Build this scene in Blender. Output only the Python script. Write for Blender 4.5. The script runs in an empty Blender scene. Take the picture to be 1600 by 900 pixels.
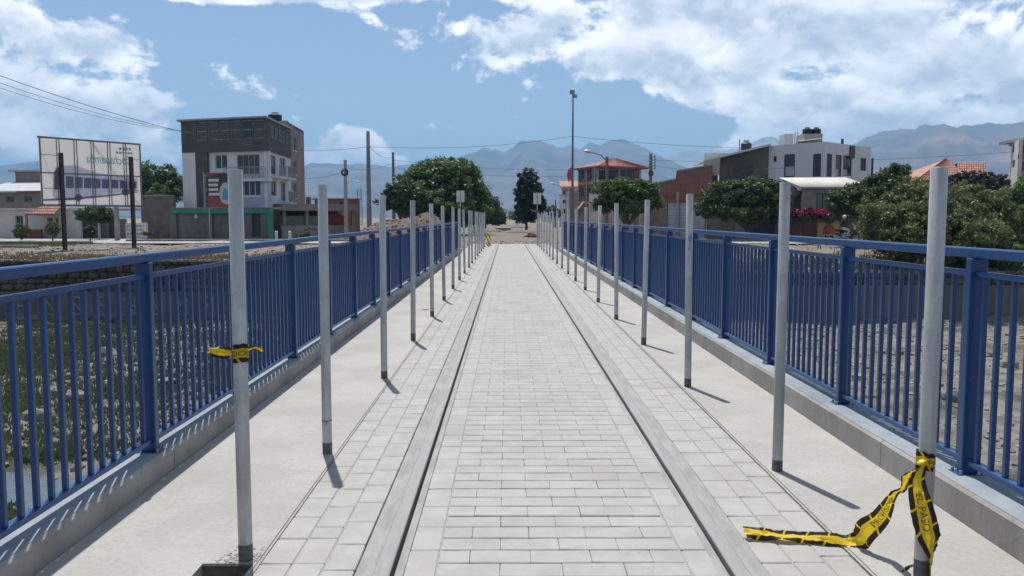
import bpy, bmesh, math, random
import numpy as np
from mathutils import Vector, Matrix, noise as mnoise

scene = bpy.context.scene
C = scene.collection
R = math.radians
random.seed(7)
rng = np.random.default_rng(11)

# ------------------------------------------------------------------ camera
CAM_H = 1.55
FPX, CX, CY = 1300.0, 800.0, 450.0
PITCH = math.atan(111 / FPX)
YAW = math.atan(7 / FPX)
cam_data = bpy.data.cameras.new('camera')
cam_data.sensor_width = 36.0
cam_data.lens = 36.0 * FPX / 1600.0
cam_data.clip_start = 0.05
cam_data.clip_end = 60000.0
cam = bpy.data.objects.new('camera', cam_data)
C.objects.link(cam)
cam.location = (0, 0, CAM_H)
cam.rotation_euler = (math.pi / 2 - PITCH, 0, -YAW)
scene.camera = cam

# ------------------------------------------------------------------ sun, sky, exposure
SUN_VEC = Vector((-0.115, 0.373, 1.0)).normalized()      # towards the sun
sun_data = bpy.data.lights.new('sun', 'SUN')
sun_data.energy = 4.5
sun_data.angle = R(0.53)
sun_data.color = (1.0, 0.96, 0.90)
sun = bpy.data.objects.new('sun', sun_data)
C.objects.link(sun)
sun.rotation_euler = (-SUN_VEC).to_track_quat('-Z', 'Y').to_euler()
sun.location = (0, 0, 40)

scene.view_settings.view_transform = 'Standard'
scene.view_settings.look = 'None'
scene.view_settings.gamma = 1.0
scene.view_settings.exposure = 0.4
scene.view_settings.use_curve_mapping = False
scene.render.engine = 'CYCLES'
scene.cycles.use_denoising = True
scene.cycles.max_bounces = 8
scene.cycles.transparent_max_bounces = 12
scene.cycles.volume_bounces = 0

world = bpy.data.worlds.new('World')
scene.world = world
world.use_nodes = True
wt = world.node_tree
wt.nodes.clear()


class X:
    """a scalar socket with arithmetic"""
    tree = wt

    def __init__(self, s):
        self.s = s

    @staticmethod
    def op(kind, *args, clamp=False):
        n = X.tree.nodes.new('ShaderNodeMath')
        n.operation = kind
        n.use_clamp = clamp
        for i, a in enumerate(args):
            if isinstance(a, X):
                X.tree.links.new(a.s, n.inputs[i])
            else:
                n.inputs[i].default_value = float(a)
        return X(n.outputs[0])

    def __add__(s, o): return X.op('ADD', s, o)
    __radd__ = __add__
    def __sub__(s, o): return X.op('SUBTRACT', s, o)
    def __rsub__(s, o): return X.op('SUBTRACT', o, s)
    def __mul__(s, o): return X.op('MULTIPLY', s, o)
    __rmul__ = __mul__
    def __truediv__(s, o): return X.op('DIVIDE', s, o)

    def step(s, a, b):
        n = X.tree.nodes.new('ShaderNodeMapRange')
        n.interpolation_type = 'SMOOTHSTEP'
        X.tree.links.new(s.s, n.inputs[0])
        n.inputs[1].default_value = a
        n.inputs[2].default_value = b
        return X(n.outputs[0])


def vec(x, y, z):
    n = X.tree.nodes.new('ShaderNodeCombineXYZ')
    for i, a in enumerate((x, y, z)):
        if isinstance(a, X):
            X.tree.links.new(a.s, n.inputs[i])
        else:
            n.inputs[i].default_value = a
    return n.outputs[0]


def fbm(v, scale, detail=6, rough=0.55, dist=0.0, lac=2.0):
    n = X.tree.nodes.new('ShaderNodeTexNoise')
    X.tree.links.new(v, n.inputs['Vector'])
    n.inputs['Scale'].default_value = scale
    n.inputs['Detail'].default_value = detail
    n.inputs['Roughness'].default_value = rough
    n.inputs['Distortion'].default_value = dist
    n.inputs['Lacunarity'].default_value = lac
    return X(n.outputs[0])


def mixc(f, a, b, tree=None):
    t = tree or X.tree
    n = t.nodes.new('ShaderNodeMix')
    n.data_type = 'RGBA'
    t.links.new(f.s if isinstance(f, X) else f, n.inputs[0])
    for i, c in ((6, a), (7, b)):
        if isinstance(c, tuple):
            n.inputs[i].default_value = (*c[:3], 1)
        else:
            t.links.new(c, n.inputs[i])
    return n.outputs[2]


def build_sky():
    tc = wt.nodes.new('ShaderNodeTexCoord')
    sp = wt.nodes.new('ShaderNodeSeparateXYZ')
    wt.links.new(tc.outputs['Generated'], sp.inputs[0])
    dx, dy, dz = (X(sp.outputs[i]) for i in range(3))
    az = X.op('ARCTAN2', dx, dy)
    el = X.op('ARCSINE', dz)
    sky = wt.nodes.new('ShaderNodeTexSky')
    sky.sky_type = 'NISHITA'
    sky.sun_disc = False
    sky.sun_elevation = math.asin(SUN_VEC.z)
    sky.sun_rotation = math.atan2(SUN_VEC.x, SUN_VEC.y)
    sky.altitude = 800
    sky.air_density = 1.0
    sky.dust_density = 1.6
    sky.ozone_density = 1.6
    # cloud banks: azimuth, elevation, half width, half height, weight (radians)
    banks = [
        (0.33, 0.225, 0.34, 0.095, 1.15), (0.14, 0.19, 0.15, 0.05, 1.0), (0.02, 0.205, 0.13, 0.04, 0.85), (0.22, 0.155, 0.12, 0.03, 0.9),
        (0.52, 0.155, 0.22, 0.06, 1.1), (0.36, 0.135, 0.15, 0.035, 1.0), (0.62, 0.235, 0.14, 0.07, 0.8),
        (-0.45, 0.175, 0.07, 0.04, 0.95), (-0.50, 0.115, 0.13, 0.05, 1.1), (-0.42, 0.06, 0.12, 0.04, 0.9),
        (-0.52, 0.20, 0.06, 0.03, 0.7),
        (-0.34, 0.250, 0.16, 0.020, 1.55), (-0.17, 0.258, 0.09, 0.018, 1.35), (-0.05, 0.285, 0.12, 0.03, 0.7),
        (-0.185, 0.085, 0.045, 0.026, 1.0), (-0.235, 0.068, 0.045, 0.018, 0.95), (-0.14, 0.065, 0.03, 0.010, 0.7), (-0.10, 0.105, 0.07, 0.012, 0.42),
        (0.285, 0.085, 0.06, 0.022, 0.8), (0.45, 0.09, 0.22, 0.045, 1.25), (0.02, 0.138, 0.010, 0.006, 0.5),
        (0.24, 0.05, 0.02, 0.008, 0.5),
    ]
    mask = None
    for a, e, sa, se, w in banks:
        u = (az - a) / sa
        v = (el - e) / se
        g = X.op('EXPONENT', (u * u + v * v) * -1.0) * w
        mask = g if mask is None else X.op('SMOOTH_MAX', mask, g, 0.25)
    # the rest of the dome: broken cloud of the same kind
    general = fbm(vec(dx * 1.0, dy * 1.0, dz * 1.6), 2.1, 2, 0.5).step(0.44, 0.66)
    infront = X.op('COSINE', az).step(0.70, 0.84) * (1.0 - el.step(0.30, 0.40))
    mask = mask * infront + general * (1.0 - infront) * 0.9

    def field(d_el):
        q = vec(az, (el + d_el) * 1.45, dz * 0.0)
        big = fbm(q, 8.0, 9, 0.62, 0.25)
        billow = fbm(q, 26.0, 7, 0.56, 0.3)
        return big * 0.78 + billow * 0.22
    f0 = field(0.0)
    f1 = field(0.016)
    dens = mask * 1.15 + (f0 - 0.5) * 3.6 - 0.48
    alpha = dens.step(0.0, 0.30)
    q0 = fbm(vec(az, el * 1.45, 0.3), 13.0, 5, 0.5, 0.2)
    q1 = fbm(vec(az + 0.006, (el + 0.030) * 1.45, 0.3), 13.0, 5, 0.5, 0.2)
    lit = (q0 - q1).step(-0.12, 0.14) * 0.5 + (f0 - f1).step(-0.06, 0.075) * 0.5
    thick = dens.step(0.15, 1.1)
    shade = (lit * 0.95 + 0.05) * (1.0 - thick * 0.42) + (1.0 - thick) * 0.12
    cloud = mixc(shade, (4.9, 5.6, 6.9), (14.2, 14.1, 13.8))
    col = mixc(alpha * 0.96, sky.outputs[0], cloud)
    bg = wt.nodes.new('ShaderNodeBackground')
    wt.links.new(col, bg.inputs[0])
    bg.inputs[1].default_value = 0.09
    out = wt.nodes.new('ShaderNodeOutputWorld')
    wt.links.new(bg.outputs[0], out.inputs[0])


build_sky()

# ------------------------------------------------------------------ from photograph rows and columns to places on site
_f = Vector((math.sin(YAW) * math.cos(PITCH), math.cos(YAW) * math.cos(PITCH), -math.sin(PITCH)))
_r = Vector((math.cos(YAW), -math.sin(YAW), 0))
_u = _r.cross(_f)
CAM = Vector((0, 0, CAM_H))


def ray(px, py):
    return _f + _r * ((px - CX) / FPX) + _u * ((CY - py) / FPX)


def at(px, py, Y):
    d = ray(px, py)
    return CAM + d * (Y / d.y)


def gp(px, py, z=0.0):
    d = ray(px, py)
    return CAM + d * ((z - CAM_H) / d.z)


# ------------------------------------------------------------------ materials
MATS = {}


def nodes_of(m):
    m.use_nodes = True
    t = m.node_tree
    return t, t.nodes['Principled BSDF']


def M(name, c1, c2=None, scale=3.0, rough=0.8, bump=0.0, bscale=None, metal=0.0, detail=6, c3=None, vary=0.0,
      stretch=(1, 1, 1), spec=0.4, lo=0.35, hi=0.65, fine=0.0):
    """world-space noise between two (three) colours, fine relief, per-piece variation"""
    if name in MATS:
        return MATS[name]
    m = bpy.data.materials.new(name)
    t, b = nodes_of(m)
    X.tree = t
    geo = t.nodes.new('ShaderNodeNewGeometry')
    mp = t.nodes.new('ShaderNodeMapping')
    t.links.new(geo.outputs['Position'], mp.inputs[0])
    mp.inputs['Scale'].default_value = stretch
    v = mp.outputs[0]
    c2 = c2 or c1
    n1 = fbm(v, scale, detail, 0.6)
    col = mixc(n1.step(lo, hi), c1, c2)
    if c3:
        n3 = fbm(v, scale * 0.23, 4, 0.6)
        col = mixc(n3.step(0.5, 0.68), col, c3)
    if fine:
        n4 = fbm(v, scale * 40, 3, 0.7)
        hs = t.nodes.new('ShaderNodeHueSaturation')
        t.links.new(col, hs.inputs['Color'])
        t.links.new(((n4 - 0.5) * (2 * fine) + 1.0).s, hs.inputs['Value'])
        col = hs.outputs[0]
    if vary:
        oi = t.nodes.new('ShaderNodeObjectInfo')
        rnd = X.op('FRACT', X(oi.outputs['Random']) * 7.13 + X(geo.outputs['Random Per Island']) * 3.37)
        hs = t.nodes.new('ShaderNodeHueSaturation')
        t.links.new(col, hs.inputs['Color'])
        t.links.new(((rnd - 0.5) * (2 * vary) + 1.0).s, hs.inputs['Value'])
        col = hs.outputs[0]
    t.links.new(col, b.inputs['Base Color'])
    b.inputs['Roughness'].default_value = rough
    b.inputs['Metallic'].default_value = metal
    b.inputs['Specular IOR Level'].default_value = spec
    if bump:
        bn = fbm(v, bscale or scale * 6, 8, 0.65)
        bp = t.nodes.new('ShaderNodeBump')
        bp.inputs['Strength'].default_value = 1.0
        bp.inputs['Distance'].default_value = bump
        t.links.new(bn.s, bp.inputs['Height'])
        t.links.new(bp.outputs[0], b.inputs['Normal'])
    MATS[name] = m
    return m


def leaf_mat(name, c1, c2, trans=0.35):
    if name in MATS:
        return MATS[name]
    m = bpy.data.materials.new(name)
    t, b = nodes_of(m)
    X.tree = t
    geo = t.nodes.new('ShaderNodeNewGeometry')
    rnd = X(geo.outputs['Random Per Island'])
    n = fbm(geo.outputs['Position'], 0.9, 3, 0.5)
    col = mixc(X.op('MULTIPLY_ADD', rnd, 0.6, n * 0.8 - 0.2, clamp=True), c1, c2)
    t.links.new(col, b.inputs['Base Color'])
    b.inputs['Roughness'].default_value = 0.5
    b.inputs['Specular IOR Level'].default_value = 0.35
    tr = t.nodes.new('ShaderNodeBsdfTranslucent')
    t.links.new(col, tr.inputs[0])
    mx = t.nodes.new('ShaderNodeMixShader')
    mx.inputs[0].default_value = trans
    t.links.new(b.outputs[0], mx.inputs[1])
    t.links.new(tr.outputs[0], mx.inputs[2])
    t.links.new(mx.outputs[0], t.nodes['Material Output'].inputs[0])
    MATS[name] = m
    return m


def brickwork(name, c1, c2, mortar, sx=0.28, sy=0.1, axis='x'):
    """masonry too far away to show single bricks"""
    if name in MATS:
        return MATS[name]
    m = bpy.data.materials.new(name)
    t, b = nodes_of(m)
    X.tree = t
    geo = t.nodes.new('ShaderNodeNewGeometry')
    sp = t.nodes.new('ShaderNodeSeparateXYZ')
    t.links.new(geo.outputs['Position'], sp.inputs[0])
    v = vec(X(sp.outputs[0]) + X(sp.outputs[1]), X(sp.outputs[2]), 0.0)
    br = t.nodes.new('ShaderNodeTexBrick')
    t.links.new(v, br.inputs['Vector'])
    br.inputs['Color1'].default_value = (*c1, 1)
    br.inputs['Color2'].default_value = (*c2, 1)
    br.inputs['Mortar'].default_value = (*mortar, 1)
    br.inputs['Scale'].default_value = 1.0
    br.inputs['Brick Width'].default_value = sx
    br.inputs['Row Height'].default_value = sy
    br.inputs['Mortar Size'].default_value = 0.012
    n = fbm(geo.outputs['Position'], 0.8, 6, 0.6)
    col = mixc(n.step(0.4, 0.7) * 0.35, br.outputs[0], tuple(x * 0.55 for x in c1))
    t.links.new(col, b.inputs['Base Color'])
    b.inputs['Roughness'].default_value = 0.9
    MATS[name] = m
    return m


def add_cracks(m, scale, width, depth, cover):
    """hairline cracks and scuffs with a shape of their own"""
    t = m.node_tree
    X.tree = t
    b = t.nodes['Principled BSDF']
    src = b.inputs['Base Color'].links[0].from_socket
    geo = t.nodes.new('ShaderNodeNewGeometry')
    n = fbm(geo.outputs['Position'], scale, 5, 0.6, 0.6)
    line = 1.0 - X.op('ABSOLUTE', n - 0.5).step(0.0, width)
    msk = fbm(geo.outputs['Position'], scale * 0.45, 3, 0.5).step(cover - 0.16, cover)
    blot = fbm(geo.outputs['Position'], scale * 0.9, 6, 0.7).step(0.60, 0.78)
    col = mixc(X.op('MAXIMUM', line * msk * depth, blot * depth * 0.28), src, (0.10, 0.095, 0.085))
    t.links.new(col, b.inputs['Base Color'])


def speckle(m, scale, cut, colour):
    """small chips and spots"""
    t = m.node_tree
    X.tree = t
    b = t.nodes['Principled BSDF']
    src = b.inputs['Base Color'].links[0].from_socket
    geo = t.nodes.new('ShaderNodeNewGeometry')
    f = fbm(geo.outputs['Position'], scale, 3, 0.6).step(cut - 0.03, cut + 0.02)
    t.links.new(mixc(f * 0.8, src, colour), b.inputs['Base Color'])


def glass_mat():
    m = bpy.data.materials.new('window_glass')
    t, b = nodes_of(m)
    b.inputs['Base Color'].default_value = (0.015, 0.018, 0.022, 1)
    b.inputs['Roughness'].default_value = 0.08
    b.inputs['Specular IOR Level'].default_value = 0.6
    MATS['glass'] = m
    return m


# ------------------------------------------------------------------ objects
def tag(o, label=None, cat=None, group=None, kind=None):
    if label: o['label'] = label
    if cat: o['category'] = cat
    if group: o['group'] = group
    if kind: o['kind'] = kind
    return o


WORLD = {}


def place(o, parent):
    if parent is not None:
        o.parent = parent
        L = WORLD.get(parent.name, Vector((0, 0, 0)))
        o.matrix_parent_inverse = Matrix.Translation(-L)
    return o


def thing(name, label, cat, loc=(0, 0, 0), group=None):
    o = bpy.data.objects.new(name, None)
    o.empty_display_size = 0.2
    C.objects.link(o)
    o.location = loc
    WORLD[o.name] = Vector(loc)
    return tag(o, label, cat, group)


def mesh_from(name, v, f, mats, mi=None, smooth=False, uv=None):
    me = bpy.data.meshes.new(name)
    me.from_pydata([tuple(p) for p in v], [], [tuple(q) for q in f])
    for m in (mats if isinstance(mats, (list, tuple)) else [mats]):
        me.materials.append(m)
    if mi is not None and len(mi):
        me.polygons.foreach_set('material_index', mi)
    if smooth:
        me.polygons.foreach_set('use_smooth', [True] * len(me.polygons))
    if uv is not None:
        l = me.uv_layers.new(name='UVMap')
        l.data.foreach_set('uv', np.array([uv[i] for q in f for i in q], dtype=np.float32).ravel())
    me.update()
    return me


class MB:
    """collects shapes of ONE piece in world coordinates"""

    def __init__(s):
        s.v, s.f = [], []

    def add(s, vs, fs):
        o = len(s.v)
        s.v += [Vector(p) for p in vs]
        s.f += [tuple(i + o for i in q) for q in fs]
        return s

    def box(s, x0, x1, y0, y1, z0, z1):
        vs = [(x0, y0, z0), (x1, y0, z0), (x1, y1, z0), (x0, y1, z0), (x0, y0, z1), (x1, y0, z1), (x1, y1, z1), (x0, y1, z1)]
        return s.add(vs, [(0, 3, 2, 1), (4, 5, 6, 7), (0, 1, 5, 4), (1, 2, 6, 5), (2, 3, 7, 6), (3, 0, 4, 7)])

    def bbox(s, x0, x1, y0, y1, z0, z1, b=0.006):
        """box with chamfered edges"""
        vs = []
        for (x, sx) in ((x0, 1), (x1, -1)):
            for (y, sy) in ((y0, 1), (y1, -1)):
                for (z, sz) in ((z0, 1), (z1, -1)):
                    vs += [(x, y + sy * b, z + sz * b), (x + sx * b, y, z + sz * b), (x + sx * b, y + sy * b, z)]
        I = lambda i, j, k, a: ((i * 2 + j) * 2 + k) * 3 + a
        fs = []
        for i in (0, 1):
            q = [I(i, 0, 0, 0), I(i, 1, 0, 0), I(i, 1, 1, 0), I(i, 0, 1, 0)]
            fs.append(q if i else q[::-1])
            q = [I(0, i, 0, 1), I(1, i, 0, 1), I(1, i, 1, 1), I(0, i, 1, 1)]
            fs.append(q[::-1] if i else q)
            q = [I(0, 0, i, 2), I(1, 0, i, 2), I(1, 1, i, 2), I(0, 1, i, 2)]
            fs.append(q if i else q[::-1])
        for i in (0, 1):
            for j in (0, 1):
                fs.append([I(i, j, 0, 0), I(i, j, 1, 0), I(i, j, 1, 1), I(i, j, 0, 1)])
                fs.append([I(i, 0, j, 0), I(i, 1, j, 0), I(i, 1, j, 2), I(i, 0, j, 2)])
                fs.append([I(0, i, j, 1), I(1, i, j, 1), I(1, i, j, 2), I(0, i, j, 2)])
                for k in (0, 1):
                    fs.append([I(i, j, k, 0), I(i, j, k, 1), I(i, j, k, 2)])
        return s.add(vs, fs)

    def tube(s, pts, r, n=8, caps=True):
        pts = [Vector(p) for p in pts]
        rs = r if isinstance(r, (list, tuple)) else [r] * len(pts)
        vs, fs = [], []
        ref = None
        for i, p in enumerate(pts):
            d = (pts[min(i + 1, len(pts) - 1)] - pts[max(i - 1, 0)])
            d = d.normalized() if d.length > 1e-9 else Vector((0, 0, 1))
            if ref is None:
                ref = Vector((1, 0, 0)) if abs(d.x) < 0.9 else Vector((0, 1, 0))
            a = (ref - d * ref.dot(d)).normalized()
            ref = a
            b = d.cross(a)
            for k in range(n):
                t = 2 * math.pi * k / n
                vs.append(p + (a * math.cos(t) + b * math.sin(t)) * rs[i])
        for i in range(len(pts) - 1):
            for k in range(n):
                k2 = (k + 1) % n
                fs.append((i * n + k, i * n + k2, (i + 1) * n + k2, (i + 1) * n + k))
        if caps:
            fs.append(tuple(range(n))[::-1])
            fs.append(tuple((len(pts) - 1) * n + k for k in range(n)))
        return s.add(vs, fs)

    def cyl(s, x, y, z0, z1, r, r1=None, n=16):
        return s.tube([(x, y, z0), (x, y, z1)], [r, r if r1 is None else r1], n)

    def lathe(s, x, y, prof, n=20):
        """profile of (radius, z)"""
        return s.tube([(x, y, z) for _, z in prof], [rr for rr, _ in prof], n)

    def prism(s, poly, axis_vec, length):
        """polygon (3D points) extruded by a vector"""
        a = [Vector(p) for p in poly]
        e = Vector(axis_vec).normalized() * length
        n = len(a)
        fs = [tuple(range(n))[::-1], tuple(range(n, 2 * n))] + [(i, (i + 1) % n, n + (i + 1) % n, n + i) for i in range(n)]
        return s.add(a + [p + e for p in a], fs)

    def ball(s, c, rx, ry=None, rz=None, nu=12, nv=8, jitter=0.0):
        ry = ry or rx
        rz = rz or rx
        vs, fs = [], []
        for j in range(nv + 1):
            th = math.pi * j / nv
            for i in range(nu):
                ph = 2 * math.pi * i / nu
                k = 1 + random.uniform(-jitter, jitter)
                vs.append((c[0] + rx * k * math.sin(th) * math.cos(ph), c[1] + ry * k * math.sin(th) * math.sin(ph), c[2] + rz * k * math.cos(th)))
        for j in range(nv):
            for i in range(nu):
                i2 = (i + 1) % nu
                fs.append((j * nu + i, (j + 1) * nu + i, (j + 1) * nu + i2, j * nu + i2))
        return s.add(vs, fs)

    def build(s, name, mat, parent=None, smooth=False, recalc=True):
        me = mesh_from(name, s.v, s.f, mat, smooth=smooth)
        if recalc:
            bm = bmesh.new()
            bm.from_mesh(me)
            bmesh.ops.recalc_face_normals(bm, faces=bm.faces)
            bm.to_mesh(me)
            bm.free()
        if smooth == 'auto':
            me.polygons.foreach_set('use_smooth', [True] * len(me.polygons))
            me.set_sharp_from_angle(angle=R(38))
        o = bpy.data.objects.new(name, me)
        C.objects.link(o)
        if parent is None:
            co = np.array([tuple(p) for p in s.v])
            L = Vector(((co[:, 0].min() + co[:, 0].max()) / 2, (co[:, 1].min() + co[:, 1].max()) / 2, co[:, 2].min()))
            me.transform(Matrix.Translation(-L))
            o.location = L
            WORLD[o.name] = L
        return place(o, parent)


def struct(name, mb, mat, **k):
    return tag(mb.build(name, mat, None, **k), kind='structure')


def copy_tree(o, parent=None):
    c = o.copy()
    C.objects.link(c)
    if parent is not None:
        c.parent = parent
    for ch in list(o.children):
        copy_tree(ch, c)
    return c


def text_mesh(body, size=1.0, shear=0.0, bold=0.0):
    cu = bpy.data.curves.new('lettering', 'FONT')
    cu.body = body
    cu.size = size
    cu.shear = shear
    cu.offset = bold
    cu.resolution_u = 3
    o = bpy.data.objects.new('lettering', cu)
    C.objects.link(o)
    dg = bpy.context.evaluated_depsgraph_get()
    me = bpy.data.meshes.new_from_object(o.evaluated_get(dg))
    v = [Vector(p.co) for p in me.vertices]
    f = [tuple(p.vertices) for p in me.polygons]
    bpy.data.objects.remove(o)
    bpy.data.meshes.remove(me)
    bpy.data.curves.remove(cu)
    return v, f


def nz(x, y, s, seed=0.0):
    return mnoise.noise(Vector((x * s + seed * 3.1, y * s - seed * 1.7, seed)))


def fb(x, y, s, seed=0.0, o=4):
    return mnoise.fractal(Vector((x * s + seed * 3.1, y * s - seed * 1.7, seed)), 1.0, 2.0, o)

# ------------------------------------------------------------------ ground, river bed, water
BED = -3.1
BANK = 37.0


def sm(a, b, x):
    t = min(1, max(0, (x - a) / (b - a)))
    return t * t * (3 - 2 * t)


def ground_z(x, y):
    if y > BANK:
        edge = -0.38 if x < 0 else -0.88
        z = edge + (-0.2 - edge) * sm(BANK, 46.0 if x < 0 else 52.0, y)
        z += 0.10 * fb(x, y, 0.35, 2) * sm(160, 60, y)
        if abs(x - 0.2) < 12:
            k = sm(10.0, 3.0, abs(x - 0.2)) * sm(BANK, 42, y) * sm(200, 70, y)
            z = z * (1 - k) + (-0.06 + 0.03 * nz(x, y, 0.8, 3)) * k
        if y > 1500:
            z -= (y - 1500) * 0.004
        return z
    if y < -9.0:
        return -0.2
    z = BED + 0.18 * fb(x, y, 0.25, 5) + 0.07 * fb(x, y, 1.3, 6)
    # gravel bar on the right, channel of the stream on the left
    z += 0.35 * sm(4, 12, x) * sm(36, 20, y) * (0.5 + 0.5 * nz(x, y, 0.15, 9))
    if x < -3:
        cy = 14.8 + 0.6 * math.sin(x * 0.3)
        z -= 0.42 * math.exp(-((y - cy) / 1.15) ** 2) * sm(-5.2, -7.2, x)
    z += 0.7 * sm(35.2, 37.0, y) * (0.5 + nz(x, y, 0.5, 4))
    return z


def spread(a, b, n, p=2.2):
    return [a + (b - a) * (i / n) ** p for i in range(1, n + 1)]


xs = [i * 0.5 for i in range(-90, 91)]
xs = [-v for v in spread(45, 13500, 22, 3)][::-1] + xs + spread(45, 13500, 22, 3)
ys = [-v for v in spread(9.0, 3000, 10, 3)][::-1] + [-9.0, -8.99] + [-8.5 + i * 0.5 for i in range(0, 91)] + [36.99, 37.0, 37.01]
ys += [37.5 + i * 0.75 for i in range(0, 120)]
ys += spread(126.8, 13500, 26, 3)
gv, gf, gmi = [], [], []
for y in ys:
    for x in xs:
        gv.append((x, y, ground_z(x, y)))
nx = len(xs)
for j in range(len(ys) - 1):
    for i in range(nx - 1):
        gf.append((j * nx + i, j * nx + i + 1, (j + 1) * nx + i + 1, (j + 1) * nx + i))
        ym = (ys[j] + ys[j + 1]) / 2
        gmi.append(0 if -9 < ym < 37 else (1 if ym < 200 else 2))
m_bed = M('river_gravel', (0.10, 0.09, 0.077), (0.185, 0.168, 0.146), 1.6, 0.95, 0.02, 14.0, c3=(0.042, 0.043, 0.028), fine=0.45)
m_dirt = M('bank_dirt', (0.125, 0.102, 0.085), (0.19, 0.163, 0.140), 0.9, 0.95, 0.04, 7.0, c3=(0.135, 0.112, 0.075), fine=0.25)
m_valley = M('valley_floor', (0.10, 0.11, 0.06), (0.26, 0.22, 0.17), 0.012, 0.95, c3=(0.07, 0.09, 0.05))
gme = mesh_from('ground', gv, gf, [m_bed, m_dirt, m_valley], gmi, smooth=True)
go = bpy.data.objects.new('ground', gme)
C.objects.link(go)
tag(go, kind='structure')

# stream in the channel on the left
m_water = bpy.data.materials.new('stream_water')
t, b = nodes_of(m_water)
X.tree = t
b.inputs['Base Color'].default_value = (0.10, 0.13, 0.15, 1)
b.inputs['Roughness'].default_value = 0.12
b.inputs['IOR'].default_value = 1.33
geo = t.nodes.new('ShaderNodeNewGeometry')
bp = t.nodes.new('ShaderNodeBump')
bp.inputs['Distance'].default_value = 0.05
t.links.new(fbm(geo.outputs['Position'], 5.0, 5, 0.6).s, bp.inputs['Height'])
t.links.new(bp.outputs[0], b.inputs['Normal'])
w = MB()
wx = [-45 + i * 0.5 for i in range(83)]
vs = []
for x in wx:
    cy = 14.8 + 0.6 * math.sin(x * 0.3)
    hw = 1.25 * sm(-5.6, -7.4, x) + 0.25 * nz(x, 0, 0.6, 8)
    vs += [(x, cy - hw - 0.3, BED - 0.17), (x, cy + hw + 0.3, BED - 0.17)]
w.add(vs, [(2 * i, 2 * i + 2, 2 * i + 3, 2 * i + 1) for i in range(len(wx) - 1)])
struct('water', w, m_water)

# loose stones over the bed and the banks: nobody could count them
ico_v, ico_f = [], []
bm = bmesh.new()
bmesh.ops.create_icosphere(bm, subdivisions=1, radius=1.0)
ico_v = np.array([v.co[:] for v in bm.verts])
ico_f = np.array([[v.index for v in f.verts] for f in bm.faces])
bm.free()


def stones(name, spots, mat):
    V, F = [], []
    n0 = len(ico_v)
    for i, (x, y, z, s) in enumerate(spots):
        sc = s * rng.uniform(0.6, 1.25, 3) * np.array([1, 1, 0.65])
        a = rng.uniform(0, 6.28)
        p = ico_v * (1 + rng.uniform(-0.2, 0.2, (n0, 1))) * sc
        rot = np.array([[math.cos(a), -math.sin(a), 0], [math.sin(a), math.cos(a), 0], [0, 0, 1]])
        V.append(p @ rot.T + np.array([x, y, z]))
        F.append(ico_f + i * n0)
    me = mesh_from(name, np.concatenate(V).tolist(), np.concatenate(F).tolist(), mat)
    o = bpy.data.objects.new(name, me)
    C.objects.link(o)
    return o


m_stone = M('river_stone', (0.13, 0.12, 0.107), (0.25, 0.235, 0.21), 2.5, 0.9, 0.01, 20, vary=0.35)
sp = []
while len(sp) < 9000:
    x = random.uniform(-30, 30)
    y = random.uniform(3, 36.5)
    if abs(x) < 2.3 or abs(x) > 3 + y * 0.75:
        continue
    if x < 0 and random.random() < 0.65 and nz(x, y, 0.2, 1) < 0.25:
        continue
    if nz(x, y, 0.35, 14) + 0.5 * nz(x, y, 1.1, 15) < -0.05 and random.random() < 0.8:
        continue
    s = 0.02 + 0.13 * random.random() ** 5
    sp.append((x, y, ground_z(x, y) + s * 0.02, s))
tag(stones('gravel', sp, m_stone), 'loose grey gravel and small stones lying over the river bed', 'gravel', kind='stuff')
sp = []
while len(sp) < 2600:
    x = random.uniform(-30, 30)
    y = random.uniform(37.4, 56)
    if -3.3 < x < 3.8 and y < 48.3:
        continue
    s = 0.025 + 0.10 * random.random() ** 3
    sp.append((x, y, ground_z(x, y) + s * 0.2, s))
tag(stones('rubble', sp, M('bank_rubble', (0.17, 0.15, 0.132), (0.28, 0.25, 0.225), 2.5, 0.9, 0.01, 20, vary=0.3)),
    'broken rubble strewn over the dirt on the far bank', 'rubble', kind='stuff')

# a few boulders that stand out
PL_ = ['nearest the camera', 'second nearest the camera', 'third from the camera', 'fourth from the camera', 'farthest from the camera']
count_ = {}
for i, (px, py) in enumerate(sorted([(165, 560), (118, 625), (262, 600), (1488, 640), (1540, 560), (1575, 585), (1400, 560), (1340, 600), (60, 655), (300, 560)], key=lambda q: -q[1])):
    p = gp(px, py, BED)
    m_ = MB()
    m_.ball((p.x, p.y, ground_z(p.x, p.y) + 0.05), random.uniform(0.22, 0.42), random.uniform(0.2, 0.35), random.uniform(0.14, 0.25), 9, 6, 0.16)
    side = 'grassy left' if p.x < 0 else 'stony right'
    tag(m_.build('boulder', m_stone, smooth=False), 'grey boulder in the %s half of the bed, %s' % (side, PL_[count_.setdefault(side, 0)]), 'boulder', 'boulders in the %s half of the bed' % side)
    count_[side] += 1


def blades(name, spots, mat, h=0.18, w=0.02, per=6, spread_r=0.09, lean=0.5):
    V, F = [], []
    k = 0
    for (x, y, z, s) in spots:
        for _ in range(per):
            a = random.uniform(0, 6.28)
            r_ = random.uniform(0, spread_r) * s
            bx_, by_ = x + r_ * math.cos(a), y + r_ * math.sin(a)
            hh = h * s * random.uniform(0.5, 1.2)
            lx, ly = random.uniform(-lean, lean) * hh, random.uniform(-lean, lean) * hh
            b_ = random.uniform(0, 3.14)
            ux, uy = math.cos(b_) * w * s, math.sin(b_) * w * s
            V += [(bx_ - ux, by_ - uy, z - 0.02), (bx_ + ux, by_ + uy, z - 0.02), (bx_ + lx, by_ + ly, z + hh)]
            F.append((k, k + 1, k + 2))
            k += 3
    o = bpy.data.objects.new(name, mesh_from(name, V, F, mat))
    C.objects.link(o)
    return o


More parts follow.
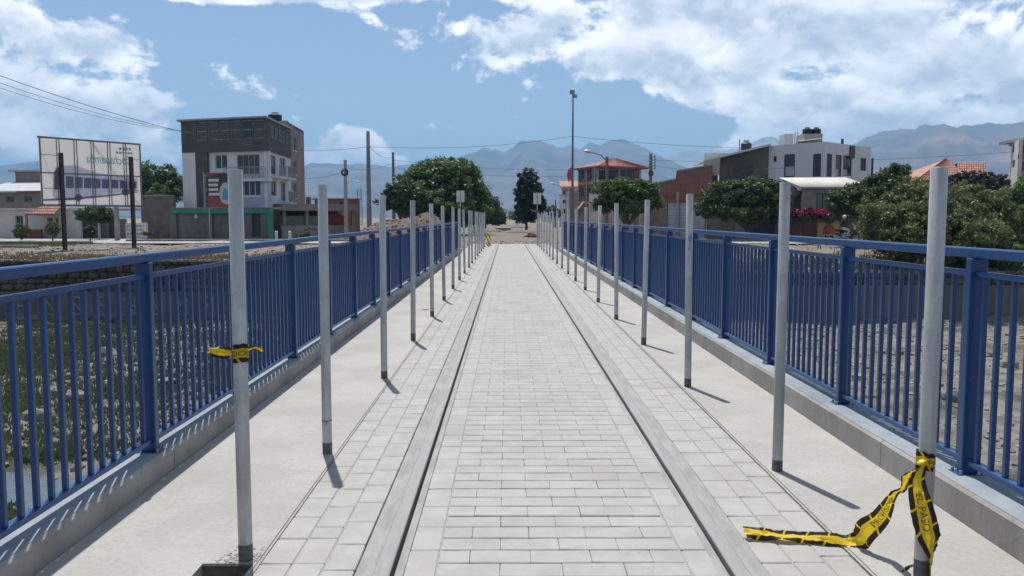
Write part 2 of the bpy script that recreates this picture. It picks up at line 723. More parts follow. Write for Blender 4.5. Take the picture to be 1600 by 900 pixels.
m_grass = leaf_mat('bed_grass', (0.06, 0.085, 0.03), (0.15, 0.16, 0.075), 0.3)
m_dry = leaf_mat('dry_grass', (0.15, 0.11, 0.06), (0.25, 0.19, 0.11), 0.25)
sp = []
while len(sp) < 30000:
    x = random.uniform(-30, -2.6)
    y = random.uniform(4, 36)
    if abs(x) > 4 + y * 0.75:
        continue
    if nz(x, y, 0.22, 1) + 0.35 * nz(x, y, 0.9, 2) < -0.05 and random.random() < 0.7:
        continue
    if abs(y - (14.8 + 0.6 * math.sin(x * 0.3))) < 1.2 and x < -5:
        continue
    sp.append((x, y, ground_z(x, y), random.uniform(0.6, 1.5)))
tag(blades('grass', sp, m_grass, 0.10, 0.03, 6, 0.2), 'low green grass and weeds growing over the left river bed', 'grass', kind='stuff')
sp = []
while len(sp) < 2500:
    x = random.uniform(-34, -3.4) if random.random() < 0.75 else random.uniform(5, 30)
    y = 37.15 + abs(random.gauss(0, 2.2))
    sp.append((x, y, ground_z(x, y), random.uniform(0.7, 1.6)))
tag(blades('dry_grass', sp, m_dry, 0.13, 0.025, 6, 0.2), 'dry straw coloured grass along the top of the far bank', 'grass', kind='stuff')

# ------------------------------------------------------------------ retaining walls on the far bank
m_rub = M('wall_stone', (0.05, 0.045, 0.038), (0.10, 0.088, 0.075), 2.2, 0.95, 0.02, 12, vary=0.25)
m_wcon = M('wall_concrete', (0.10, 0.094, 0.086), (0.145, 0.136, 0.123), 0.8, 0.92, 0.012, 8, c3=(0.10, 0.093, 0.083), stretch=(1, 1, 0.35))
m_mort = M('wall_mortar', (0.035, 0.032, 0.028), (0.06, 0.055, 0.048), 3, 0.95, 0.02)


def bank_wall(x0, x1, ztop, zmid, label):
    root = thing('retaining_wall', label, 'wall', ((x0 + x1) / 2, BANK, BED - 0.3))
    MB().box(x0, x1, BANK - 0.50, BANK - 0.02, BED - 0.6, zmid).build('concrete_base', m_wcon, root)
    MB().box(x0, x1, BANK - 0.34, BANK - 0.02, zmid, ztop - 0.1).build('mortar_core', m_mort, root)
    n = 0
    z = zmid + 0.01
    while z < ztop - 0.05:
        hh = random.uniform(0.22, 0.34)
        x = x0
        while x < x1:
            ww = random.uniform(0.28, 0.6)
            m_ = MB()
            m_.ball((x + ww / 2, BANK - 0.34, z + hh / 2), ww / 2 * 0.99, 0.13, hh / 2 * 1.02, 8, 5, 0.09)
            # square the pebble up into a fitted stone
            for p in m_.v:
                p.x = x + ww / 2 + math.copysign(min(abs(p.x - x - ww / 2) * 1.25, ww * 0.485), p.x - x - ww / 2)
                p.z = z + hh / 2 + math.copysign(min(abs(p.z - z - hh / 2) * 1.25, hh * 0.47), p.z - z - hh / 2)
            m_.build('stone', m_rub, root)
            n += 1
            x += ww
        z += hh
    return root


wl = bank_wall(-31.0, -2.75, -0.36, -1.72, 'left retaining wall of the far bank, stones above a concrete base')
wr = bank_wall(3.1, 33.0, -0.86, -1.45, 'right retaining wall of the far bank, stones above a concrete base')
# faded painted letters on the concrete of the left wall
m_paint = M('faded_paint', (0.24, 0.24, 0.26), (0.20, 0.20, 0.215), 6, 0.9)
mb = MB()
for i in range(9):
    x = -21.5 + i * 1.15
    z0 = -2.75
    for (a, b_, c, d) in random.sample([(0, 0, 0, 0.75), (0, 0.75, 0.5, 0.75), (0, 0, 0.5, 0), (0.5, 0, 0.5, 0.75), (0, 0.38, 0.5, 0.38), (0, 0.75, 0.5, 0)], 4):
        mb.tube([(x + a, BANK - 0.503, z0 + b_), (x + (a + c) / 2, BANK - 0.503, z0 + (b_ + d) / 2 + 0.03), (x + c, BANK - 0.503, z0 + d)], 0.035, 5)
mb.build('paint_mark', m_paint, wl)

# abutment below the far end of the bridge
m_conc = M('walkway_concrete', (0.295, 0.287, 0.266), (0.345, 0.337, 0.312), 1.1, 0.9, 0.004, 28, c3=(0.278, 0.268, 0.248), fine=0.20)
m_kerb = M('kerb_concrete', (0.25, 0.23, 0.21), (0.33, 0.31, 0.285), 1.6, 0.92, 0.004, 20, c3=(0.20, 0.188, 0.172), stretch=(1, 1, 0.4), fine=0.14)
TC = 0.235      # track centre line
add_cracks(m_conc, 5.0, 0.006, 0.32, 0.66)
add_cracks(m_kerb, 3.0, 0.008, 0.6, 0.60)
m_cap = M('kerb_paint', (0.20, 0.235, 0.265), (0.25, 0.28, 0.305), 5, 0.75, 0.001, 60, c3=(0.16, 0.195, 0.235), fine=0.1)
KZ = {-1: 0.147, 1: 0.18}
KL, KR = -2.045, 2.30      # inner faces of the kerbs
DECK0, DECK1, FENCE1 = -7.0, 48.0, 36.6
struct('bridge_abutment', MB().box(KL - 0.6, KR + 0.6, 36.2, 38.6, BED - 0.6, -0.62), m_wcon)
struct('bridge_deck', MB().box(KL - 0.30, KR + 0.30, DECK0, DECK1, -0.60, -0.075), m_kerb)
for x in (-1.5, 0.2, 1.9):
    struct('bridge_beam', MB().bbox(x - 0.22, x + 0.22, DECK0, 36.19, -1.35, -0.61, 0.02), m_kerb)
for s, k in ((-1, KL), (1, KR)):
    a, b_ = sorted((k, k + s * 0.27))
    m_ = MB()
    y = DECK0
    # kerb cast in lengths, worn arris
    while y < 37.4:
        y2 = min(37.4, y + 6.0)
        prof = []
        nseg = 24
        pts = []
        for q in range(nseg + 1):
            yy = y + (y2 - y) * q / nseg
            j = lambda sd: 0.003 * nz(yy * 3, sd, 1.0, 4)
            pts.append([(k + s * 0.27, yy, -0.07), (k + s * 0.27, yy, KZ[s] - 0.01), (k + s * 0.258, yy, KZ[s]),
                        (k + s * (0.014 + j(1)), yy, KZ[s] + j(2) * 0.5), (k + j(3), yy, KZ[s] - 0.016 + j(4)), (k + j(5), yy, -0.07)])
        vs = [p for ring in pts for p in ring]
        fs = [(q * 6 + i, q * 6 + i + 1, q * 6 + i + 7, q * 6 + i + 6) for q in range(nseg) for i in range(5)]
        fs += [tuple(range(6)), tuple(range(nseg * 6, nseg * 6 + 6))]
        m_.add(vs, fs)
        y = y2 + 0.008
    struct('kerb', m_, m_kerb)
    a, b_ = sorted((k + s * 0.016, k + s * 0.256))
    struct('kerb_paint', MB().box(a, b_, DECK0, 37.38, KZ[s] - 0.002, KZ[s] + 0.0035), m_cap)

# walkways: concrete slabs between kerb and paving, a broken pit at the foot of the first left post
PL, PR = -1.11, 1.58      # outer edges of the paving strips
mbw = MB()
PIT = (-1.36, -1.135, 3.05, 3.60)


def slab(m_, x0, x1, y0, y1, z=0.010):
    m_.box(x0, x1, y0, y1, -0.072, z)


for (x0, x1, y0, y1) in ((KL + 0.002, PL - 0.012, DECK0, PIT[2]), (KL + 0.002, PIT[0], PIT[2], PIT[3]), (PIT[1], PL - 0.012, PIT[2], PIT[3]), (KL + 0.002, PL - 0.012, PIT[3], DECK1)):
    slab(mbw, x0, x1, y0, y1)
struct('walkway', mbw, m_conc)
mbw = MB()
slab(mbw, PR + 0.012, KR - 0.002, DECK0, DECK1)
struct('walkway', mbw, m_conc)
m_pit = M('pit_dirt', (0.10, 0.085, 0.07), (0.17, 0.15, 0.12), 14, 0.95, 0.01, 40)
struct('pit_floor', MB().box(PIT[0] + 0.001, PIT[1] - 0.001, PIT[2] + 0.001, PIT[3] - 0.001, -0.073, -0.062), m_pit)

m_jt = M('edge_mortar', (0.255, 0.248, 0.23), (0.315, 0.307, 0.285), 9, 0.95, 0.006, 40, stretch=(1, 0.4, 1))
struct('mortar_seam', MB().box(PL - 0.0118, PL + 0.0010, DECK0, DECK1, -0.072, 0.004), m_jt)
struct('mortar_seam', MB().box(PR - 0.0010, PR + 0.0118, DECK0, DECK1, -0.072, 0.004), m_jt)
struct('pit_wall', MB().box(PIT[0] + 0.001, PIT[1] - 0.001, PIT[3] - 0.008, PIT[3] - 0.001, -0.061, 0.004), m_pit)
# crumbled mortar along the joint between walkway and paving
m_crumb = M('mortar_crumb', (0.27, 0.262, 0.243), (0.33, 0.32, 0.298), 8, 0.95, 0.004, 60)
sp = []
for k in range(500):
    s = random.choice((-1, 1))
    y = 2.8 + 17 * random.random() ** 1.6
    sp.append(((PL - 0.006 if s < 0 else PR + 0.006) + random.gauss(0, 0.008), y, 0.002, 0.003 + 0.006 * random.random() ** 2))
tag(stones('mortar_crumbs', sp, m_crumb), 'crumbled mortar along the joints between paving and walkways', 'mortar', kind='stuff')

# ------------------------------------------------------------------ brick paving
m_brick = M('paving_brick', (0.302, 0.296, 0.275), (0.342, 0.336, 0.312), 5.0, 0.9, 0.002, 90, c3=(0.288, 0.281, 0.26), vary=0.02, fine=0.07)
m_joint = M('paving_joint', (0.11, 0.106, 0.097), (0.165, 0.16, 0.147), 25, 0.95, 0.004, 60)
add_cracks(m_brick, 9.0, 0.006, 0.55, 0.70)
speckle(m_brick, 34.0, 0.735, (0.17, 0.16, 0.145))
BW, BL = 0.139, 0.283      # brick


def brick_mesh(lx, ly, seed):
    rr = random.Random(seed)
    hx, hy = lx / 2, ly / 2
    out = []
    c = 0.006
    base = [(-hx + c, -hy), (0, -hy), (hx - c, -hy), (hx, -hy + c), (hx, hy - c), (hx - c, hy), (0, hy), (-hx + c, hy), (-hx, hy - c), (-hx, -hy + c)]
    base = [(x + rr.uniform(-.0008, .0008), y + rr.uniform(-.0022, .0022)) for x, y in base]
    if rr.random() < 0.15:      # a chipped corner
        k = rr.choice((0, 2, 5, 7))
        base[k] = (base[k][0] * rr.uniform(0.8, 0.93), base[k][1] * 0.985)
    n = len(base)
    vs = [(x, y, -0.03) for x, y in base] + [(x, y, -0.0035) for x, y in base]
    ex = 0.0012 if lx > ly else 0.003
    vs += [(x * (1 - ex / hx), y * (1 - 0.004 / hy), rr.uniform(-0.0006, 0.0006)) for x, y in base]
    fs = []
    for r_ in (0, 1):
        fs += [(r_ * n + i, r_ * n + (i + 1) % n, (r_ + 1) * n + (i + 1) % n, (r_ + 1) * n + i) for i in range(n)]
    fs.append(tuple(2 * n + i for i in range(n)))
    return vs, fs


def layout_centre():
    """transverse running bond between two soldier columns; a wider open joint every few rows"""
    out = []
    x0, x1 = -0.312, 0.798
    y = 2.6
    row = 0
    seg = 5
    left = seg
    pitch = BW + 0.0068
    while y < DECK1 - 0.15:
        step = (x1 - x0) / 4
        off = 0 if row % 2 == 0 else step / 2
        e = [x0] + [x0 + off + step * i for i in range(0 if off else 1, 4)] + [x1]
        for a, b_ in zip(e[:-1], e[1:]):
            out.append(((a + b_) / 2, y + BW / 2, b_ - a - 0.0006, BW - 0.0015, 0))
        y += pitch
        row += 1
        left -= 1
        if left == 0:
            y += 0.007
            seg = random.choice((5, 10, 10, 6))
            left = seg
    for xa in (-0.455, 0.806):
        y = 2.6
        while y < DECK1 - 0.3:
            out.append((xa + BW / 2, y + BL / 2, BW - 0.003, BL + 0.004, 0))
            y += BL + 0.0105
    return out


def layout_strip(x0):
    out = []
    for c in range(3):
        y = 2.6 - (0.0, 0.14, 0.07)[c]
        while y < DECK1 - 0.3:
            l = BL if random.random() > 0.13 else BW
            out.append((x0 + c * 0.1475 + BW / 2, y + l / 2, BW + 0.001, l + 0.003, 0))
            y += l + 0.009
    return out


m_seam = M('mortar_seam', (0.255, 0.25, 0.233), (0.305, 0.30, 0.28), 25, 0.95, 0.004, 60)


def pave(name, lay, x0, x1, seams=()):
    root = struct(name, MB().box(x0, x1, DECK0, DECK1, -0.074, -0.020), m_joint)
    for k_, (xa, xb) in enumerate(seams):
        struct('mortar_seam', MB().box(xa, xb, DECK0, DECK1, -0.0195, -0.0045), m_seam)
    L = WORLD[root.name]
    lay.sort(key=lambda b_: b_[1])
    cache = {}
    for i, (x, y, lx, ly, _) in enumerate(lay[:300]):
        key = (round(lx, 3), round(ly, 3), i % 4)
        if key not in cache:
            v, f = brick_mesh(lx, ly, i)
            cache[key] = mesh_from('brick', v, f, m_brick)
        o = bpy.data.objects.new('brick', cache[key])
        C.objects.link(o)
        o.parent = root
        o.location = Vector((x, y, random.uniform(-0.0007, 0.0007))) - L
        o.rotation_euler = (random.gauss(0, 0.003), random.gauss(0, 0.002), random.gauss(0, 0.004))
    V, F = [], []
    for i, (x, y, lx, ly, _) in enumerate(lay[300:]):
        v, f = brick_mesh(lx, ly, i % 17)
        k = len(V)
        dz = random.uniform(-0.0007, 0.0007)
        V += [(x + p[0], y + p[1], p[2] + dz) for p in v]
        F += [tuple(q + k for q in g) for g in f]
    # the strip under and behind the camera
    o = bpy.data.objects.new('far_bricks', mesh_from('far_bricks', V, F, m_brick))
    C.objects.link(o)
    tag(o, kind='stuff')
    place(o, root)
    return root


pave('track_paving', layout_centre(), -0.456, 0.947, ((-0.318, -0.308), (0.794, 0.808)))
pave('paving_strip', layout_strip(PL + 0.002), PL, -0.668, [(PL + 0.002 + c * 0.1475 - 0.0085, PL + 0.002 + c * 0.1475 + 0.002) for c in (1, 2)])
pave('paving_strip', layout_strip(1.140), 1.137, PR, [(1.14 + c * 0.1475 - 0.0085, 1.14 + c * 0.1475 + 0.002) for c in (1, 2)])

# ------------------------------------------------------------------ rails set in concrete bands
m_rail = M('weathered_rail', (0.235, 0.232, 0.224), (0.29, 0.286, 0.275), 3, 0.55, 0.001, 60, stretch=(6, 0.5, 1), c3=(0.265, 0.26, 0.247), fine=0.08)
m_band = M('rail_band', (0.235, 0.231, 0.217), (0.30, 0.295, 0.277), 5, 0.9, 0.003, 40, stretch=(3, 0.6, 1), fine=0.1)
m_rust = M('rail_side', (0.08, 0.075, 0.07), (0.14, 0.13, 0.12), 8, 0.8)
for s, xin in ((-1, -0.510), (1, 0.980)):
    name = 'left' if s < 0 else 'right'
    root = thing('track_rail', 'weathered grey steel rail, the %s one of the two set in the paving' % name, 'rail', (xin, 20, -0.07), 'rails of the embedded track')
    m_ = MB()
    q = lambda d: xin + s * d
    prof = [(q(0.0), -0.055), (q(0.0), 0.010), (q(0.004), 0.015), (q(0.066), 0.015), (q(0.072), 0.010), (q(0.072), -0.055)]
    m_.prism([(x, DECK0, z) for x, z in prof], (0, 1, 0), DECK1 - DECK0 + 0.25)
    m_.build('rail_head', m_rail, root)
    a, b_ = sorted((q(0.0725), q(0.155)))
    MB().box(a, b_, DECK0, DECK1, -0.074, 0.002).build('outer_band', m_band, root)
    a, b_ = sorted((q(-0.0545), q(-0.018)))
    MB().box(a, b_, DECK0, DECK1, -0.074, 0.000).build('inner_band', m_band, root)
    a, b_ = sorted((q(-0.0178), q(-0.0002)))
    MB().box(a, b_, DECK0, DECK1, -0.074, -0.050).build('flangeway', m_rust, root)

# ------------------------------------------------------------------ blue railings
m_blue = M('railing_blue', (0.010, 0.050, 0.155), (0.013, 0.058, 0.172), 4, 0.40, 0.0, spec=0.45, c3=(0.018, 0.058, 0.148), fine=0.10)
m_blue.node_tree.nodes['Principled BSDF'].inputs['Coat Weight'].default_value = 0.08
speckle(m_blue, 70.0, 0.71, (0.16, 0.15, 0.14))
m_bolt = M('galvanised_bolt', (0.32, 0.33, 0.34), rough=0.45, metal=0.7)
PITCH_Y = 1.662


def railing(xc, s, ztop, y_first, label, kz):
    root = thing('bridge_railing', label, 'railing', (xc, 16, kz), 'blue railings of the bridge')
    y0 = y_first - PITCH_Y * 5
    posts = []
    y = y0
    while y <= FENCE1 + 0.2:
        posts.append(y)
        y += PITCH_Y
    yend = posts[-1]
    MB().bbox(xc - 0.030, xc + 0.030, y0 - 0.05, yend + 0.04, ztop - 0.052, ztop, 0.006).build('top_rail', m_blue, root)
    post_me = plate_me = None
    for y in posts:
        zz = ztop - 0.053
        if post_me is None:
            o = MB().bbox(-0.046, 0.046, -0.026, 0.026, 0.0, zz - kz - 0.007, 0.005).build('post', m_blue, root)
            plate = MB().bbox(-0.075, 0.075, -0.055, 0.055, 0.0, 0.006, 0.002).build('base_plate', m_blue, o)
            bolts = [MB().cyl(a, b_, 0.0061, 0.028, 0.008, n=6).build('bolt', m_bolt, plate) for a in (-0.06, 0.06) for b_ in (-0.04, 0.04)] if False else []
            post_me, plate_me = o.data, plate.data
            for q in (o, plate):
                q.matrix_parent_inverse = Matrix()
            o.location = Vector((xc, y, kz + 0.0067)) - WORLD[root.name]
            plate.location = (0, 0, -0.0062)
        else:
            o = bpy.data.objects.new('post', post_me)
            C.objects.link(o)
            o.parent = root
            o.location = Vector((xc, y, kz + 0.0067)) - WORLD[root.name]
            p = bpy.data.objects.new('base_plate', plate_me)
            C.objects.link(p)
            p.parent = o
            p.location = (0, 0, -0.0062)
        if 2 < y < 10:
            for a in (-0.058, 0.058):
                for b_ in (-0.04, 0.04):
                    MB().cyl(xc + a, y + b_, kz + 0.0065, kz + 0.026, 0.009, n=6).build('bolt', m_bolt, root)
    n = 0
    far = MB()
    bal_me = mid_me = low_me = None
    z_lo0, z_lo1 = kz + 0.055, kz + 0.085
    z_hi0, z_hi1 = ztop - 0.150, ztop - 0.120
    ln = PITCH_Y - 0.054
    for k in range(len(posts) - 1):
        ya, yb = posts[k] + 0.027, posts[k + 1] - 0.027
        ym = (ya + yb) / 2
        if mid_me is None:
            mid_me = MB().bbox(-0.020, 0.020, -ln / 2, ln / 2, -0.015, 0.015, 0.004)
            mid_me = mesh_from('middle_rail', mid_me.v, mid_me.f, m_blue)
            low_me = MB().bbox(-0.025, 0.025, -ln / 2, ln / 2, -0.015, 0.015, 0.004)
            low_me = mesh_from('bottom_rail', low_me.v, low_me.f, m_blue)
            hb = (z_hi0 - z_lo1 - 0.002) / 2
            b0 = MB().bbox(-0.0125, 0.0125, -0.0125, 0.0125, -hb, hb, 0.002)
            bal_me = mesh_from('baluster', b0.v, b0.f, m_blue)
            for me_ in (mid_me, low_me, bal_me):
                bm_ = bmesh.new()
                bm_.from_mesh(me_)
                bmesh.ops.recalc_face_normals(bm_, faces=bm_.faces)
                bm_.to_mesh(me_)
                bm_.free()
        for nm, me_, zc in (('middle_rail', mid_me, (z_hi0 + z_hi1) / 2), ('bottom_rail', low_me, (z_lo0 + z_lo1) / 2)):
            o = bpy.data.objects.new(nm, me_)
            C.objects.link(o)
            o.parent = root
            o.location = Vector((xc, ym, zc)) - WORLD[root.name]
        for j in range(13):
            yy = ya + (j + 0.5) * (yb - ya) / 13
            zc = (z_lo1 + z_hi0) / 2
            if yb > 1.0 and n < 300 and yy > 1.0:
                o = bpy.data.objects.new('baluster', bal_me)
                C.objects.link(o)
                o.parent = root
                o.location = Vector((xc, yy, zc)) - WORLD[root.name]
                n += 1
            else:
                far.box(xc - 0.0125, xc + 0.0125, yy - 0.0125, yy + 0.0125, z_lo1 + 0.001, z_hi0 - 0.001)
    if far.v:
        tag(far.build('far_balusters', m_blue, root), kind='stuff')
    return root


railing(-2.145, -1, 1.336, 4.907, 'blue metal railing on the kerb along the left walkway', KZ[-1])
railing(2.465, 1, 1.388, 4.35, 'blue metal railing on the kerb along the right walkway', KZ[1])

# ------------------------------------------------------------------ galvanised posts along the paving
m_galv = M('galvanised_steel', (0.39, 0.38, 0.362), (0.49, 0.48, 0.457), 14, 0.42, 0.0006, 60, metal=0.35, stretch=(1, 1, 0.35), c3=(0.36, 0.35, 0.335), fine=0.1, vary=0.10)
add_cracks(m_galv, 26.0, 0.012, 0.5, 0.60)
m_foot = M('pole_foot', (0.07, 0.07, 0.071), (0.14, 0.138, 0.135), 30, 0.8, 0.001, 80)
PH = 1.744
ORD = ['nearest', 'second', 'third', 'fourth', 'fifth', 'sixth', 'seventh', 'eighth', 'ninth', 'tenth', 'eleventh', 'twelfth', 'thirteenth',
       'fourteenth', 'fifteenth', 'sixteenth', 'seventeenth', 'eighteenth', 'nineteenth']
LY = [3.64, 5.34, 7.89, 10.33, 12.88] + [15.36 + 2.49 * i for i in range(12)]
RY = [3.45, 4.955, 7.47, 9.97, 12.48] + [15.0 + 2.49 * i for i in range(13)]
proto = None
POLES = {}
for side, row in (('left', LY), ('right', RY)):
    for i, y in enumerate(row):
        x = -1.178 if side == 'left' else 1.643
        if side == 'right' and i == 0:
            x = 1.775
        loc = Vector((x + random.uniform(-.006, .006), y, 0.0105))
        lab = '%s steel post from the camera in the %s row' % (ORD[i], side)
        if i == 0:
            lab = 'nearest steel post of the %s row, yellow tape tied round it' % side
        if i == len(row) - 1:
            lab = 'last steel post of the %s row at the far end of the paving' % side
        if proto is None:
            proto = thing('steel_post', lab, 'post', (0, 0, 0), 'posts along the left walkway')
            m_ = MB()
            m_.lathe(0, 0, [(0.0312, 0.001), (0.0312, PH - 0.003), (0.029, PH)], 24)
            m_.build('tube', m_galv, proto, smooth='auto')
            m_ = MB()
            m_.lathe(0, 0, [(0.0315, 0.0), (0.0317, 0.05), (0.0314, 0.0915)], 24)
            m_.build('painted_foot', m_foot, proto, smooth='auto')
            p = proto
        else:
            p = copy_tree(proto)
        p.location = loc
        WORLD[p.name] = Vector(loc)
        p.rotation_euler = (random.gauss(0, 0.006), random.gauss(0, 0.006), random.uniform(0, 6.28))
        if i == 0 and side == 'right':
            p.scale.x = p.scale.y = 1.08
        if i == 0:
            p.rotation_euler = (0, 0, 0)
        for ch in p.children:
            if ch.name.startswith('painted_foot'):
                ch.scale.z = random.uniform(0.75, 1.0)
        p['label'] = lab
        p['category'] = 'post'
        p['group'] = 'posts along the %s walkway' % side
        POLES[(side, i)] = p
# wire twisted round the second left post, paint scrawl on the third right one
m_wire = M('rusty_wire', (0.07, 0.06, 0.05), rough=0.7)
p = POLES[('left', 1)]
m_ = MB()
m_.tube([(0.0328 * math.cos(a), 0.0328 * math.sin(a), 0.222 + 0.004 * math.sin(a)) for a in [i * math.pi / 12 for i in range(25)]], 0.0022, 5)
m_.tube([(0.0, -0.0335, 0.222), (0.006, -0.038, 0.208), (0.002, -0.036, 0.195)], 0.0022, 5)
o = m_.build('wire_tie', m_wire, p)
o.matrix_parent_inverse = Matrix()
p.rotation_euler.z = 0
p = POLES[('right', 2)]
p.rotation_euler.z = 0
m_ = MB()
for st in ([(-0.5, 1.37), (-0.25, 1.33), (0.1, 1.30), (0.35, 1.33), (0.2, 1.385), (-0.1, 1.375)], [(-0.4, 1.25), (-0.15, 1.275), (0.15, 1.24)], [(0.0, 1.36), (0.1, 1.27)]):
    m_.tube([(0.0318 * math.sin(a), -0.0318 * math.cos(a), z) for a, z in st], 0.004, 5)
o = m_.build('paint_scrawl', M('blue_scrawl', (0.10, 0.22, 0.32), rough=0.7), p)
o.matrix_parent_inverse = Matrix()

# ------------------------------------------------------------------ caution tape
m_tape = bpy.data.materials.new('caution_tape')
t, b = nodes_of(m_tape)
X.tree = t
uvn = t.nodes.new('ShaderNodeUVMap')
sp_ = t.nodes.new('ShaderNodeSeparateXYZ')
t.links.new(uvn.outputs[0], sp_.inputs[0])
uu, vv = X(sp_.outputs[0]), X(sp_.outputs[1])
edge = X.op('ABSOLUTE', vv - 0.5)
inband = X.op('GREATER_THAN', edge, 0.25)
gap = X.op('GREATER_THAN', X.op('FRACT', uu / 0.10 + vv * 0.45), 0.10)
dark = inband * gap
wear = fbm(uvn.outputs[0], 30, 4, 0.6)
col = mixc(dark, mixc(wear.step(0.4, 0.7), (0.74, 0.52, 0.02), (0.82, 0.62, 0.05)), (0.040, 0.026, 0.018))
t.links.new(col, b.inputs['Base Color'])
b.inputs['Roughness'].default_value = 0.5
b.inputs['Specular IOR Level'].default_value = 0.25
tr = t.nodes.new('ShaderNodeBsdfTranslucent')
t.links.new(col, tr.inputs[0])
mx = t.nodes.new('ShaderNodeMixShader')
mx.inputs[0].default_value = 0.4
t.links.new(b.outputs[0], mx.inputs[1])
t.links.new(tr.outputs[0], mx.inputs[2])
t.links.new(mx.outputs[0], t.nodes['Material Output'].inputs[0])
m_ink = M('tape_ink', (0.16, 0.10, 0.02), (0.10, 0.06, 0.02), 60, rough=0.6)


def catmull(pts, t_):
    n = len(pts) - 1
    k = min(int(t_ * n), n - 1)
    u_ = t_ * n - k
    p = [pts[max(0, k - 1)], pts[k], pts[k + 1], pts[min(n, k + 2)]]
    return 0.5 * ((2 * p[1]) + (p[2] - p[0]) * u_ + (2 * p[0] - 5 * p[1] + 4 * p[2] - p[3]) * u_ ** 2 + (3 * p[1] - p[0] - 3 * p[2] + p[3]) * u_ ** 3)


def ribbon(name, path, parent, crumple=0.006, text=None, text_u=0.1, flip=False, seed=1, nu=70, nv=8):
    """path: (centre, half-width vector) pairs; a strip of tape with folds across its width"""
    cs = [Vector(c) for c, w in path]
    ws = [Vector(w) for c, w in path]
    V, UV, F = [], [], []
    L = 0.0
    last = None
    rows = []
    for i in range(nu + 1):
        t_ = i / nu
        c, w_ = catmull(cs, t_), catmull(ws, t_)
        if last is not None:
            L += (c - last).length
        last = c
        tan = (catmull(cs, min(1, t_ + 0.01)) - catmull(cs, max(0, t_ - 0.01))).normalized()
        nrm = tan.cross(w_)
        nrm = nrm.normalized() if nrm.length > 1e-6 else Vector((0, -1, 0))
        rows.append((c, w_, nrm, L))
        for j in range(nv + 1):
            q = j / nv * 2 - 1
            bend = crumple * (1.6 * mnoise.noise(Vector((L * 14, q * 1.3, seed))) + 0.9 * mnoise.noise(Vector((L * 45 + q * 6, q * 3, seed + 5))))
            V.append(c + w_ * q + nrm * bend)
            UV.append((L, j / nv))
    for i in range(nu):
        for j in range(nv):
            k = i * (nv + 1) + j
            F.append((k, k + 1, k + nv + 2, k + nv + 1))
    me = mesh_from(name, V, F, m_tape, smooth=True, uv=UV)
    o = bpy.data.objects.new(name, me)
    C.objects.link(o)
    place(o, parent)
    if text:
        tv, tf = text_mesh(text, 0.044, 0.0, 0.0)
        out = []
        total = rows[-1][3]
        for p in tv:
            lu = text_u + (p.x if not flip else -p.x)
            qv = (p.y - 0.016) / 0.05
            lu = min(max(lu, 0), total)
            k = 0
            while k < len(rows) - 2 and rows[k + 1][3] < lu:
                k += 1
            a, b_ = rows[k], rows[k + 1]
            f_ = (lu - a[3]) / max(1e-6, b_[3] - a[3])
            c = a[0].lerp(b_[0], f_)
            w_ = a[1].lerp(b_[1], f_)
            n_ = a[2].lerp(b_[2], f_)
            bend = crumple * (1.6 * mnoise.noise(Vector((lu * 14, qv * 1.3, seed))) + 0.9 * mnoise.noise(Vector((lu * 45 + qv * 6, qv * 3, seed + 5))))
            side = 1 if n_.dot(CAM - c) > 0 else -1
            out.append(c + w_ * qv + n_ * (bend + side * 0.0022))
        to = bpy.data.objects.new('lettering', mesh_from('lettering', out, tf, m_ink))
        C.objects.link(to)
        place(to, o)
    return o


# right: tied round the nearest right post, two tails
px_, py_ = 1.775, 3.45
tape = thing('caution_tape', 'torn yellow and black caution tape tied round the nearest right post, trailing over the paving', 'tape', (px_ - 0.2, py_, 0.0))
wrap = []
for i in range(15):
    a = -2.6 + i * 0.48
    r_ = 0.0360 + 0.001 * (i % 3)
    wrap.append(((px_ + r_ * math.sin(a), py_ - r_ * math.cos(a), 0.522 - 0.004 * math.sin(i * 1.3)), (0, 0, 0.040 - 0.004 * (i % 2))))
ribbon('wrap', wrap, tape, 0.0012, 'PASO', 0.09, seed=3, nu=56)
m_ = MB()
m_.ball((px_ - 0.035, py_ - 0.045, 0.522), 0.022, 0.016, 0.014, 10, 8, 0.25)
o = m_.build('knot', M('tape_yellow', (0.62, 0.43, 0.015), (0.7, 0.52, 0.04), 30, 0.35), tape, smooth=True)
kn = Vector((px_ - 0.035, py_ - 0.047, 0.52))
A1 = gp(1338, 846, 0.03)
A2 = gp(1275, 842, 0.025)
A3 = gp(1215, 836, 0.03)
A4 = gp(1163, 831, 0.035)
B1 = at(1407, 768, 3.52)
B2 = at(1378, 806, 3.66)
tail = [
    (kn, (0.012, 0.0, 0.006)),
    (at(1418, 745, 3.46), (-0.020, -0.006, 0.010)),
    (at(1410, 765, 3.50), (-0.012, 0.004, 0.006)),
    (B1 + Vector((-0.02, 0.02, -0.02)), (-0.014, 0.004, 0.008)),
    (B2, (-0.030, 0.012, 0.024)),
    (at(1352, 830, 3.72), (-0.030, 0.020, 0.040)),
    (A1, (-0.012, 0.036, 0.026)),
    (A2 + Vector((0, 0.004, 0.002)), (0.004, 0.026, 0.020)),
    (A3, (-0.006, 0.036, 0.010)),
    (A3.lerp(A4, 0.5), (0.006, 0.024, 0.022)),
    (A4, (-0.004, 0.034, 0.016)),
]
ribbon('trailing_tail', tail, tape, 0.011, 'PROHIBIDO', 0.50, flip=True, seed=7, nu=110)
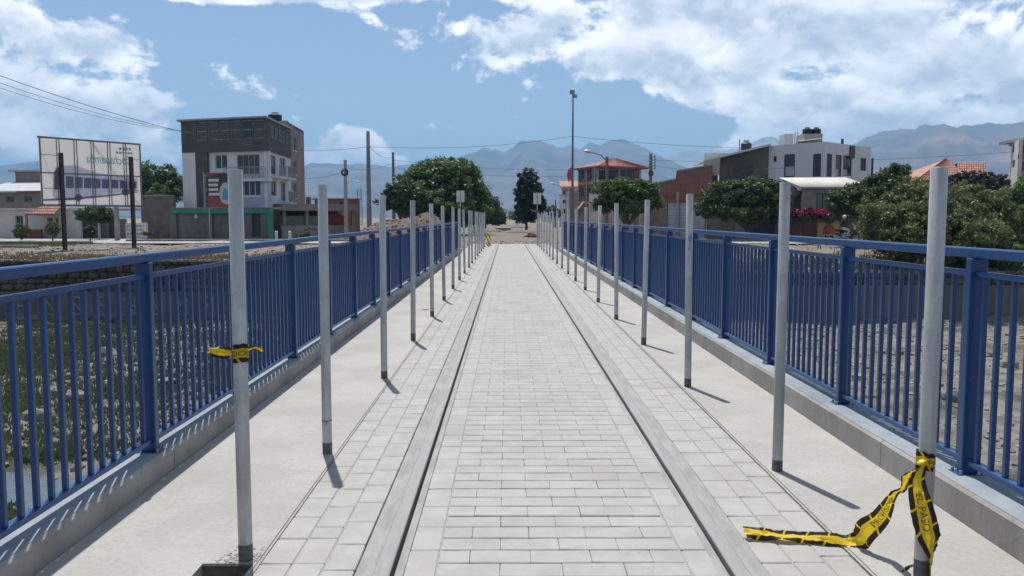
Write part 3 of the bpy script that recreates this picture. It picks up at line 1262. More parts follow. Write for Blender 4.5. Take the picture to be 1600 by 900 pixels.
tail2 = [
    (kn + Vector((0.004, -0.004, 0.0)), (0.012, 0.0, 0.006)),
    (at(1433, 752, 3.395), (0.030, -0.010, 0.0)),
    (at(1440, 790, 3.385), (0.046, -0.006, 0.006)),
    (at(1449, 830, 3.375), (0.050, 0.0, 0.010)),
    (at(1456, 862, 3.38), (0.026, 0.016, 0.024)),
    (at(1452, 888, 3.44), (0.010, 0.030, 0.030)),
    (at(1436, 897, 3.515), (-0.010, 0.030, 0.036)),
    (at(1418, 905, 3.49), (-0.020, 0.010, 0.036)),
    (at(1415, 930, 3.46), (-0.030, 0.0, 0.030)),
]
ribbon('hanging_tail', tail2, tape, 0.009, 'EL PASO', 0.13, seed=12, nu=90)

# left: short piece knotted round the nearest left post
px_, py_ = -1.178, 3.64
zc = at(372, 553, 3.60).z
tape2 = thing('caution_tape', 'short yellow and black caution tape knotted round the nearest left post at waist height', 'tape', (px_, py_, zc))
wrap = []
for i in range(15):
    a = -2.9 + i * 0.44
    r_ = 0.0335 + 0.001 * (i % 2)
    wrap.append(((px_ + r_ * math.sin(a), py_ - r_ * math.cos(a), zc + 0.003 * math.sin(i)), (0.0, 0, 0.042 - 0.003 * (i % 2))))
ribbon('wrap', wrap, tape2, 0.0012, 'DOB', 0.065, seed=21, nu=56)
L0 = Vector((px_ - 0.036, py_ - 0.014, zc))
ribbon('left_end', [(L0, (0.0, 0.004, 0.022)), (L0 + Vector((-0.03, -0.01, 0.004)), (0, 0.01, 0.026)), (L0 + Vector((-0.065, -0.008, 0.008)), (0.006, 0.012, 0.022)),
                    (L0 + Vector((-0.095, 0.0, 0.014)), (0.008, 0.01, 0.012))], tape2, 0.009, seed=31, nu=30)
R0 = Vector((px_ + 0.036, py_ - 0.016, zc + 0.012))
ribbon('right_end', [(R0, (0, 0.004, 0.014)), (R0 + Vector((0.022, -0.01, 0.010)), (0.002, 0.006, 0.008)), (R0 + Vector((0.045, -0.008, 0.012)), (0.004, 0.008, 0.006)),
                     (R0 + Vector((0.066, -0.004, -0.004)), (0.006, 0.004, 0.008))], tape2, 0.006, seed=41, nu=30)
# crumpled piece on the last left post
lp = POLES[('left', len(LY) - 1)].location
sp = []
for k in range(260):
    a = random.uniform(0, 6.28)
    r_ = 0.035 + abs(random.gauss(0, 0.045))
    x, y = -1.178 + r_ * math.cos(a), 3.64 + r_ * math.sin(a)
    if y > 3.605 and x < -1.13:
        sp.append((x, y, 0.011, random.uniform(0.003, 0.012)))
tag(stones('mortar_lumps', sp, m_crumb), 'rough mortar lumps round the foot of the nearest left post', 'mortar', kind='stuff')
t3 = thing('caution_tape', 'crumpled yellow tape hanging low on the last post of the left row', 'tape', (lp.x + 0.1, lp.y, 0.0))
ribbon('loop', [((lp.x + 0.04, lp.y - 0.04, 0.72), (0.05, 0, 0.03)), ((lp.x + 0.12, lp.y - 0.05, 0.62), (0.07, 0.02, 0.05)), ((lp.x + 0.24, lp.y - 0.06, 0.36), (0.08, 0.03, 0.05)),
                ((lp.x + 0.14, lp.y - 0.08, 0.20), (0.06, 0.04, 0.06)), ((lp.x + 0.30, lp.y - 0.10, 0.06), (0.08, 0.04, 0.03))], t3, 0.03, seed=51, nu=36)
# scrap of red litter and a chip of stone on the left walkway
p = gp(664, 484, 0.012)
tag(MB().bbox(p.x - 0.05, p.x + 0.05, p.y - 0.03, p.y + 0.03, 0.011, 0.022, 0.004).build('litter', M('red_litter', (0.45, 0.06, 0.05), rough=0.6)),
    'small scrap of red litter lying on the left walkway', 'litter')

# ------------------------------------------------------------------ mountains
def mountain(name, sky_pts, D, mat, seed, near=0.5, rows=46, cols=420, rough=1.0):
    xs_ = [p[0] for p in sky_pts]
    ys_ = [p[1] for p in sky_pts]
    V, F = [], []
    pxs = np.linspace(xs_[0], xs_[-1], cols)
    pys = np.interp(pxs, xs_, ys_)
    for j in range(rows + 4):
        r_ = j / rows
        for i in range(cols):
            px = pxs[i]
            d = ray(px, 339.0)
            d = Vector((d.x, d.y, 0)).normalized()
            if j <= rows:
                dist = D * (near + (1 - near) * r_)
            else:
                dist = D * (1 + 0.06 * (j - rows))
            P = d * dist
            tp = ray(px, pys[i])
            H = D * tp.z / math.hypot(tp.x, tp.y)
            H += H * 0.055 * mnoise.fractal(Vector((P.x * 0.0032, P.y * 0.0003, seed)), 0.75, 2.1, 6)
            if j <= rows:
                rel = mnoise.ridged_multi_fractal(Vector((P.x * 0.0011, P.y * 0.0006, seed)), 0.9, 2.1, 6, 0.9, 2.0) - 1.0
                z = H * (r_ ** 1.25) + rough * 0.42 * H * rel * (r_ ** 0.7) * (1 - r_ ** 3) * 1.0
                z = max(z, -20 * (1 - r_))
            else:
                z = H * (1 - 0.22 * (j - rows))
            V.append((P.x, P.y, z + 1.0 if j else -40.0))
    for j in range(rows + 3):
        for i in range(cols - 1):
            k = j * cols + i
            F.append((k, k + 1, k + cols + 1, k + cols))
    o = bpy.data.objects.new(name, mesh_from(name, V, F, mat, smooth=True))
    C.objects.link(o)
    tag(o, kind='structure')


m_mtA = M('mountain_scrub', (0.035, 0.036, 0.03), (0.14, 0.10, 0.078), 0.0028, 0.95, c3=(0.09, 0.09, 0.06), detail=8)
m_mtC = M('mountain_red', (0.07, 0.06, 0.05), (0.24, 0.15, 0.12), 0.003, 0.95, c3=(0.08, 0.07, 0.055), detail=8)
m_mtB = M('mountain_snow', (0.30, 0.29, 0.28), (0.16, 0.14, 0.12), 0.002, 0.95, detail=8)
mountain('mountain', [(-420, 270), (-250, 262), (-120, 248), (0, 256), (60, 252), (130, 262), (200, 270), (285, 270), (380, 262), (440, 262), (478, 258), (490, 254), (510, 256), (540, 258),
                      (570, 254), (590, 257), (610, 262), (640, 258), (680, 252), (720, 243), (745, 236), (755, 228), (765, 233), (790, 238), (800, 231), (815, 221),
                      (822, 223), (830, 221), (845, 220), (870, 227), (890, 222), (905, 230), (920, 221), (935, 229), (950, 221), (975, 219), (1000, 226), (1030, 240),
                      (1060, 255), (1090, 268), (1140, 285), (1200, 300), (1300, 318), (1400, 330)], 5900, m_mtA, 3.0)
mountain('mountain', [(960, 300), (1000, 262), (1030, 250), (1045, 246), (1060, 241), (1075, 237), (1100, 238), (1118, 235), (1150, 236), (1180, 222), (1200, 217), (1210, 215),
                      (1225, 221), (1250, 232), (1290, 236), (1330, 240), (1400, 262), (1460, 290)], 6350, m_mtB, 9.0, near=0.7, cols=260)
mountain('mountain', [(1180, 330), (1230, 300), (1270, 262), (1300, 240), (1330, 226), (1345, 216), (1370, 207), (1400, 203), (1425, 201), (1432, 193), (1440, 189), (1452, 190), (1470, 187),
                      (1480, 191), (1490, 194), (1500, 191), (1520, 194), (1560, 194), (1600, 190), (1700, 196), (1820, 205), (2000, 220), (2200, 240)], 5000, m_mtC, 17.0, near=0.45)

# ------------------------------------------------------------------ building helpers
GZ = -0.2


class Facade:
    """a wall plane from p0 to p1 (as the camera sees it left to right) with local u, z and outward depth d"""

    def __init__(s, p0, p1):
        s.p0 = Vector((p0[0], p0[1], 0))
        s.p1 = Vector((p1[0], p1[1], 0))
        s.len = (s.p1 - s.p0).length
        s.u = (s.p1 - s.p0).normalized()
        s.n = Vector((s.u.y, -s.u.x, 0))
        if s.n.dot(Vector((0, 0, 0)) - s.p0) < 0:
            s.n = -s.n

    def P(s, u, z, d=0.0):
        return s.p0 + s.u * u + s.n * d + Vector((0, 0, z))

    def px(s, x, y):
        r_ = ray(x, y)
        k = (s.p0 - CAM).dot(s.n) / r_.dot(s.n)
        q = CAM + r_ * k
        return (q - s.p0).dot(s.u), q.z

    def rect(s, x0, y0, x1, y1):
        """image rectangle -> (u0, u1, z0, z1) on this wall"""
        xm, ym = (x0 + x1) / 2, (y0 + y1) / 2
        return (s.px(x0, ym)[0], s.px(x1, ym)[0], s.px(xm, y1)[1], s.px(xm, y0)[1])

    def box(s, mb, u0, u1, z0, z1, d0, d1):
        vs = [s.P(u, z, d) for z in (z0, z1) for u, d in ((u0, d0), (u1, d0), (u1, d1), (u0, d1))]
        mb.add(vs, [(0, 3, 2, 1), (4, 5, 6, 7), (0, 1, 5, 4), (1, 2, 6, 5), (2, 3, 7, 6), (3, 0, 4, 7)])
        return mb

    def wall(s, parent, mat, u0, u1, z0, z1, holes=(), thick=0.25, name='wall', d=0.0):
        us = sorted({u0, u1, *[h[0] for h in holes], *[h[1] for h in holes]})
        zs = sorted({z0, z1, *[h[2] for h in holes], *[h[3] for h in holes]})
        us = [u for u in us if u0 <= u <= u1]
        zs = [z for z in zs if z0 <= z <= z1]
        mb = MB()
        for i in range(len(us) - 1):
            run = None
            for j in range(len(zs) - 1):
                um, zm = (us[i] + us[i + 1]) / 2, (zs[j] + zs[j + 1]) / 2
                solid = not any(h[0] < um < h[1] and h[2] < zm < h[3] for h in holes)
                if solid:
                    run = (run[0], zs[j + 1]) if run else (zs[j], zs[j + 1])
                if (not solid or j == len(zs) - 2) and run:
                    s.box(mb, us[i], us[i + 1], run[0], run[1], d - thick, d)
                    run = None
        return mb.build(name, mat, parent)

    def window(s, parent, h, frame, pane, nx_=2, nz_=1, bar=0.05, inset=0.10, sill=None, name='window', d=0.0, fill=None):
        u0, u1, z0, z1 = h
        mb = MB()
        d1 = d - inset
        for a, b_, c_, e in ((u0, u1, z0, z0 + bar), (u0, u1, z1 - bar, z1), (u0, u0 + bar, z0 + bar, z1 - bar), (u1 - bar, u1, z0 + bar, z1 - bar)):
            s.box(mb, a, b_, c_, e, d1 - 0.05, d1)
        for i in range(1, nx_):
            uu_ = u0 + (u1 - u0) * i / nx_
            s.box(mb, uu_ - bar / 2, uu_ + bar / 2, z0 + bar, z1 - bar, d1 - 0.05, d1 - 0.002)
        for i in range(1, nz_):
            zz_ = z0 + (z1 - z0) * i / nz_
            s.box(mb, u0 + bar, u1 - bar, zz_ - bar / 2, zz_ + bar / 2, d1 - 0.05, d1 - 0.004)
        w_ = mb.build(name, frame, parent)
        for i in range(nx_):
            a, b_ = u0 + (u1 - u0) * i / nx_, u0 + (u1 - u0) * (i + 1) / nx_
            s.box(MB(), 0, 0, 0, 0, 0, 0)
            m2 = MB()
            s.box(m2, a + bar / 2, b_ - bar / 2, z0 + bar / 2, z1 - bar / 2, d1 - 0.035, d1 - 0.025)
            m2.build('pane', pane, w_)
        if sill:
            m2 = MB()
            s.box(m2, u0 - 0.08, u1 + 0.08, z0 - 0.10, z0 - 0.003, d - 0.1, d + 0.06)
            m2.build('sill', sill, w_)
        return w_

    def bars(s, parent, u0, u1, z0, z1, mat, d=0.05, step=0.13, r_=0.012, name='balcony_railing'):
        mb = MB()
        s.box(mb, u0, u1, z1 - 0.05, z1, d - 0.02, d + 0.02)
        s.box(mb, u0, u1, z0, z0 + 0.03, d - 0.02, d + 0.02)
        n_ = max(2, int((u1 - u0) / step))
        for i in range(n_ + 1):
            uu_ = u0 + 0.015 + (u1 - u0 - 0.03) * i / n_
            s.box(mb, uu_ - r_, uu_ + r_, z0 + 0.03, z1 - 0.05, d - r_, d + r_)
        return mb.build(name, mat, parent)


def slab_poly(pts, z0, z1):
    mb = MB()
    mb.prism([(p[0], p[1], z0) for p in pts], (0, 0, 1), z1 - z0)
    return mb


def tank(parent, c, r_, h, mat, name='water_tank', lid=None):
    x, y, z = c
    mb = MB()
    prof = [(r_ * 0.97, z), (r_, z + h * 0.05)]
    for i in range(4):
        a = z + h * (0.10 + 0.17 * i)
        prof += [(r_, a), (r_ * 0.965, a + h * 0.03), (r_ * 0.965, a + h * 0.06), (r_, a + h * 0.09)]
    prof += [(r_, z + h * 0.78), (r_ * 0.55, z + h * 0.92), (r_ * 0.40, z + h * 0.93), (r_ * 0.40, z + h), (r_ * 0.36, z + h * 1.005)]
    mb.lathe(x, y, prof, 18)
    o = mb.build(name, mat, parent, smooth='auto')
    m2 = MB().tube([(x - r_ * 0.5, y, z + h * 0.9), (x - r_ * 0.45, y, z + h * 1.08), (x + r_ * 0.45, y, z + h * 1.08), (x + r_ * 0.5, y, z + h * 0.9)], 0.03, 6)
    m2.build('pipe', mat, o)
    return o


glass = glass_mat()
m_white = M('white_plaster', (0.54, 0.53, 0.52), (0.61, 0.60, 0.59), 0.7, 0.9, 0.003, 20, c3=(0.55, 0.54, 0.53), stretch=(1, 1, 0.3))
m_lav = M('lavender_plaster', (0.40, 0.41, 0.52), (0.46, 0.47, 0.57), 0.8, 0.9, c3=(0.36, 0.37, 0.46))
m_char = M('charcoal_cladding', (0.060, 0.057, 0.060), (0.085, 0.08, 0.082), 1.0, 0.8)
m_grey = M('grey_plaster', (0.135, 0.128, 0.125), (0.18, 0.172, 0.166), 0.6, 0.9, c3=(0.115, 0.11, 0.108), stretch=(1, 1, 0.4))
m_brown = M('brown_plaster', (0.21, 0.175, 0.155), (0.27, 0.228, 0.205), 0.6, 0.9, c3=(0.23, 0.19, 0.17), stretch=(1, 1, 0.4))
m_dark = M('dark_metal', (0.04, 0.04, 0.045), (0.06, 0.06, 0.065), 4, 0.6)
m_alu = M('aluminium_frame', (0.45, 0.46, 0.47), rough=0.45, metal=0.4)
m_wframe = M('white_frame', (0.62, 0.62, 0.62), rough=0.6)
m_green = M('green_paint', (0.02, 0.22, 0.15), (0.03, 0.26, 0.18), 2, 0.7)
m_net = M('dark_netting', (0.045, 0.043, 0.05), (0.075, 0.07, 0.078), 9, 0.5)
m_black = M('black_plastic', (0.012, 0.012, 0.014), (0.02, 0.02, 0.022), 5, 0.45)
m_steel = M('grey_steel', (0.22, 0.23, 0.24), (0.3, 0.31, 0.32), 5, 0.5, metal=0.3)
m_red_brick = brickwork('red_masonry', (0.19, 0.068, 0.048), (0.25, 0.095, 0.068), (0.19, 0.15, 0.13))
m_conc_b = M('bare_concrete', (0.25, 0.235, 0.215), (0.34, 0.32, 0.295), 0.9, 0.93, 0.006, 10, c3=(0.21, 0.2, 0.185))
m_tile = M('clay_tile', (0.27, 0.135, 0.10), (0.38, 0.215, 0.165), 5, 0.85, vary=0.2)
m_redroof = M('red_sheet_roof', (0.20, 0.058, 0.052), (0.25, 0.085, 0.075), 2, 0.6)
m_shutter = M('roller_shutter', (0.34, 0.345, 0.38), (0.39, 0.395, 0.43), 2, 0.6)
m_greydoor = M('grey_shutter', (0.11, 0.105, 0.105), (0.15, 0.145, 0.14), 2, 0.6)

# ------------------------------------------------------------------ left: grey apartment block
blk = thing('apartment_block', 'grey and white four storey apartment block with dark glazed top floor and balconies', 'building', (-22, 70, GZ))
pc = at(418, 300, 66.0)
pl = at(286, 300, 68.6)
pr = at(456, 300, 75.0)
FA = Facade((pl.x, pl.y), (pc.x, pc.y))
FB = Facade((pc.x, pc.y), (pr.x, pr.y))
TOPZ = FA.px(418, 184)[1]
back = Vector((pr.x, pr.y, 0)) + (Vector((pl.x, pl.y, 0)) - Vector((pc.x, pc.y, 0)))
zb = lambda y, F=FA, x=418: F.px(x, y)[1]
z_a, z_b, z_c = zb(235), zb(281), GZ - 0.3       # floor lines at the corner
# dark top floor with a framed grid of netting
grid = []
nA = 6
uA0, uA1 = FA.px(306, 210)[0], FA.len - 0.1
hA = [(uA0 + (uA1 - uA0) * i / nA + 0.05, uA0 + (uA1 - uA0) * (i + 1) / nA - 0.05, z_a + 0.95, TOPZ - 0.12) for i in range(nA)]
FA.wall(blk, m_char, 0, FA.len, z_a, TOPZ, hA, 0.3, 'top_floor_wall')
for i, h in enumerate(hA):
    FA.window(blk, h, m_steel, m_net if i != 4 else glass, 1, 2, 0.05, 0.06)
hB = [(FB.len * (0.04 + 0.155 * i), FB.len * (0.04 + 0.155 * i + 0.13), z_a + 1.2, TOPZ - 0.4) for i in range(6)]
FB.wall(blk, m_char, 0.31, FB.len, z_a, TOPZ, [h for h in hB if h[0] > 0.4], 0.3, 'top_floor_wall')
for h in hB:
    if h[0] > 0.4:
        FB.window(blk, h, m_alu, m_net, 1, 1, 0.05, 0.06)
FA.box(mb_ := MB(), -0.25, FA.len + 0.15, TOPZ, TOPZ + 0.10, -0.6, 0.15)
rf = slab_poly([FA.P(-0.25, 0, 0.2), FA.P(FA.len + 0.2, 0, 0.25), FB.P(FB.len, 0, 0.2), back], TOPZ + 0.002, TOPZ + 0.14).build('roof', m_steel, blk)
# second and first floor, front
w1 = FA.rect(332, 241, 351, 264)
w2 = FA.rect(367, 241, 402, 272)
w3 = FA.rect(377, 282, 404, 306)
u_l = FA.px(323, 260)[0]
FA.wall(blk, m_white, u_l, FA.len, z_b + 0.12, z_a - 0.002, [w1, w2], 0.25, 'wall', d=-0.30)
FA.wall(blk, m_lav, u_l, FA.len, zb(330), z_b - 0.1, [w3], 0.25, 'wall', d=-0.25)
FA.window(blk, w1, m_wframe, glass, 2, 1, 0.06, 0.08, m_wframe, d=-0.30)
FA.window(blk, w2, m_steel, m_net, 4, 1, 0.06, 0.05, name='balcony_door', d=-0.30)
FA.window(blk, w3, m_wframe, glass, 3, 1, 0.06, 0.08, m_wframe, d=-0.25)
FA.box(mb_ := MB(), FA.px(352, 275)[0], FA.len + 0.1, z_b - 0.1, z_b + 0.12, -0.55, 0.35)
bal = mb_.build('balcony', m_white, blk)
FA.bars(bal, FA.px(353, 275)[0], FA.len + 0.05, z_b + 0.12, z_b + 1.05, m_steel, 0.30)
# pale pillar and dark panel at the left
FA.box(mb_ := MB(), 0.0, FA.px(305, 260)[0], GZ, z_a - 0.003, -0.5, -0.02)
mb_.build('pillar', m_white, blk)
FA.box(mb_ := MB(), FA.px(305, 260)[0] + 0.003, u_l - 0.003, GZ, z_a - 0.003, -0.7, -0.06)
mb_.build('dark_panel', m_char, blk)
# side with balconies
s_holes = []
for (x0, y0, x1, y1) in ((424, 243, 432, 272), (438, 247, 447, 273), (424, 283, 433, 306), (440, 285, 447, 314)):
    s_holes.append(FB.rect(x0, y0, x1, y1))
FB.wall(blk, m_white, 0.26, FB.len, GZ - 0.2, z_a - 0.002, s_holes, 0.25, 'wall', d=-0.05)
for h in s_holes:
    FB.window(blk, h, m_steel, glass, 2, 1, 0.05, 0.08, d=-0.05)
for (x0, x1, y) in ((423, 434, 275), (437, 450, 277), (438, 450, 316)):
    u0, z = FB.px(x0, y)
    u1, _ = FB.px(x1, y)
    FB.box(mb_ := MB(), u0, u1, z - 0.15, z, -0.05, 0.75)
    bl = mb_.build('balcony', m_white, blk)
    FB.bars(bl, u0, u1, z + 0.002, z + 0.95, m_steel, 0.70)
# solid core so that nothing shines through
slab_poly([FA.P(0.35, 0, -1.0), FA.P(FA.len - 0.5, 0, -0.9), FB.P(FB.len - 0.35, 0, -0.9), back + (Vector((pc.x, pc.y, 0)) - back) * 0.05], GZ - 0.3, TOPZ - 0.05).build('inner_core', m_char, blk)
# brown wing behind
wing = thing('apartment_wing', 'brown plastered rear wing behind the grey apartment block, windows stacked in threes', 'building', (-20, 80, GZ))
q0, q1 = at(452, 300, 76.0), at(476.5, 300, 84.0)
FW = Facade((q0.x, q0.y), (q1.x, q1.y))
ztw = FW.px(456, 194)[1]
hw = [FW.rect(457.5, 214, 463, 235), FW.rect(457.5, 251, 463, 272), FW.rect(457.5, 287, 463, 309)]
FW.wall(wing, m_brown, -1.0, FW.len, GZ - 0.2, ztw, hw, 0.25)
for h in hw:
    FW.window(wing, h, m_wframe, glass, 2, 1, 0.06, 0.1, m_wframe)
q2 = at(430, 300, 77.0)
FW2 = Facade((q2.x, q2.y), FW.P(-1.0, 0)[:2])
FW2.wall(wing, m_brown, 0, FW2.len - 0.002, 7.5, ztw, (), 0.25)
slab_poly([FW.P(-1, 0), FW.P(FW.len, 0), FW.P(FW.len, 0, -5), FW.P(0.5, 0, -5)], ztw - 0.3, ztw - 0.05).build('roof', m_conc_b, wing)
tk = thing('water_tank', 'black water tank on the roof of the brown rear wing', 'tank', (0, 0, 0))
pt = FW.P(0.4, 0, -1.2)
tank(tk, (pt.x, pt.y, ztw - 0.048), 0.62, 0.85, m_black, 'tank_body')

# low grey garage front with green trim before the block
gar = thing('garage_wall', 'grey garage front with green painted beam before the apartment block', 'building', (-24, 64, GZ))
g0, g1 = at(266, 350, 65.2), at(424, 350, 63.2)
FG = Facade((g0.x, g0.y), (g1.x, g1.y))
d1_ = FG.rect(276, 334, 327, 376)
d2_ = FG.rect(331, 334, 378, 376)
d3_ = FG.rect(393, 334, 407, 366)
FG.wall(gar, m_grey, 0, FG.len, GZ - 0.2, FG.px(345, 325)[1], [(*d1_[:2], GZ - 0.2, d1_[3]), (*d2_[:2], GZ - 0.2, d2_[3]), (*d3_[:2], GZ + 0.25, d3_[3])], 0.3)
for dd in (d1_, d2_):
    m_ = MB()
    z = GZ - 0.15
    while z < dd[3] - 0.02:
        FG.box(m_, dd[0], dd[1], z, min(z + 0.105, dd[3]), -0.22, -0.15 - 0.012 * ((int(z * 100)) % 2))
        z += 0.11
    m_.build('roller_shutter', m_greydoor, gar)
FG.box(m_ := MB(), d3_[0], d3_[1], GZ - 0.1, d3_[3], -0.26, -0.2)
m_.build('door', m_dark, gar)
FG.box(m_ := MB(), FG.px(268, 330)[0], FG.len + 0.10, FG.px(345, 333)[1], FG.px(345, 328)[1], 0.003, 0.16)
FG.box(m_, FG.len - 0.22, FG.len + 0.10, GZ - 0.2, FG.px(345, 333)[1], 0.003, 0.16)
m_.build('green_trim', m_green, gar)
slab_poly([FG.P(0, 0, -0.31), FG.P(FG.len, 0, -0.31), FG.P(FG.len, 0, -2.2), FG.P(0, 0, -2.2)], FG.px(345, 327)[1], FG.px(345, 324)[1]).build('roof', m_conc_b, gar)
FG.box(m_ := MB(), FG.px(302.5, 338)[0], FG.px(306.5, 338)[0], FG.px(304, 341)[1], FG.px(304, 335)[1], -0.14, -0.12)
m_.build('notice', m_wframe, gar)

# wall between the billboard and the garage, painted board
wall2 = thing('boundary_wall', 'rough brown boundary wall left of the green trimmed garage', 'wall', (-27, 68, GZ))
b0, b1 = at(221, 350, 68.5), at(288, 350, 66.5)
FWL = Facade((b0.x, b0.y), (b1.x, b1.y))
FWL.wall(wall2, M('rough_adobe', (0.12, 0.10, 0.085), (0.165, 0.14, 0.12), 1.2, 0.95, 0.02, 6), 0, FWL.len - 1.15, GZ - 0.2, FWL.px(250, 307)[1], (), 0.3)
m_ = MB()
u = 0.0
while u < FWL.len - 1.4:
    l = random.uniform(0.6, 1.1)
    FWL.box(m_, u, u + l, FWL.px(250, 307)[1] + 0.002, FWL.px(250, 307)[1] + random.uniform(0.08, 0.2), -0.4, 0.12)
    u += l + 0.02
m_.build('coping', m_conc_b, wall2)
board = thing('painted_board', 'small white painted panel with scrawled lettering beside the boundary wall', 'sign', at(212, 376, 64))
p0_, p1_ = at(196, 350, 64.6), at(228, 350, 64.0)
FBD = Facade((p0_.x, p0_.y), (p1_.x, p1_.y))
FBD.wall(board, m_white, 0, FBD.len, GZ - 0.1, FBD.px(212, 348)[1], (), 0.2, 'panel')
m_ = MB()
for row in range(3):
    u = 0.12
    z = FBD.px(212, 352)[1] - row * 0.30
    while u < FBD.len - 0.25:
        l = random.uniform(0.06, 0.22)
        FBD.box(m_, u, u + l, z - random.uniform(0.08, 0.16), z, 0.003, 0.006)
        u += l + random.uniform(0.04, 0.12)
m_.build('scrawl', M('scrawl_paint', (0.25, 0.20, 0.24), rough=0.8), board)

# low concrete shelter right of the block, brick house behind
sh = thing('roadside_shelter', 'low brown concrete shelter with flat slab roof and red painted wall', 'building', (-15, 70, GZ))
s0, s1 = at(440, 350, 67.0), at(557, 350, 71.0)
FS = Facade((s0.x, s0.y), (s1.x, s1.y))
zt_ = FS.px(500, 319)[1]
FS.box(m_ := MB(), 0, FS.len, zt_ - 0.55, zt_, -4.0, 0.35)
m_.build('roof_slab', m_brown, sh)
FS.wall(sh, M('low_wall', (0.26, 0.235, 0.21), (0.33, 0.30, 0.27), 1.2, 0.9, c3=(0.2, 0.18, 0.165)), 0, FS.len, GZ - 0.2, GZ + 1.05, (), 0.2, 'low_wall')
FS.wall(sh, M('shelter_red', (0.27, 0.055, 0.045), (0.33, 0.085, 0.065), 1.5, 0.85), FS.px(509, 340)[0], FS.px(552, 340)[0], GZ + 1.052, zt_ - 0.8, (), 0.15, 'red_wall', d=-1.0)
FS.wall(sh, M('shelter_green', (0.12, 0.135, 0.10), (0.16, 0.17, 0.13), 1.5, 0.85), 0, FS.px(508, 340)[0], GZ + 1.052, GZ + 1.85, (), 0.15, 'green_wall', d=-0.3)
FS.wall(sh, m_dark, 0, FS.len, GZ, zt_ - 0.552, (), 0.2, 'rear_wall', d=-3.5)
for u in (0.15, FS.px(478, 340)[0], FS.px(508, 340)[0], FS.len - 0.4):
    FS.box(m_ := MB(), u, u + 0.25, GZ + 1.052, zt_ - 0.552, -0.28, -0.03)
    m_.build('post', m_brown, sh)
u0_, u1_, z0_, z1_ = FS.rect(545, 331, 558, 336)
FS.box(m_ := MB(), u0_ - 0.2, u1_ - 0.6, z0_, z1_, -0.99, -0.95)
m_.build('notice', m_wframe, sh)
# scrawled writing on the low wall
m_ = MB()
uu0, zz0 = FS.px(474, 362)
for k in range(7):
    u = uu0 + 0.16 * k
    m_.tube([FS.P(u, zz0 + random.uniform(0, .3), 0.004), FS.P(u + 0.1, zz0 + random.uniform(0, .45), 0.004), FS.P(u + 0.22, zz0 + random.uniform(0, .3), 0.004)], 0.022, 5)
m_.build('scrawl', m_dark, sh)
hb = thing('brick_house', 'low unplastered brick house seen over the shelter roof', 'building', (-16, 96, GZ))
s0, s1 = at(478, 315, 96.0), at(562, 315, 98.0)
FH = Facade((s0.x, s0.y), (s1.x, s1.y))
hh_ = [FH.rect(500, 314, 506, 318), FH.rect(530, 314, 536, 319)]
FH.wall(hb, m_red_brick, 0, FH.px(486, 315)[0], GZ - 0.2, FH.px(486, 308)[1], (), 0.3)
FH.wall(hb, m_red_brick, FH.px(492, 315)[0], FH.len, GZ - 0.2, FH.px(520, 311)[1], hh_, 0.3)
for h in hh_:
    FH.window(hb, h, m_conc_b, glass, 1, 1, 0.06, 0.1)
slab_poly([FH.P(FH.px(492, 315)[0], 0, 0.2), FH.P(FH.len + 0.2, 0, 0.2), FH.P(FH.len + 0.2, 0, -6), FH.P(FH.px(492, 315)[0], 0, -6)], FH.px(520, 311)[1] + 0.002, FH.px(520, 309.6)[1]).build('roof', m_conc_b, hb)

# ------------------------------------------------------------------ far left: white house with tiled porch, brown shed
def tiled_slope(parent, a, b_, c, d, mat, nu_, nv_, name='roof_tile', r_=0.09):
    """rows of half-round tiles over the quad a-b (eave) to d-c (ridge); returns tile pieces"""
    a, b_, c, d = map(Vector, (a, b_, c, d))
    nrm = (b_ - a).cross(d - a).normalized()
    if nrm.z < 0:
        nrm = -nrm
    me_cache = None
    for i in range(nu_):
        for j in range(nv_):
            s0, s1 = i / nu_, (i + 1) / nu_
            t0, t1 = j / nv_, (j + 1) / nv_
            def Q(s_, t_):
                return a.lerp(b_, s_).lerp(d.lerp(c, s_), t_)
            m_ = MB()
            pts = []
            for t_ in (t0, min(1.0, t1 + 0.15 / nv_)):
                lift = 0.05 if t_ == t0 else 0.0
                for k in range(5):
                    f_ = k / 4
                    p = Q(s0 + (s1 - s0) * f_, t_) + nrm * (math.sin(f_ * math.pi) * r_ + lift + 0.02)
                    pts.append(p)
            m_.add(pts, [(k, k + 1, k + 6, k + 5) for k in range(4)] + [(0, 1, 2, 3, 4)])
            m_.build(name, mat, parent)


wh = thing('white_house', 'cream house with tiled porch roof and garden wall behind the billboard', 'building', (-36, 66, GZ))
h0, h1 = at(-30, 350, 69), at(124, 350, 66.5)
FH2 = Facade((h0.x, h0.y), (h1.x, h1.y))
m_cream = M('cream_plaster', (0.50, 0.46, 0.42), (0.57, 0.53, 0.485), 0.8, 0.9, c3=(0.44, 0.41, 0.37))
zr = FH2.px(110, 328)[1]
holes = [FH2.rect(24, 337, 36, 352), FH2.rect(74, 340, 92, 364)]
FH2.wall(wh, m_cream, 0, FH2.len, GZ - 0.2, zr, holes, 0.3)
FH2.window(wh, holes[0], m_brown, glass, 2, 1, 0.07, 0.12)
FH2.window(wh, holes[1], m_brown, M('brown_door', (0.12, 0.055, 0.045), rough=0.7), 1, 1, 0.07, 0.12, name='door')
slab_poly([FH2.P(0, 0, 0.2), FH2.P(FH2.len + 0.1, 0, 0.2), FH2.P(FH2.len + 0.1, 0, -7), FH2.P(0, 0, -7)], zr + 0.002, zr + 0.15).build('roof_slab', m_cream, wh)
zz = FH2.px(80, 336)[1]
e0, e1 = FH2.px(58, 334)[0], FH2.px(104, 334)[0]
rfp = MB()
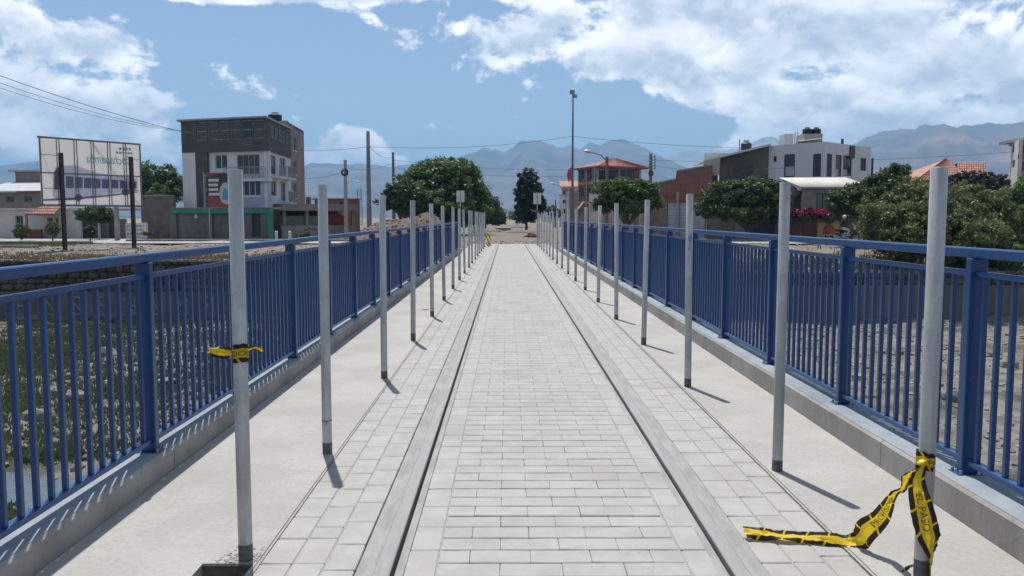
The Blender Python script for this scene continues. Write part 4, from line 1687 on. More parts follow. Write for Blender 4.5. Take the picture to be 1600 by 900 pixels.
rfp.add([FH2.P(e0, zz, 1.3), FH2.P(e1, zz, 1.3), FH2.P(e1 - 0.5, zz + 0.62, 0.05), FH2.P(e0 + 0.5, zz + 0.62, 0.05)], [(0, 1, 2, 3)])
rfp = rfp.build('porch_roof', m_brown, wh)
tiled_slope(rfp, FH2.P(e0, zz, 1.3), FH2.P(e1, zz, 1.3), FH2.P(e1 - 0.5, zz + 0.62, 0.05), FH2.P(e0 + 0.5, zz + 0.62, 0.05), m_tile, 12, 3)
for u in (e0 + 0.1, e1 - 0.1):
    FH2.box(m_ := MB(), u - 0.08, u + 0.08, GZ - 0.1, zz - 0.01, 1.1, 1.25)
    m_.build('porch_post', m_brown, wh)
FH2.box(m_ := MB(), FH2.px(52, 370)[0], FH2.px(76, 370)[0], GZ - 0.1, GZ + 0.75, 0.6, 0.8)
m_.build('red_planter', M('red_brown_wall', (0.16, 0.05, 0.045), (0.20, 0.07, 0.06), 2, 0.9), wh)
bs = thing('brown_building', 'brown two storey building with pale sheet roof rising behind the cream house', 'building', (-45, 82, GZ))
h0, h1 = at(-40, 320, 84), at(66, 320, 82)
FB2 = Facade((h0.x, h0.y), (h1.x, h1.y))
zt2 = FB2.px(60, 300)[1]
hb_ = [FB2.rect(-20, 306, -8, 316), FB2.rect(10, 306, 22, 316), FB2.rect(38, 306, 50, 316)]
FB2.wall(bs, m_brown, 0, FB2.len, GZ - 0.2, zt2, hb_, 0.3)
for h in hb_:
    FB2.window(bs, h, m_conc_b, glass, 2, 1, 0.06, 0.1)
rr = MB()
rr.add([FB2.P(-0.4, zt2 + 0.05, 0.6), FB2.P(FB2.len + 0.4, zt2 + 0.05, 0.6), FB2.P(FB2.len + 0.4, zt2 + 1.2, -5), FB2.P(-0.4, zt2 + 1.2, -5),
        FB2.P(-0.4, zt2 + 0.11, 0.6), FB2.P(FB2.len + 0.4, zt2 + 0.11, 0.6), FB2.P(FB2.len + 0.4, zt2 + 1.26, -5), FB2.P(-0.4, zt2 + 1.26, -5)],
       [(0, 1, 2, 3), (4, 5, 6, 7), (0, 1, 5, 4), (1, 2, 6, 5), (2, 3, 7, 6), (3, 0, 4, 7)])
rr.build('roof', m_shutter, bs)
FB2.wall(bs, m_brown, 0.2, FB2.len - 0.2, zt2, zt2 + 2.3, (), 0.3, 'upper_wall', d=-5.0)
rr = MB()
FB2.box(rr, -0.3, FB2.len * 0.97, zt2 + 2.302, zt2 + 2.5, -9, -4.6)
rr.build('upper_roof', m_shutter, bs)
gw = thing('garden_wall', 'grey garden wall with dark doorway under the right half of the billboard', 'wall', (-31, 68, GZ))
h0, h1 = at(125, 350, 68.5), at(196, 350, 68.0)
FGW = Facade((h0.x, h0.y), (h1.x, h1.y))
gh = [FGW.rect(170, 343, 182, 374)]
gh = [(gh[0][0], gh[0][1], GZ - 0.2, gh[0][3])]
FGW.wall(gw, m_grey, 0, FGW.len, GZ - 0.2, FGW.px(150, 342)[1], gh, 0.2)
FGW.box(m_ := MB(), gh[0][0], gh[0][1], GZ - 0.1, gh[0][3], -0.2, -0.12)
m_.build('gate', m_dark, gw)

# ------------------------------------------------------------------ right: white house with sloping dark wing
wbh = thing('white_modern_house', 'large white cubic house with tall dark windows and dark sloping wing', 'building', (28, 72, GZ))
c0, c1, c2 = at(1200, 300, 70.0), at(1287, 300, 66.0), at(1358.5, 300, 71.5)
F1 = Facade((c0.x, c0.y), (c1.x, c1.y))
F2 = Facade((c1.x, c1.y), (c2.x, c2.y))
ztop_ = F1.px(1287, 221.5)[1]
h1_ = [F1.rect(1208.5, 244, 1213.5, 253), F1.rect(1225, 241, 1242, 277), F1.rect(1270, 240, 1286.4, 276)]
h1_[2] = (h1_[2][0], F1.len - 0.3, h1_[2][2], h1_[2][3])
F1.wall(wbh, m_white, 0, F1.len, GZ - 0.2, ztop_, h1_, 0.3)
F1.window(wbh, h1_[0], m_dark, glass, 1, 1, 0.05, 0.1)
F1.window(wbh, h1_[1], m_dark, m_net, 1, 2, 0.10, 0.05)
F1.window(wbh, h1_[2], m_dark, glass, 2, 2, 0.06, 0.05)
F1.box(m_ := MB(), h1_[1][0] + 0.1, h1_[1][1] - 0.1, h1_[1][2] + 0.1, (h1_[1][2] + h1_[1][3]) / 2, -0.09, -0.07)
m_.build('pale_panel', m_shutter, wbh)
h2_ = [F2.rect(1288, 240, 1300, 276), F2.rect(1305.5, 242, 1315, 276), F2.rect(1317, 243, 1331, 275), F2.rect(1344.5, 247, 1353.5, 267)]
h2_[0] = (0.32, h2_[0][1], h2_[0][2], h2_[0][3])
F2.wall(wbh, m_white, 0.31, F2.len, GZ - 0.2, ztop_, h2_, 0.3)
F2.window(wbh, h2_[0], m_dark, glass, 2, 2, 0.06, 0.05)
F2.window(wbh, h2_[1], m_dark, glass, 1, 2, 0.06, 0.05)
F2.window(wbh, h2_[2], m_dark, glass, 2, 2, 0.06, 0.05)
F2.window(wbh, h2_[3], m_dark, glass, 1, 1, 0.06, 0.05)
for hq in (h2_[1], h2_[2]):
    F2.box(m_ := MB(), hq[0] + 0.06, hq[1] - (hq[1] - hq[0]) * 0.4, hq[2] + 0.05, (hq[2] + hq[3]) / 2 - 0.3, -0.085, -0.07)
    m_.build('pale_panel', m_shutter, wbh)
uu0, uu1 = F2.px(1326.5, 250)[0], F2.px(1333.5, 250)[0]
F2.box(m_ := MB(), uu0, uu1, F2.px(1330, 247)[1], F2.px(1330, 228)[1], 0.003, 0.12)
m_.build('dark_fin', m_char, wbh)
F2.box(m_ := MB(), uu1 + 0.5, F2.len + 0.05, GZ, ztop_ - 0.10, 0.003, 0.35)
bk = [F1.P(0, 0, -0.31), F1.P(F1.len - 0.3, 0, -0.31), F2.P(F2.len, 0, -0.31), F1.P(0, 0, -0.3) + (Vector((c2.x, c2.y, 0)) - Vector((c1.x, c1.y, 0)))]
slab_poly(bk, ztop_ - 0.5, ztop_ - 0.3).build('roof', m_conc_b, wbh)
slab_poly([p.lerp(sum(bk, Vector()) / 4, 0.06) for p in bk], GZ, ztop_ - 0.52).build('inner_core', m_char, wbh)
# low pitched sheet roof and the roof room
pr0 = F1.P(F1.len - 4.3, ztop_ + 0.003, -0.5)
# dark wing with sloping roof
e0 = at(1101, 300, 70.5)
F3 = Facade((e0.x, e0.y), (c0.x, c0.y))
zl, zh_ = F3.px(1112, 252)[1], F3.px(1200, 228)[1]
m_olive = M('olive_plaster', (0.095, 0.09, 0.075), (0.135, 0.125, 0.105), 0.8, 0.9, c3=(0.08, 0.075, 0.065))
ul = F3.px(1124, 300)[0]
m_ = MB()
ur = F3.len - 0.003
pts = [F3.P(ul, GZ - 0.2), F3.P(ur, GZ - 0.2), F3.P(ur, zh_ - 0.03), F3.P(ul, zl + (zh_ - zl) * (ul / F3.len) - 0.03)]
m_.prism(pts, -F3.n, 0.3)
m_.build('dark_wall', m_olive, wbh)
us = F3.rect(1146, 258, 1177, 300)
F3.box(m_ := MB(), us[0], us[1], us[2], us[3], 0.003, 0.03)
m_.build('shutter', m_char, wbh)
m_ = MB()
rp = [F3.P(-0.2, zl - 0.05, 0.45), F3.P(ur + 0.05, zh_ + 0.0, 0.45), F3.P(ur + 0.05, zh_ + 0.0, -6), F3.P(-0.2, zl - 0.05, -6)]
m_.add(rp + [p + Vector((0, 0, 0.16)) for p in rp], [(0, 1, 2, 3), (4, 5, 6, 7), (0, 1, 5, 4), (1, 2, 6, 5), (2, 3, 7, 6), (3, 0, 4, 7)])
m_.build('wing_roof', m_white, wbh)
m_ = MB()
lw = [F3.P(-0.2, zl - 0.052, 0.45), F3.P(ul - 0.05, zl + (zh_ - zl) * (ul / F3.len) - 0.08, 0.40), F3.P(ul - 0.05, zl - 1.15, 0.10), F3.P(-0.1, zl - 1.2, 0.15)]
m_.prism(lw, -F3.n, 0.10)
m_.build('gable_panel', M('beige_panel', (0.40, 0.37, 0.33), (0.45, 0.42, 0.37), 1.0, 0.9), wbh)
F3.wall(wbh, m_olive, 0.4, ul - 0.02, GZ - 0.2, zl - 1.0, (), 0.3, 'dark_wall', d=-0.9)
F3.wall(wbh, m_white, F3.px(1119, 240)[0], F3.px(1160, 240)[0], zl - 0.2, F3.px(1140, 229)[1], (), 0.3, 'rear_parapet', d=-7.0)


def roof_tank(label, x, y, Y, r_, h):
    c = at(x, y, Y)
    t_ = thing('water_tank', label, 'tank', c)
    tank(t_, c, r_, h, m_black, 'tank_body')
    return t_


stand = F1.P(F1.len - 1.0, ztop_ - 0.298, -3.2)
rs = thing('roof_room', 'pale boxy stair head with low sheet roof on the white cubic house', 'building', (30, 72, ztop_))
ca, cb = at(1226, 212, 71.5), at(1240, 212, 71.5)
m_ = MB().bbox(ca.x, cb.x, 71.5, 73.0, ztop_ - 0.298, at(1230, 208.5, 71.5).z, 0.02)
m_.build('chimney_box', m_white, rs)
ca, cb = at(1246, 212, 71.8), at(1284, 212, 71.8)
zq = at(1265, 216.5, 71.8).z
m_ = MB()
m_.add([(ca.x, 71.4, zq - 0.30), (cb.x, 71.4, zq - 0.05), (cb.x, 74.6, zq + 0.2), (ca.x, 74.6, zq - 0.2),
        (ca.x, 71.4, zq - 0.24), (cb.x, 71.4, zq + 0.01), (cb.x, 74.6, zq + 0.26), (ca.x, 74.6, zq - 0.14)],
       [(0, 1, 2, 3), (4, 5, 6, 7), (0, 1, 5, 4), (1, 2, 6, 5), (2, 3, 7, 6), (3, 0, 4, 7)])
m_.build('sheet_roof', m_white, rs)
MB().box(ca.x + 0.3, cb.x - 0.1, 72.0, 74.4, ztop_ - 0.297, zq - 0.32).build('wall', m_white, rs)
MB().box(ca.x + 0.75, cb.x + 0.2, 72.15, 74.3, zq - 0.31, zq + 0.45).build('tank_plinth', m_conc_b, rs)
for dx_ in (1242, 1246):
    q = at(dx_, 210, 71.6)
    MB().cyl(q.x, 71.6, ztop_ - 0.29, at(1242, 206, 71.6).z, 0.05, n=8).build('vent_pipe', m_alu, rs)
zp = zq + 0.452
for i, (x, lab) in enumerate(((1261, 'left of the two black water tanks side by side on the white house'), (1275, 'right of the two black water tanks side by side on the white house'))):
    c = at(x, 215, 72.8)
    t_ = thing('water_tank', lab, 'tank', (c.x, 72.8, zp), 'pair of tanks on the white house')
    tank(t_, (c.x, 72.8, zp), 0.40, at(x, 200, 72.8).z - zp, m_black, 'tank_body')
c = at(1166, 233, 73.0)
t_ = thing('water_tank', 'single black water tank above the sloping dark wing', 'tank', (c.x, 73.0, c.z))
zt_w = zl + (zh_ - zl) * 0.66 + 0.12
tank(t_, (c.x, 73.0, zt_w), 0.46, at(1166, 221, 73.0).z - zt_w, m_black, 'tank_body')
for k, (x, y0_, y1_, Y) in enumerate(((1155, 250, 218, 72), (1316, 226, 217, 71))):
    c = at(x, y0_, Y)
    tag(MB().cyl(c.x, Y, c.z - 0.9, at(x, y1_, Y).z, 0.04 if k == 0 else 0.12, n=8).build('roof_mast', m_dark),
        ['thin aerial mast beside the single water tank', 'short dark flue pipe at the right of the white house roof'][k], 'mast')

# ------------------------------------------------------------------ front house with white corrugated roof, bougainvillea, gate
fh = thing('low_house', 'low grey house with white corrugated roof before the white cubic house', 'building', (24, 62, GZ))
c0, c1 = at(1236, 300, 61.5), at(1345, 300, 61.0)
FF = Facade((c0.x, c0.y), (c1.x, c1.y))
ze, zr = FF.px(1290, 293.5)[1], FF.px(1290, 276)[1]
hf = [FF.rect(1275, 302, 1297, 332), FF.rect(1310, 303, 1328, 322)]
FF.wall(fh, M('grey_house', (0.22, 0.21, 0.19), (0.28, 0.265, 0.24), 1, 0.9), 0.8, FF.len, GZ - 0.2, ze - 0.02, hf, 0.25)
for h in hf:
    FF.window(fh, h, m_dark, glass, 2, 1, 0.07, 0.12)
# corrugated sheet
m_ = MB()
ncor = 64
pts0, pts1 = [], []
for i in range(ncor * 4 + 1):
    u = i / (ncor * 4) * FF.len
    dz_ = 0.035 * math.sin(i / 4 * 2 * math.pi)
    k = (1 - i / (ncor * 4))
    pts0.append(FF.P(u + 0.6 * 1.0, ze + dz_, 0.6))
    pts1.append(FF.P(u * 0.99 - 0.35, zr + dz_, -2.3))
n_ = len(pts0)
m_.add(pts0 + pts1, [(i, i + 1, n_ + i + 1, n_ + i) for i in range(n_ - 1)])
rfo = m_.build('roof', M('white_sheet', (0.40, 0.385, 0.345), (0.47, 0.455, 0.41), 0.8, 0.7, c3=(0.33, 0.315, 0.28)), fh, smooth=True)
sol = rfo.modifiers.new('sheet', 'SOLIDIFY')
sol.thickness = 0.03
m_ = MB()
m_.add([FF.P(0.3, ze, 0.3), FF.P(-0.1, zr - 0.05, -2.3), FF.P(0.3, ze - 0.9, -2.3), FF.P(0.6, ze - 0.4, 0.2)], [(0, 1, 2, 3)])
m_.build('gable', m_olive, fh)
FF.wall(fh, m_olive, 0.1, FF.len, GZ, ze - 0.1, (), 0.2, 'rear_wall', d=-2.6)

gt = thing('garden_gate', 'dark red brown sheet metal gate under the bougainvillea', 'gate', (21, 59.5, GZ))
c0, c1 = at(1226, 360, 60.2), at(1276.5, 360, 60.0)
F4 = Facade((c0.x, c0.y), (c1.x, c1.y))
m_gate = M('gate_brown', (0.10, 0.035, 0.03), (0.13, 0.05, 0.042), 2, 0.6)
zt4 = F4.px(1250, 348)[1]
for i in range(8):
    F4.box(m_ := MB(), F4.len * i / 8 + 0.01, F4.len * (i + 1) / 8 - 0.01, GZ + 0.05, zt4, -0.06, -0.02)
    m_.build('sheet_panel', m_gate, gt)
F4.box(m_ := MB(), 0, F4.len, zt4 + 0.002, zt4 + 0.10, -0.08, 0.0)
F4.box(m_, 0, F4.len, GZ + 0.6, GZ + 0.68, -0.019, 0.01)
m_.build('gate_frame', m_gate, gt)
gwl = thing('gate_wall', 'ochre wall pier with orange arched panel and white meter boxes', 'wall', (23, 59, GZ))
c0, c1 = at(1277.5, 360, 59.9), at(1312, 360, 59.6)
F5 = Facade((c0.x, c0.y), (c1.x, c1.y))
F5.wall(gwl, M('ochre_paint', (0.42, 0.27, 0.10), (0.48, 0.32, 0.13), 1.2, 0.85), 0, F5.len, GZ - 0.1, F5.px(1295, 346)[1], (), 0.35)
u0_, u1_, z0_, z1_ = F5.rect(1286, 351, 1304, 376)
m_ = MB()
poly = [(u0_, GZ), (u1_, GZ), (u1_, z1_ - 0.25), (u1_ - 0.15, z1_ - 0.06), ((u0_ + u1_) / 2, z1_), (u0_ + 0.15, z1_ - 0.06), (u0_, z1_ - 0.25)]
m_.prism([F5.P(u, z, 0.003) for u, z in poly], F5.n, 0.04)
m_.build('arched_panel', M('orange_paint', (0.27, 0.08, 0.04), (0.32, 0.10, 0.05), 1.5, 0.85), gwl)
for x0 in (1286.5, 1294.5):
    u0_, u1_, z0_, z1_ = F5.rect(x0, 366, x0 + 6, 373)
    F5.box(m_ := MB(), u0_, u1_, z0_, z1_, 0.045, 0.10)
    mbx = m_.build('meter_box', m_wframe, gwl)
    F5.box(m_ := MB(), u0_ + 0.05, u1_ - 0.05, z0_ + 0.1, z1_ - 0.06, 0.101, 0.105)
    m_.build('pane', glass, mbx)
bwl = thing('boundary_wall', 'dark brown wall right of the ochre pier, behind the motorcycle rider', 'wall', (26, 59.5, GZ))
c0, c1 = at(1313.5, 360, 59.8), at(1420, 360, 58.8)
F6 = Facade((c0.x, c0.y), (c1.x, c1.y))
F6.wall(bwl, M('dark_brown_wall', (0.085, 0.05, 0.04), (0.12, 0.075, 0.06), 1.0, 0.9), 0, F6.len, GZ - 0.1, F6.px(1340, 344)[1], (), 0.25)
# blue-black wall left of the gate
bwl = thing('boundary_wall', 'dark plastered wall under the dense tree left of the brown gate', 'wall', (15, 62, GZ))
c0, c1 = at(1104, 360, 64.5), at(1225, 360, 61.0)
F7 = Facade((c0.x, c0.y), (c1.x, c1.y))
F7.wall(bwl, m_olive, 0, F7.len, GZ - 0.1, F7.px(1160, 330)[1], (), 0.25)
u0_, u1_, _, _ = F7.rect(1172, 345, 1210, 372)
F7.box(m_ := MB(), u0_, u1_, GZ, F7.px(1190, 342)[1], 0.003, 0.05)
m_.build('blue_gate', M('navy_gate', (0.02, 0.022, 0.06), rough=0.6), bwl)
u0_, u1_, _, _ = F7.rect(1149, 347, 1164, 372)
F7.box(m_ := MB(), u0_, u1_, GZ, F7.px(1156, 347)[1], 0.003, 0.05)
m_.build('grey_door', m_grey, bwl)

# ------------------------------------------------------------------ brick gable building with pale shutter
bg_ = thing('brick_warehouse', 'red brick building with stepped sloping parapet and pale roller shutter', 'building', (14, 70, GZ))
c0, c1 = at(1006, 330, 72.0), at(1112, 330, 69.0)
F8 = Facade((c0.x, c0.y), (c1.x, c1.y))
pp = [F8.px(x, y) for x, y in ((1006, 291), (1056, 281), (1058, 268), (1100, 261), (1112, 259))]
hs_ = F8.rect(1042, 316, 1101, 365)
m_ = MB()
m_.prism([F8.P(0, hs_[3] + 0.002)] + [F8.P(F8.len, hs_[3] + 0.002)] + [F8.P(min(u, F8.len), z) for u, z in pp[::-1]], -F8.n, 0.3)
m_.build('gable_wall', m_red_brick, bg_)
F8.wall(bg_, M('brown_brick_lower', (0.15, 0.12, 0.10), (0.2, 0.165, 0.14), 1.2, 0.9), 0, F8.len, GZ - 0.2, hs_[3], [(hs_[0], hs_[1], GZ - 0.2, hs_[3] - 0.02)], 0.3)
m_ = MB()
z = GZ
k = 0
while z < hs_[3] - 0.12:
    mm = MB()
    F8.box(mm, hs_[0] + 0.01, hs_[1] - 0.01, z, z + 0.245, -0.2, -0.12)
    mm.build('shutter_slat', m_shutter, bg_)
    z += 0.27
F8.box(m_ := MB(), hs_[0], hs_[1], GZ, hs_[3] - 0.02, -0.28, -0.21)
m_.build('shutter_back', m_greydoor, bg_)
F8.box(m_ := MB(), 0, F8.len, hs_[3] + 0.35, hs_[3] + 0.62, 0.003, 0.03)
m_.build('concrete_band', M('red_concrete', (0.20, 0.06, 0.05), (0.25, 0.085, 0.07), 1.5, 0.9), bg_)
for x in (1008, 1057, 1104):
    u = F8.px(x, 320)[0]
    F8.box(m_ := MB(), u, u + 0.25, GZ, F8.px(x, 300)[1], 0.031, 0.06)
    m_.build('column', m_conc_b, bg_)
for i in range(4):
    (u0, z0), (u1, z1) = pp[i], pp[i + 1]
    m_ = MB()
    u1c = min(u1, F8.len)
    m_.prism([F8.P(u0, z0 + 0.003, 0.06), F8.P(u1c, z1 + 0.003, 0.06), F8.P(u1c, z1 + 0.12, 0.06), F8.P(u0, z0 + 0.12, 0.06)], -F8.n, 0.42)
    m_.build('coping', m_conc_b, bg_)
slab_poly([F8.P(0, 0, -0.31), F8.P(F8.len, 0, -0.31), F8.P(F8.len, 0, -8), F8.P(0, 0, -8)], pp[0][1] - 1.0, pp[0][1] - 0.8).build('roof', m_conc_b, bg_)

# ------------------------------------------------------------------ red roofed brick tower house
rh = thing('red_roof_house', 'unfinished brick three storey house with red hipped roof', 'building', (12, 92, GZ))
c0, c1, c2 = at(904, 300, 95.0), at(931, 300, 90.0), at(1000.5, 300, 93.0)
G1 = Facade((c0.x, c0.y), (c1.x, c1.y))
G2 = Facade((c1.x, c1.y), (c2.x, c2.y))
zR = G2.px(931, 259)[1]
fl = [GZ - 0.2, G2.px(931, 316)[1], G2.px(931, 285)[1], zR]
for F_, xr in ((G1, [(908, 264, 915, 280), (919, 263, 928, 281), (907, 293, 913, 308), (918, 293, 926, 310)]),
               (G2, [(936, 264, 964, 282), (968, 263, 990, 281), (938, 292, 952, 310), (968, 292, 988, 310)])):
    hs = [F_.rect(*q) for q in xr]
    F_.wall(rh, m_red_brick, 0 if F_ is G1 else 0.31, F_.len, fl[0], zR, hs, 0.3)
    for h in hs:
        F_.window(rh, h, m_conc_b, glass, 2 if h[1] - h[0] > 1.2 else 1, 1, 0.08, 0.15)
    for z in fl[1:3]:
        F_.box(m_ := MB(), -0.02, F_.len + 0.02, z - 0.15, z + 0.15, 0.003, 0.06)
        m_.build('floor_band', m_conc_b, rh)
    for u in (0.0, F_.len * 0.48, F_.len - 0.3):
        F_.box(m_ := MB(), u, u + 0.3, fl[0], zR - 0.002, 0.061, 0.09)
        m_.build('column', m_conc_b, rh)
far_ = G1.P(0, 0) + (Vector((c2.x, c2.y, 0)) - Vector((c1.x, c1.y, 0)))
eav = [G1.P(-0.6, zR, 0.6), G2.P(-0.2, zR, 0.9), G2.P(G2.len + 0.8, zR, 0.5), Vector((far_.x + 0.6, far_.y + 0.6, zR))]
apx = sum(eav, Vector()) / 4
zap = at(952, 249, 95).z
ra, rb = apx.lerp(eav[1], 0.10), apx.lerp(eav[2], 0.12)
ra.z = rb.z = zap
m_ = MB()
m_.add(eav + [ra, rb] + [p - Vector((0, 0, 0.18)) for p in eav], [(0, 1, 4), (1, 2, 5, 4), (2, 3, 5), (3, 0, 4, 5), (0, 1, 7, 6), (1, 2, 8, 7), (2, 3, 9, 8), (3, 0, 6, 9), (6, 7, 8, 9)])
ro = m_.build('roof', m_redroof, rh)
m_ = MB()
for i in range(22):                       # ribs of the roof sheets
    f_ = i / 21
    a = eav[1].lerp(eav[2], f_)
    b_ = ra.lerp(rb, f_)
    m_.tube([a + Vector((0, 0, 0.03)), b_ + Vector((0, 0, 0.03))], 0.03, 4)
m_.build('roof_ribs', m_redroof, ro)
slab_poly([G1.P(0.4, 0, -0.7), G2.P(0.4, 0, -0.7), G2.P(G2.len - 0.4, 0, -0.7), far_ * 0.9 + apx * 0.1], GZ, zR - 0.05).build('inner_core', m_dark, rh)

# pale two storey house and lean-to further down the street
ph = thing('pale_house', 'small pale house with square windows beside the tall lamp mast', 'building', (10, 150, GZ))
c0, c1 = at(874, 320, 150), at(889, 320, 148)
F9 = Facade((c0.x, c0.y), (c1.x, c1.y))
hs = [F9.rect(879, 312, 884, 318), F9.rect(879, 327, 884, 333)]
F9.wall(ph, m_white, 0, F9.len, GZ - 0.2, F9.px(880, 305)[1], hs, 0.3)
for h in hs:
    F9.window(ph, h, m_dark, glass, 1, 1, 0.06, 0.1)
MB().box(c1.x + 0.01, c1.x + 3.2, 147.5, 155, GZ, at(890, 298, 148).z).build('side_wall', m_brown, ph)
slab_poly([F9.P(0, 0, 0.2), F9.P(F9.len, 0, 0.2), F9.P(F9.len, 0, -7), F9.P(0, 0, -7)], F9.px(880, 305)[1] + .002, F9.px(880, 304)[1]).build('roof', m_conc_b, ph)
oh = thing('tile_roof_house', 'distant house with orange tiled roof behind the lamp mast', 'building', (13, 170, GZ))
c0, c1 = at(878, 300, 170), at(903, 300, 170)
zt9 = at(885, 293, 170).z
MB().box(c0.x, c1.x, 170, 177, GZ, zt9).build('wall', m_cream, oh)
m_ = MB()
m_.prism([(c0.x - 0.4, 169.5, zt9 + .002), (c1.x + 0.4, 169.5, zt9 + .002), (c1.x + 0.4, 173.5, zt9 + 1.3), (c0.x - 0.4, 173.5, zt9 + 1.3)], (0, 0, 1), 0.2)
m_.build('roof', m_tile, oh)
for x in (883, 893):
    q = at(x, 300, 169.98)
    mm = MB().box(q.x - 0.5, q.x + 0.5, 169.94, 169.98, q.z - 0.6, q.z + 0.6)
    mm.build('window', glass, oh)
lt = thing('lean_to', 'cream lean-to with striped awning between lamp mast and round street tree', 'building', (8, 75, GZ))
c0, c1 = at(920, 330, 76), at(936, 330, 75)
F10 = Facade((c0.x, c0.y), (c1.x, c1.y))
hh = [F10.rect(922.5, 321, 924, 331), F10.rect(926, 321, 928, 331)]
F10.wall(lt, m_cream, 0, F10.len, GZ - 0.1, F10.px(928, 302)[1], hh, 0.25)
for h in hh:
    F10.window(lt, h, m_dark, glass, 1, 1, 0.03, 0.1)
ca = at(900, 330, 80)
m_ = MB()
zc_ = at(910, 322, 80).z
m_.prism([(ca.x, 79.5, zc_ - 0.6), (c0.x - 0.02, 79.5, zc_ + 0.35), (c0.x - 0.02, 82, zc_ + 0.35), (ca.x, 82, zc_ - 0.6)], (0, 0, 1), 0.1)
m_.build('awning', m_tile, lt)
MB().box(ca.x + 0.2, c0.x - 0.03, 81.0, 82.0, GZ, zc_ - 0.65).build('side_wall', m_brown, lt)
pw = thing('street_wall', 'pinkish street wall with doorways behind the round street tree', 'wall', (10, 74, GZ))
c0, c1 = at(937, 330, 74.8), at(1006, 330, 72.2)
F11 = Facade((c0.x, c0.y), (c1.x, c1.y))
hh = [(F11.px(947, 340)[0], F11.px(951, 340)[0], GZ - 0.1, F11.px(950, 334)[1]), (F11.px(990, 340)[0], F11.px(998, 340)[0], GZ - 0.1, F11.px(994, 334)[1])]
F11.wall(pw, M('pink_plaster', (0.34, 0.25, 0.21), (0.41, 0.31, 0.265), 1.0, 0.9), 0, F11.len - 0.02, GZ - 0.1, F11.px(970, 328)[1], hh, 0.25)
for h in hh:
    F11.box(m_ := MB(), h[0], h[1], GZ - 0.1, h[3], -0.24, -0.16)
    m_.build('door', m_brown, pw)

# ------------------------------------------------------------------ tiled house and block at the right edge
th = thing('tiled_house', 'house with pink clay tile hipped roof behind the big bush', 'building', (42, 80, GZ))
c0, c1 = at(1424, 290, 78), at(1541, 290, 80)
zE = at(1480, 283, 78).z
MB().box(c0.x + 1.2, c1.x - 0.3, 79.0, 86, GZ, zE - 0.05).build('wall', m_cream, th)
ap1 = at(1477, 249, 81.5)
base = MB()
L0_, L1_ = Vector((c0.x, 77.5, zE)), Vector((at(1512, 290, 77.5).x, 77.5, zE))
ap2 = ap1 + Vector((0.3, 0, 0))
base.add([L0_, L1_, ap2, ap1, Vector((c0.x, 85.5, zE)), Vector((L1_.x, 85.5, zE))], [(0, 1, 2, 3), (0, 3, 4), (1, 5, 2), (4, 3, 2, 5)])
bo = base.build('roof', m_tile, th)
tiled_slope(bo, L0_, L1_, ap2, ap1, m_tile, 16, 9, r_=0.10)
zg = at(1520, 253.5, 81).z
ge0, ge1 = Vector((at(1496, 285, 78.6).x, 78.6, zE)), Vector((at(1541, 285, 78.6).x, 78.6, zE))
gr0, gr1 = Vector((at(1496, 255, 82).x, 82, zg)), Vector((at(1540, 255, 82).x, 82, zg))
base = MB()
base.add([ge0, ge1, gr1, gr0, Vector((ge0.x, 85, zE)), Vector((ge1.x, 85, zE))], [(0, 1, 2, 3), (3, 2, 5, 4), (1, 5, 2)])
bo = base.build('gable_roof', m_tile, th)
tiled_slope(bo, ge0, ge1, gr1, gr0, m_tile, 12, 8, r_=0.10)
eb = thing('brick_block', 'tan and brick three storey block cut by the right edge of the view', 'building', (50, 74, GZ))
c0, c1, c2 = at(1579, 260, 76), at(1590, 260, 72), at(1660, 260, 73)
H1 = Facade((c0.x, c0.y), (c1.x, c1.y))
H2 = Facade((c1.x, c1.y), (c2.x, c2.y))
zT = H2.px(1590, 218)[1]
h1 = [H1.rect(1581.5, 227, 1585, 238), H1.rect(1581.5, 250, 1585.5, 262)]
H1.wall(eb, m_cream, 0, H1.len, GZ, zT, h1, 0.3)
for h in h1:
    H1.window(eb, h, m_brown, glass, 1, 1, 0.06, 0.1)
h2 = [H2.rect(1597, 226, 1612, 240), H2.rect(1630, 226, 1646, 240), H2.rect(1597, 252, 1612, 268)]
H2.wall(eb, m_brown, 0.31, H2.len, GZ, zT, h2, 0.3)
for h in h2:
    H2.window(eb, h, m_brown, glass, 2, 1, 0.06, 0.1)
H2.box(m_ := MB(), -0.02, H2.len, H2.px(1600, 248)[1], H2.px(1600, 241)[1], 0.003, 0.05)
m_.build('brick_band', m_red_brick, eb)
slab_poly([H1.P(-1.0, 0, 0.9), H2.P(0.2, 0, 1.2), H2.P(H2.len, 0, 1.0), H2.P(H2.len, 0, -6), H1.P(-1.0, 0, -5)], zT + 0.002, zT + 0.25).build('roof_slab', m_conc_b, eb)
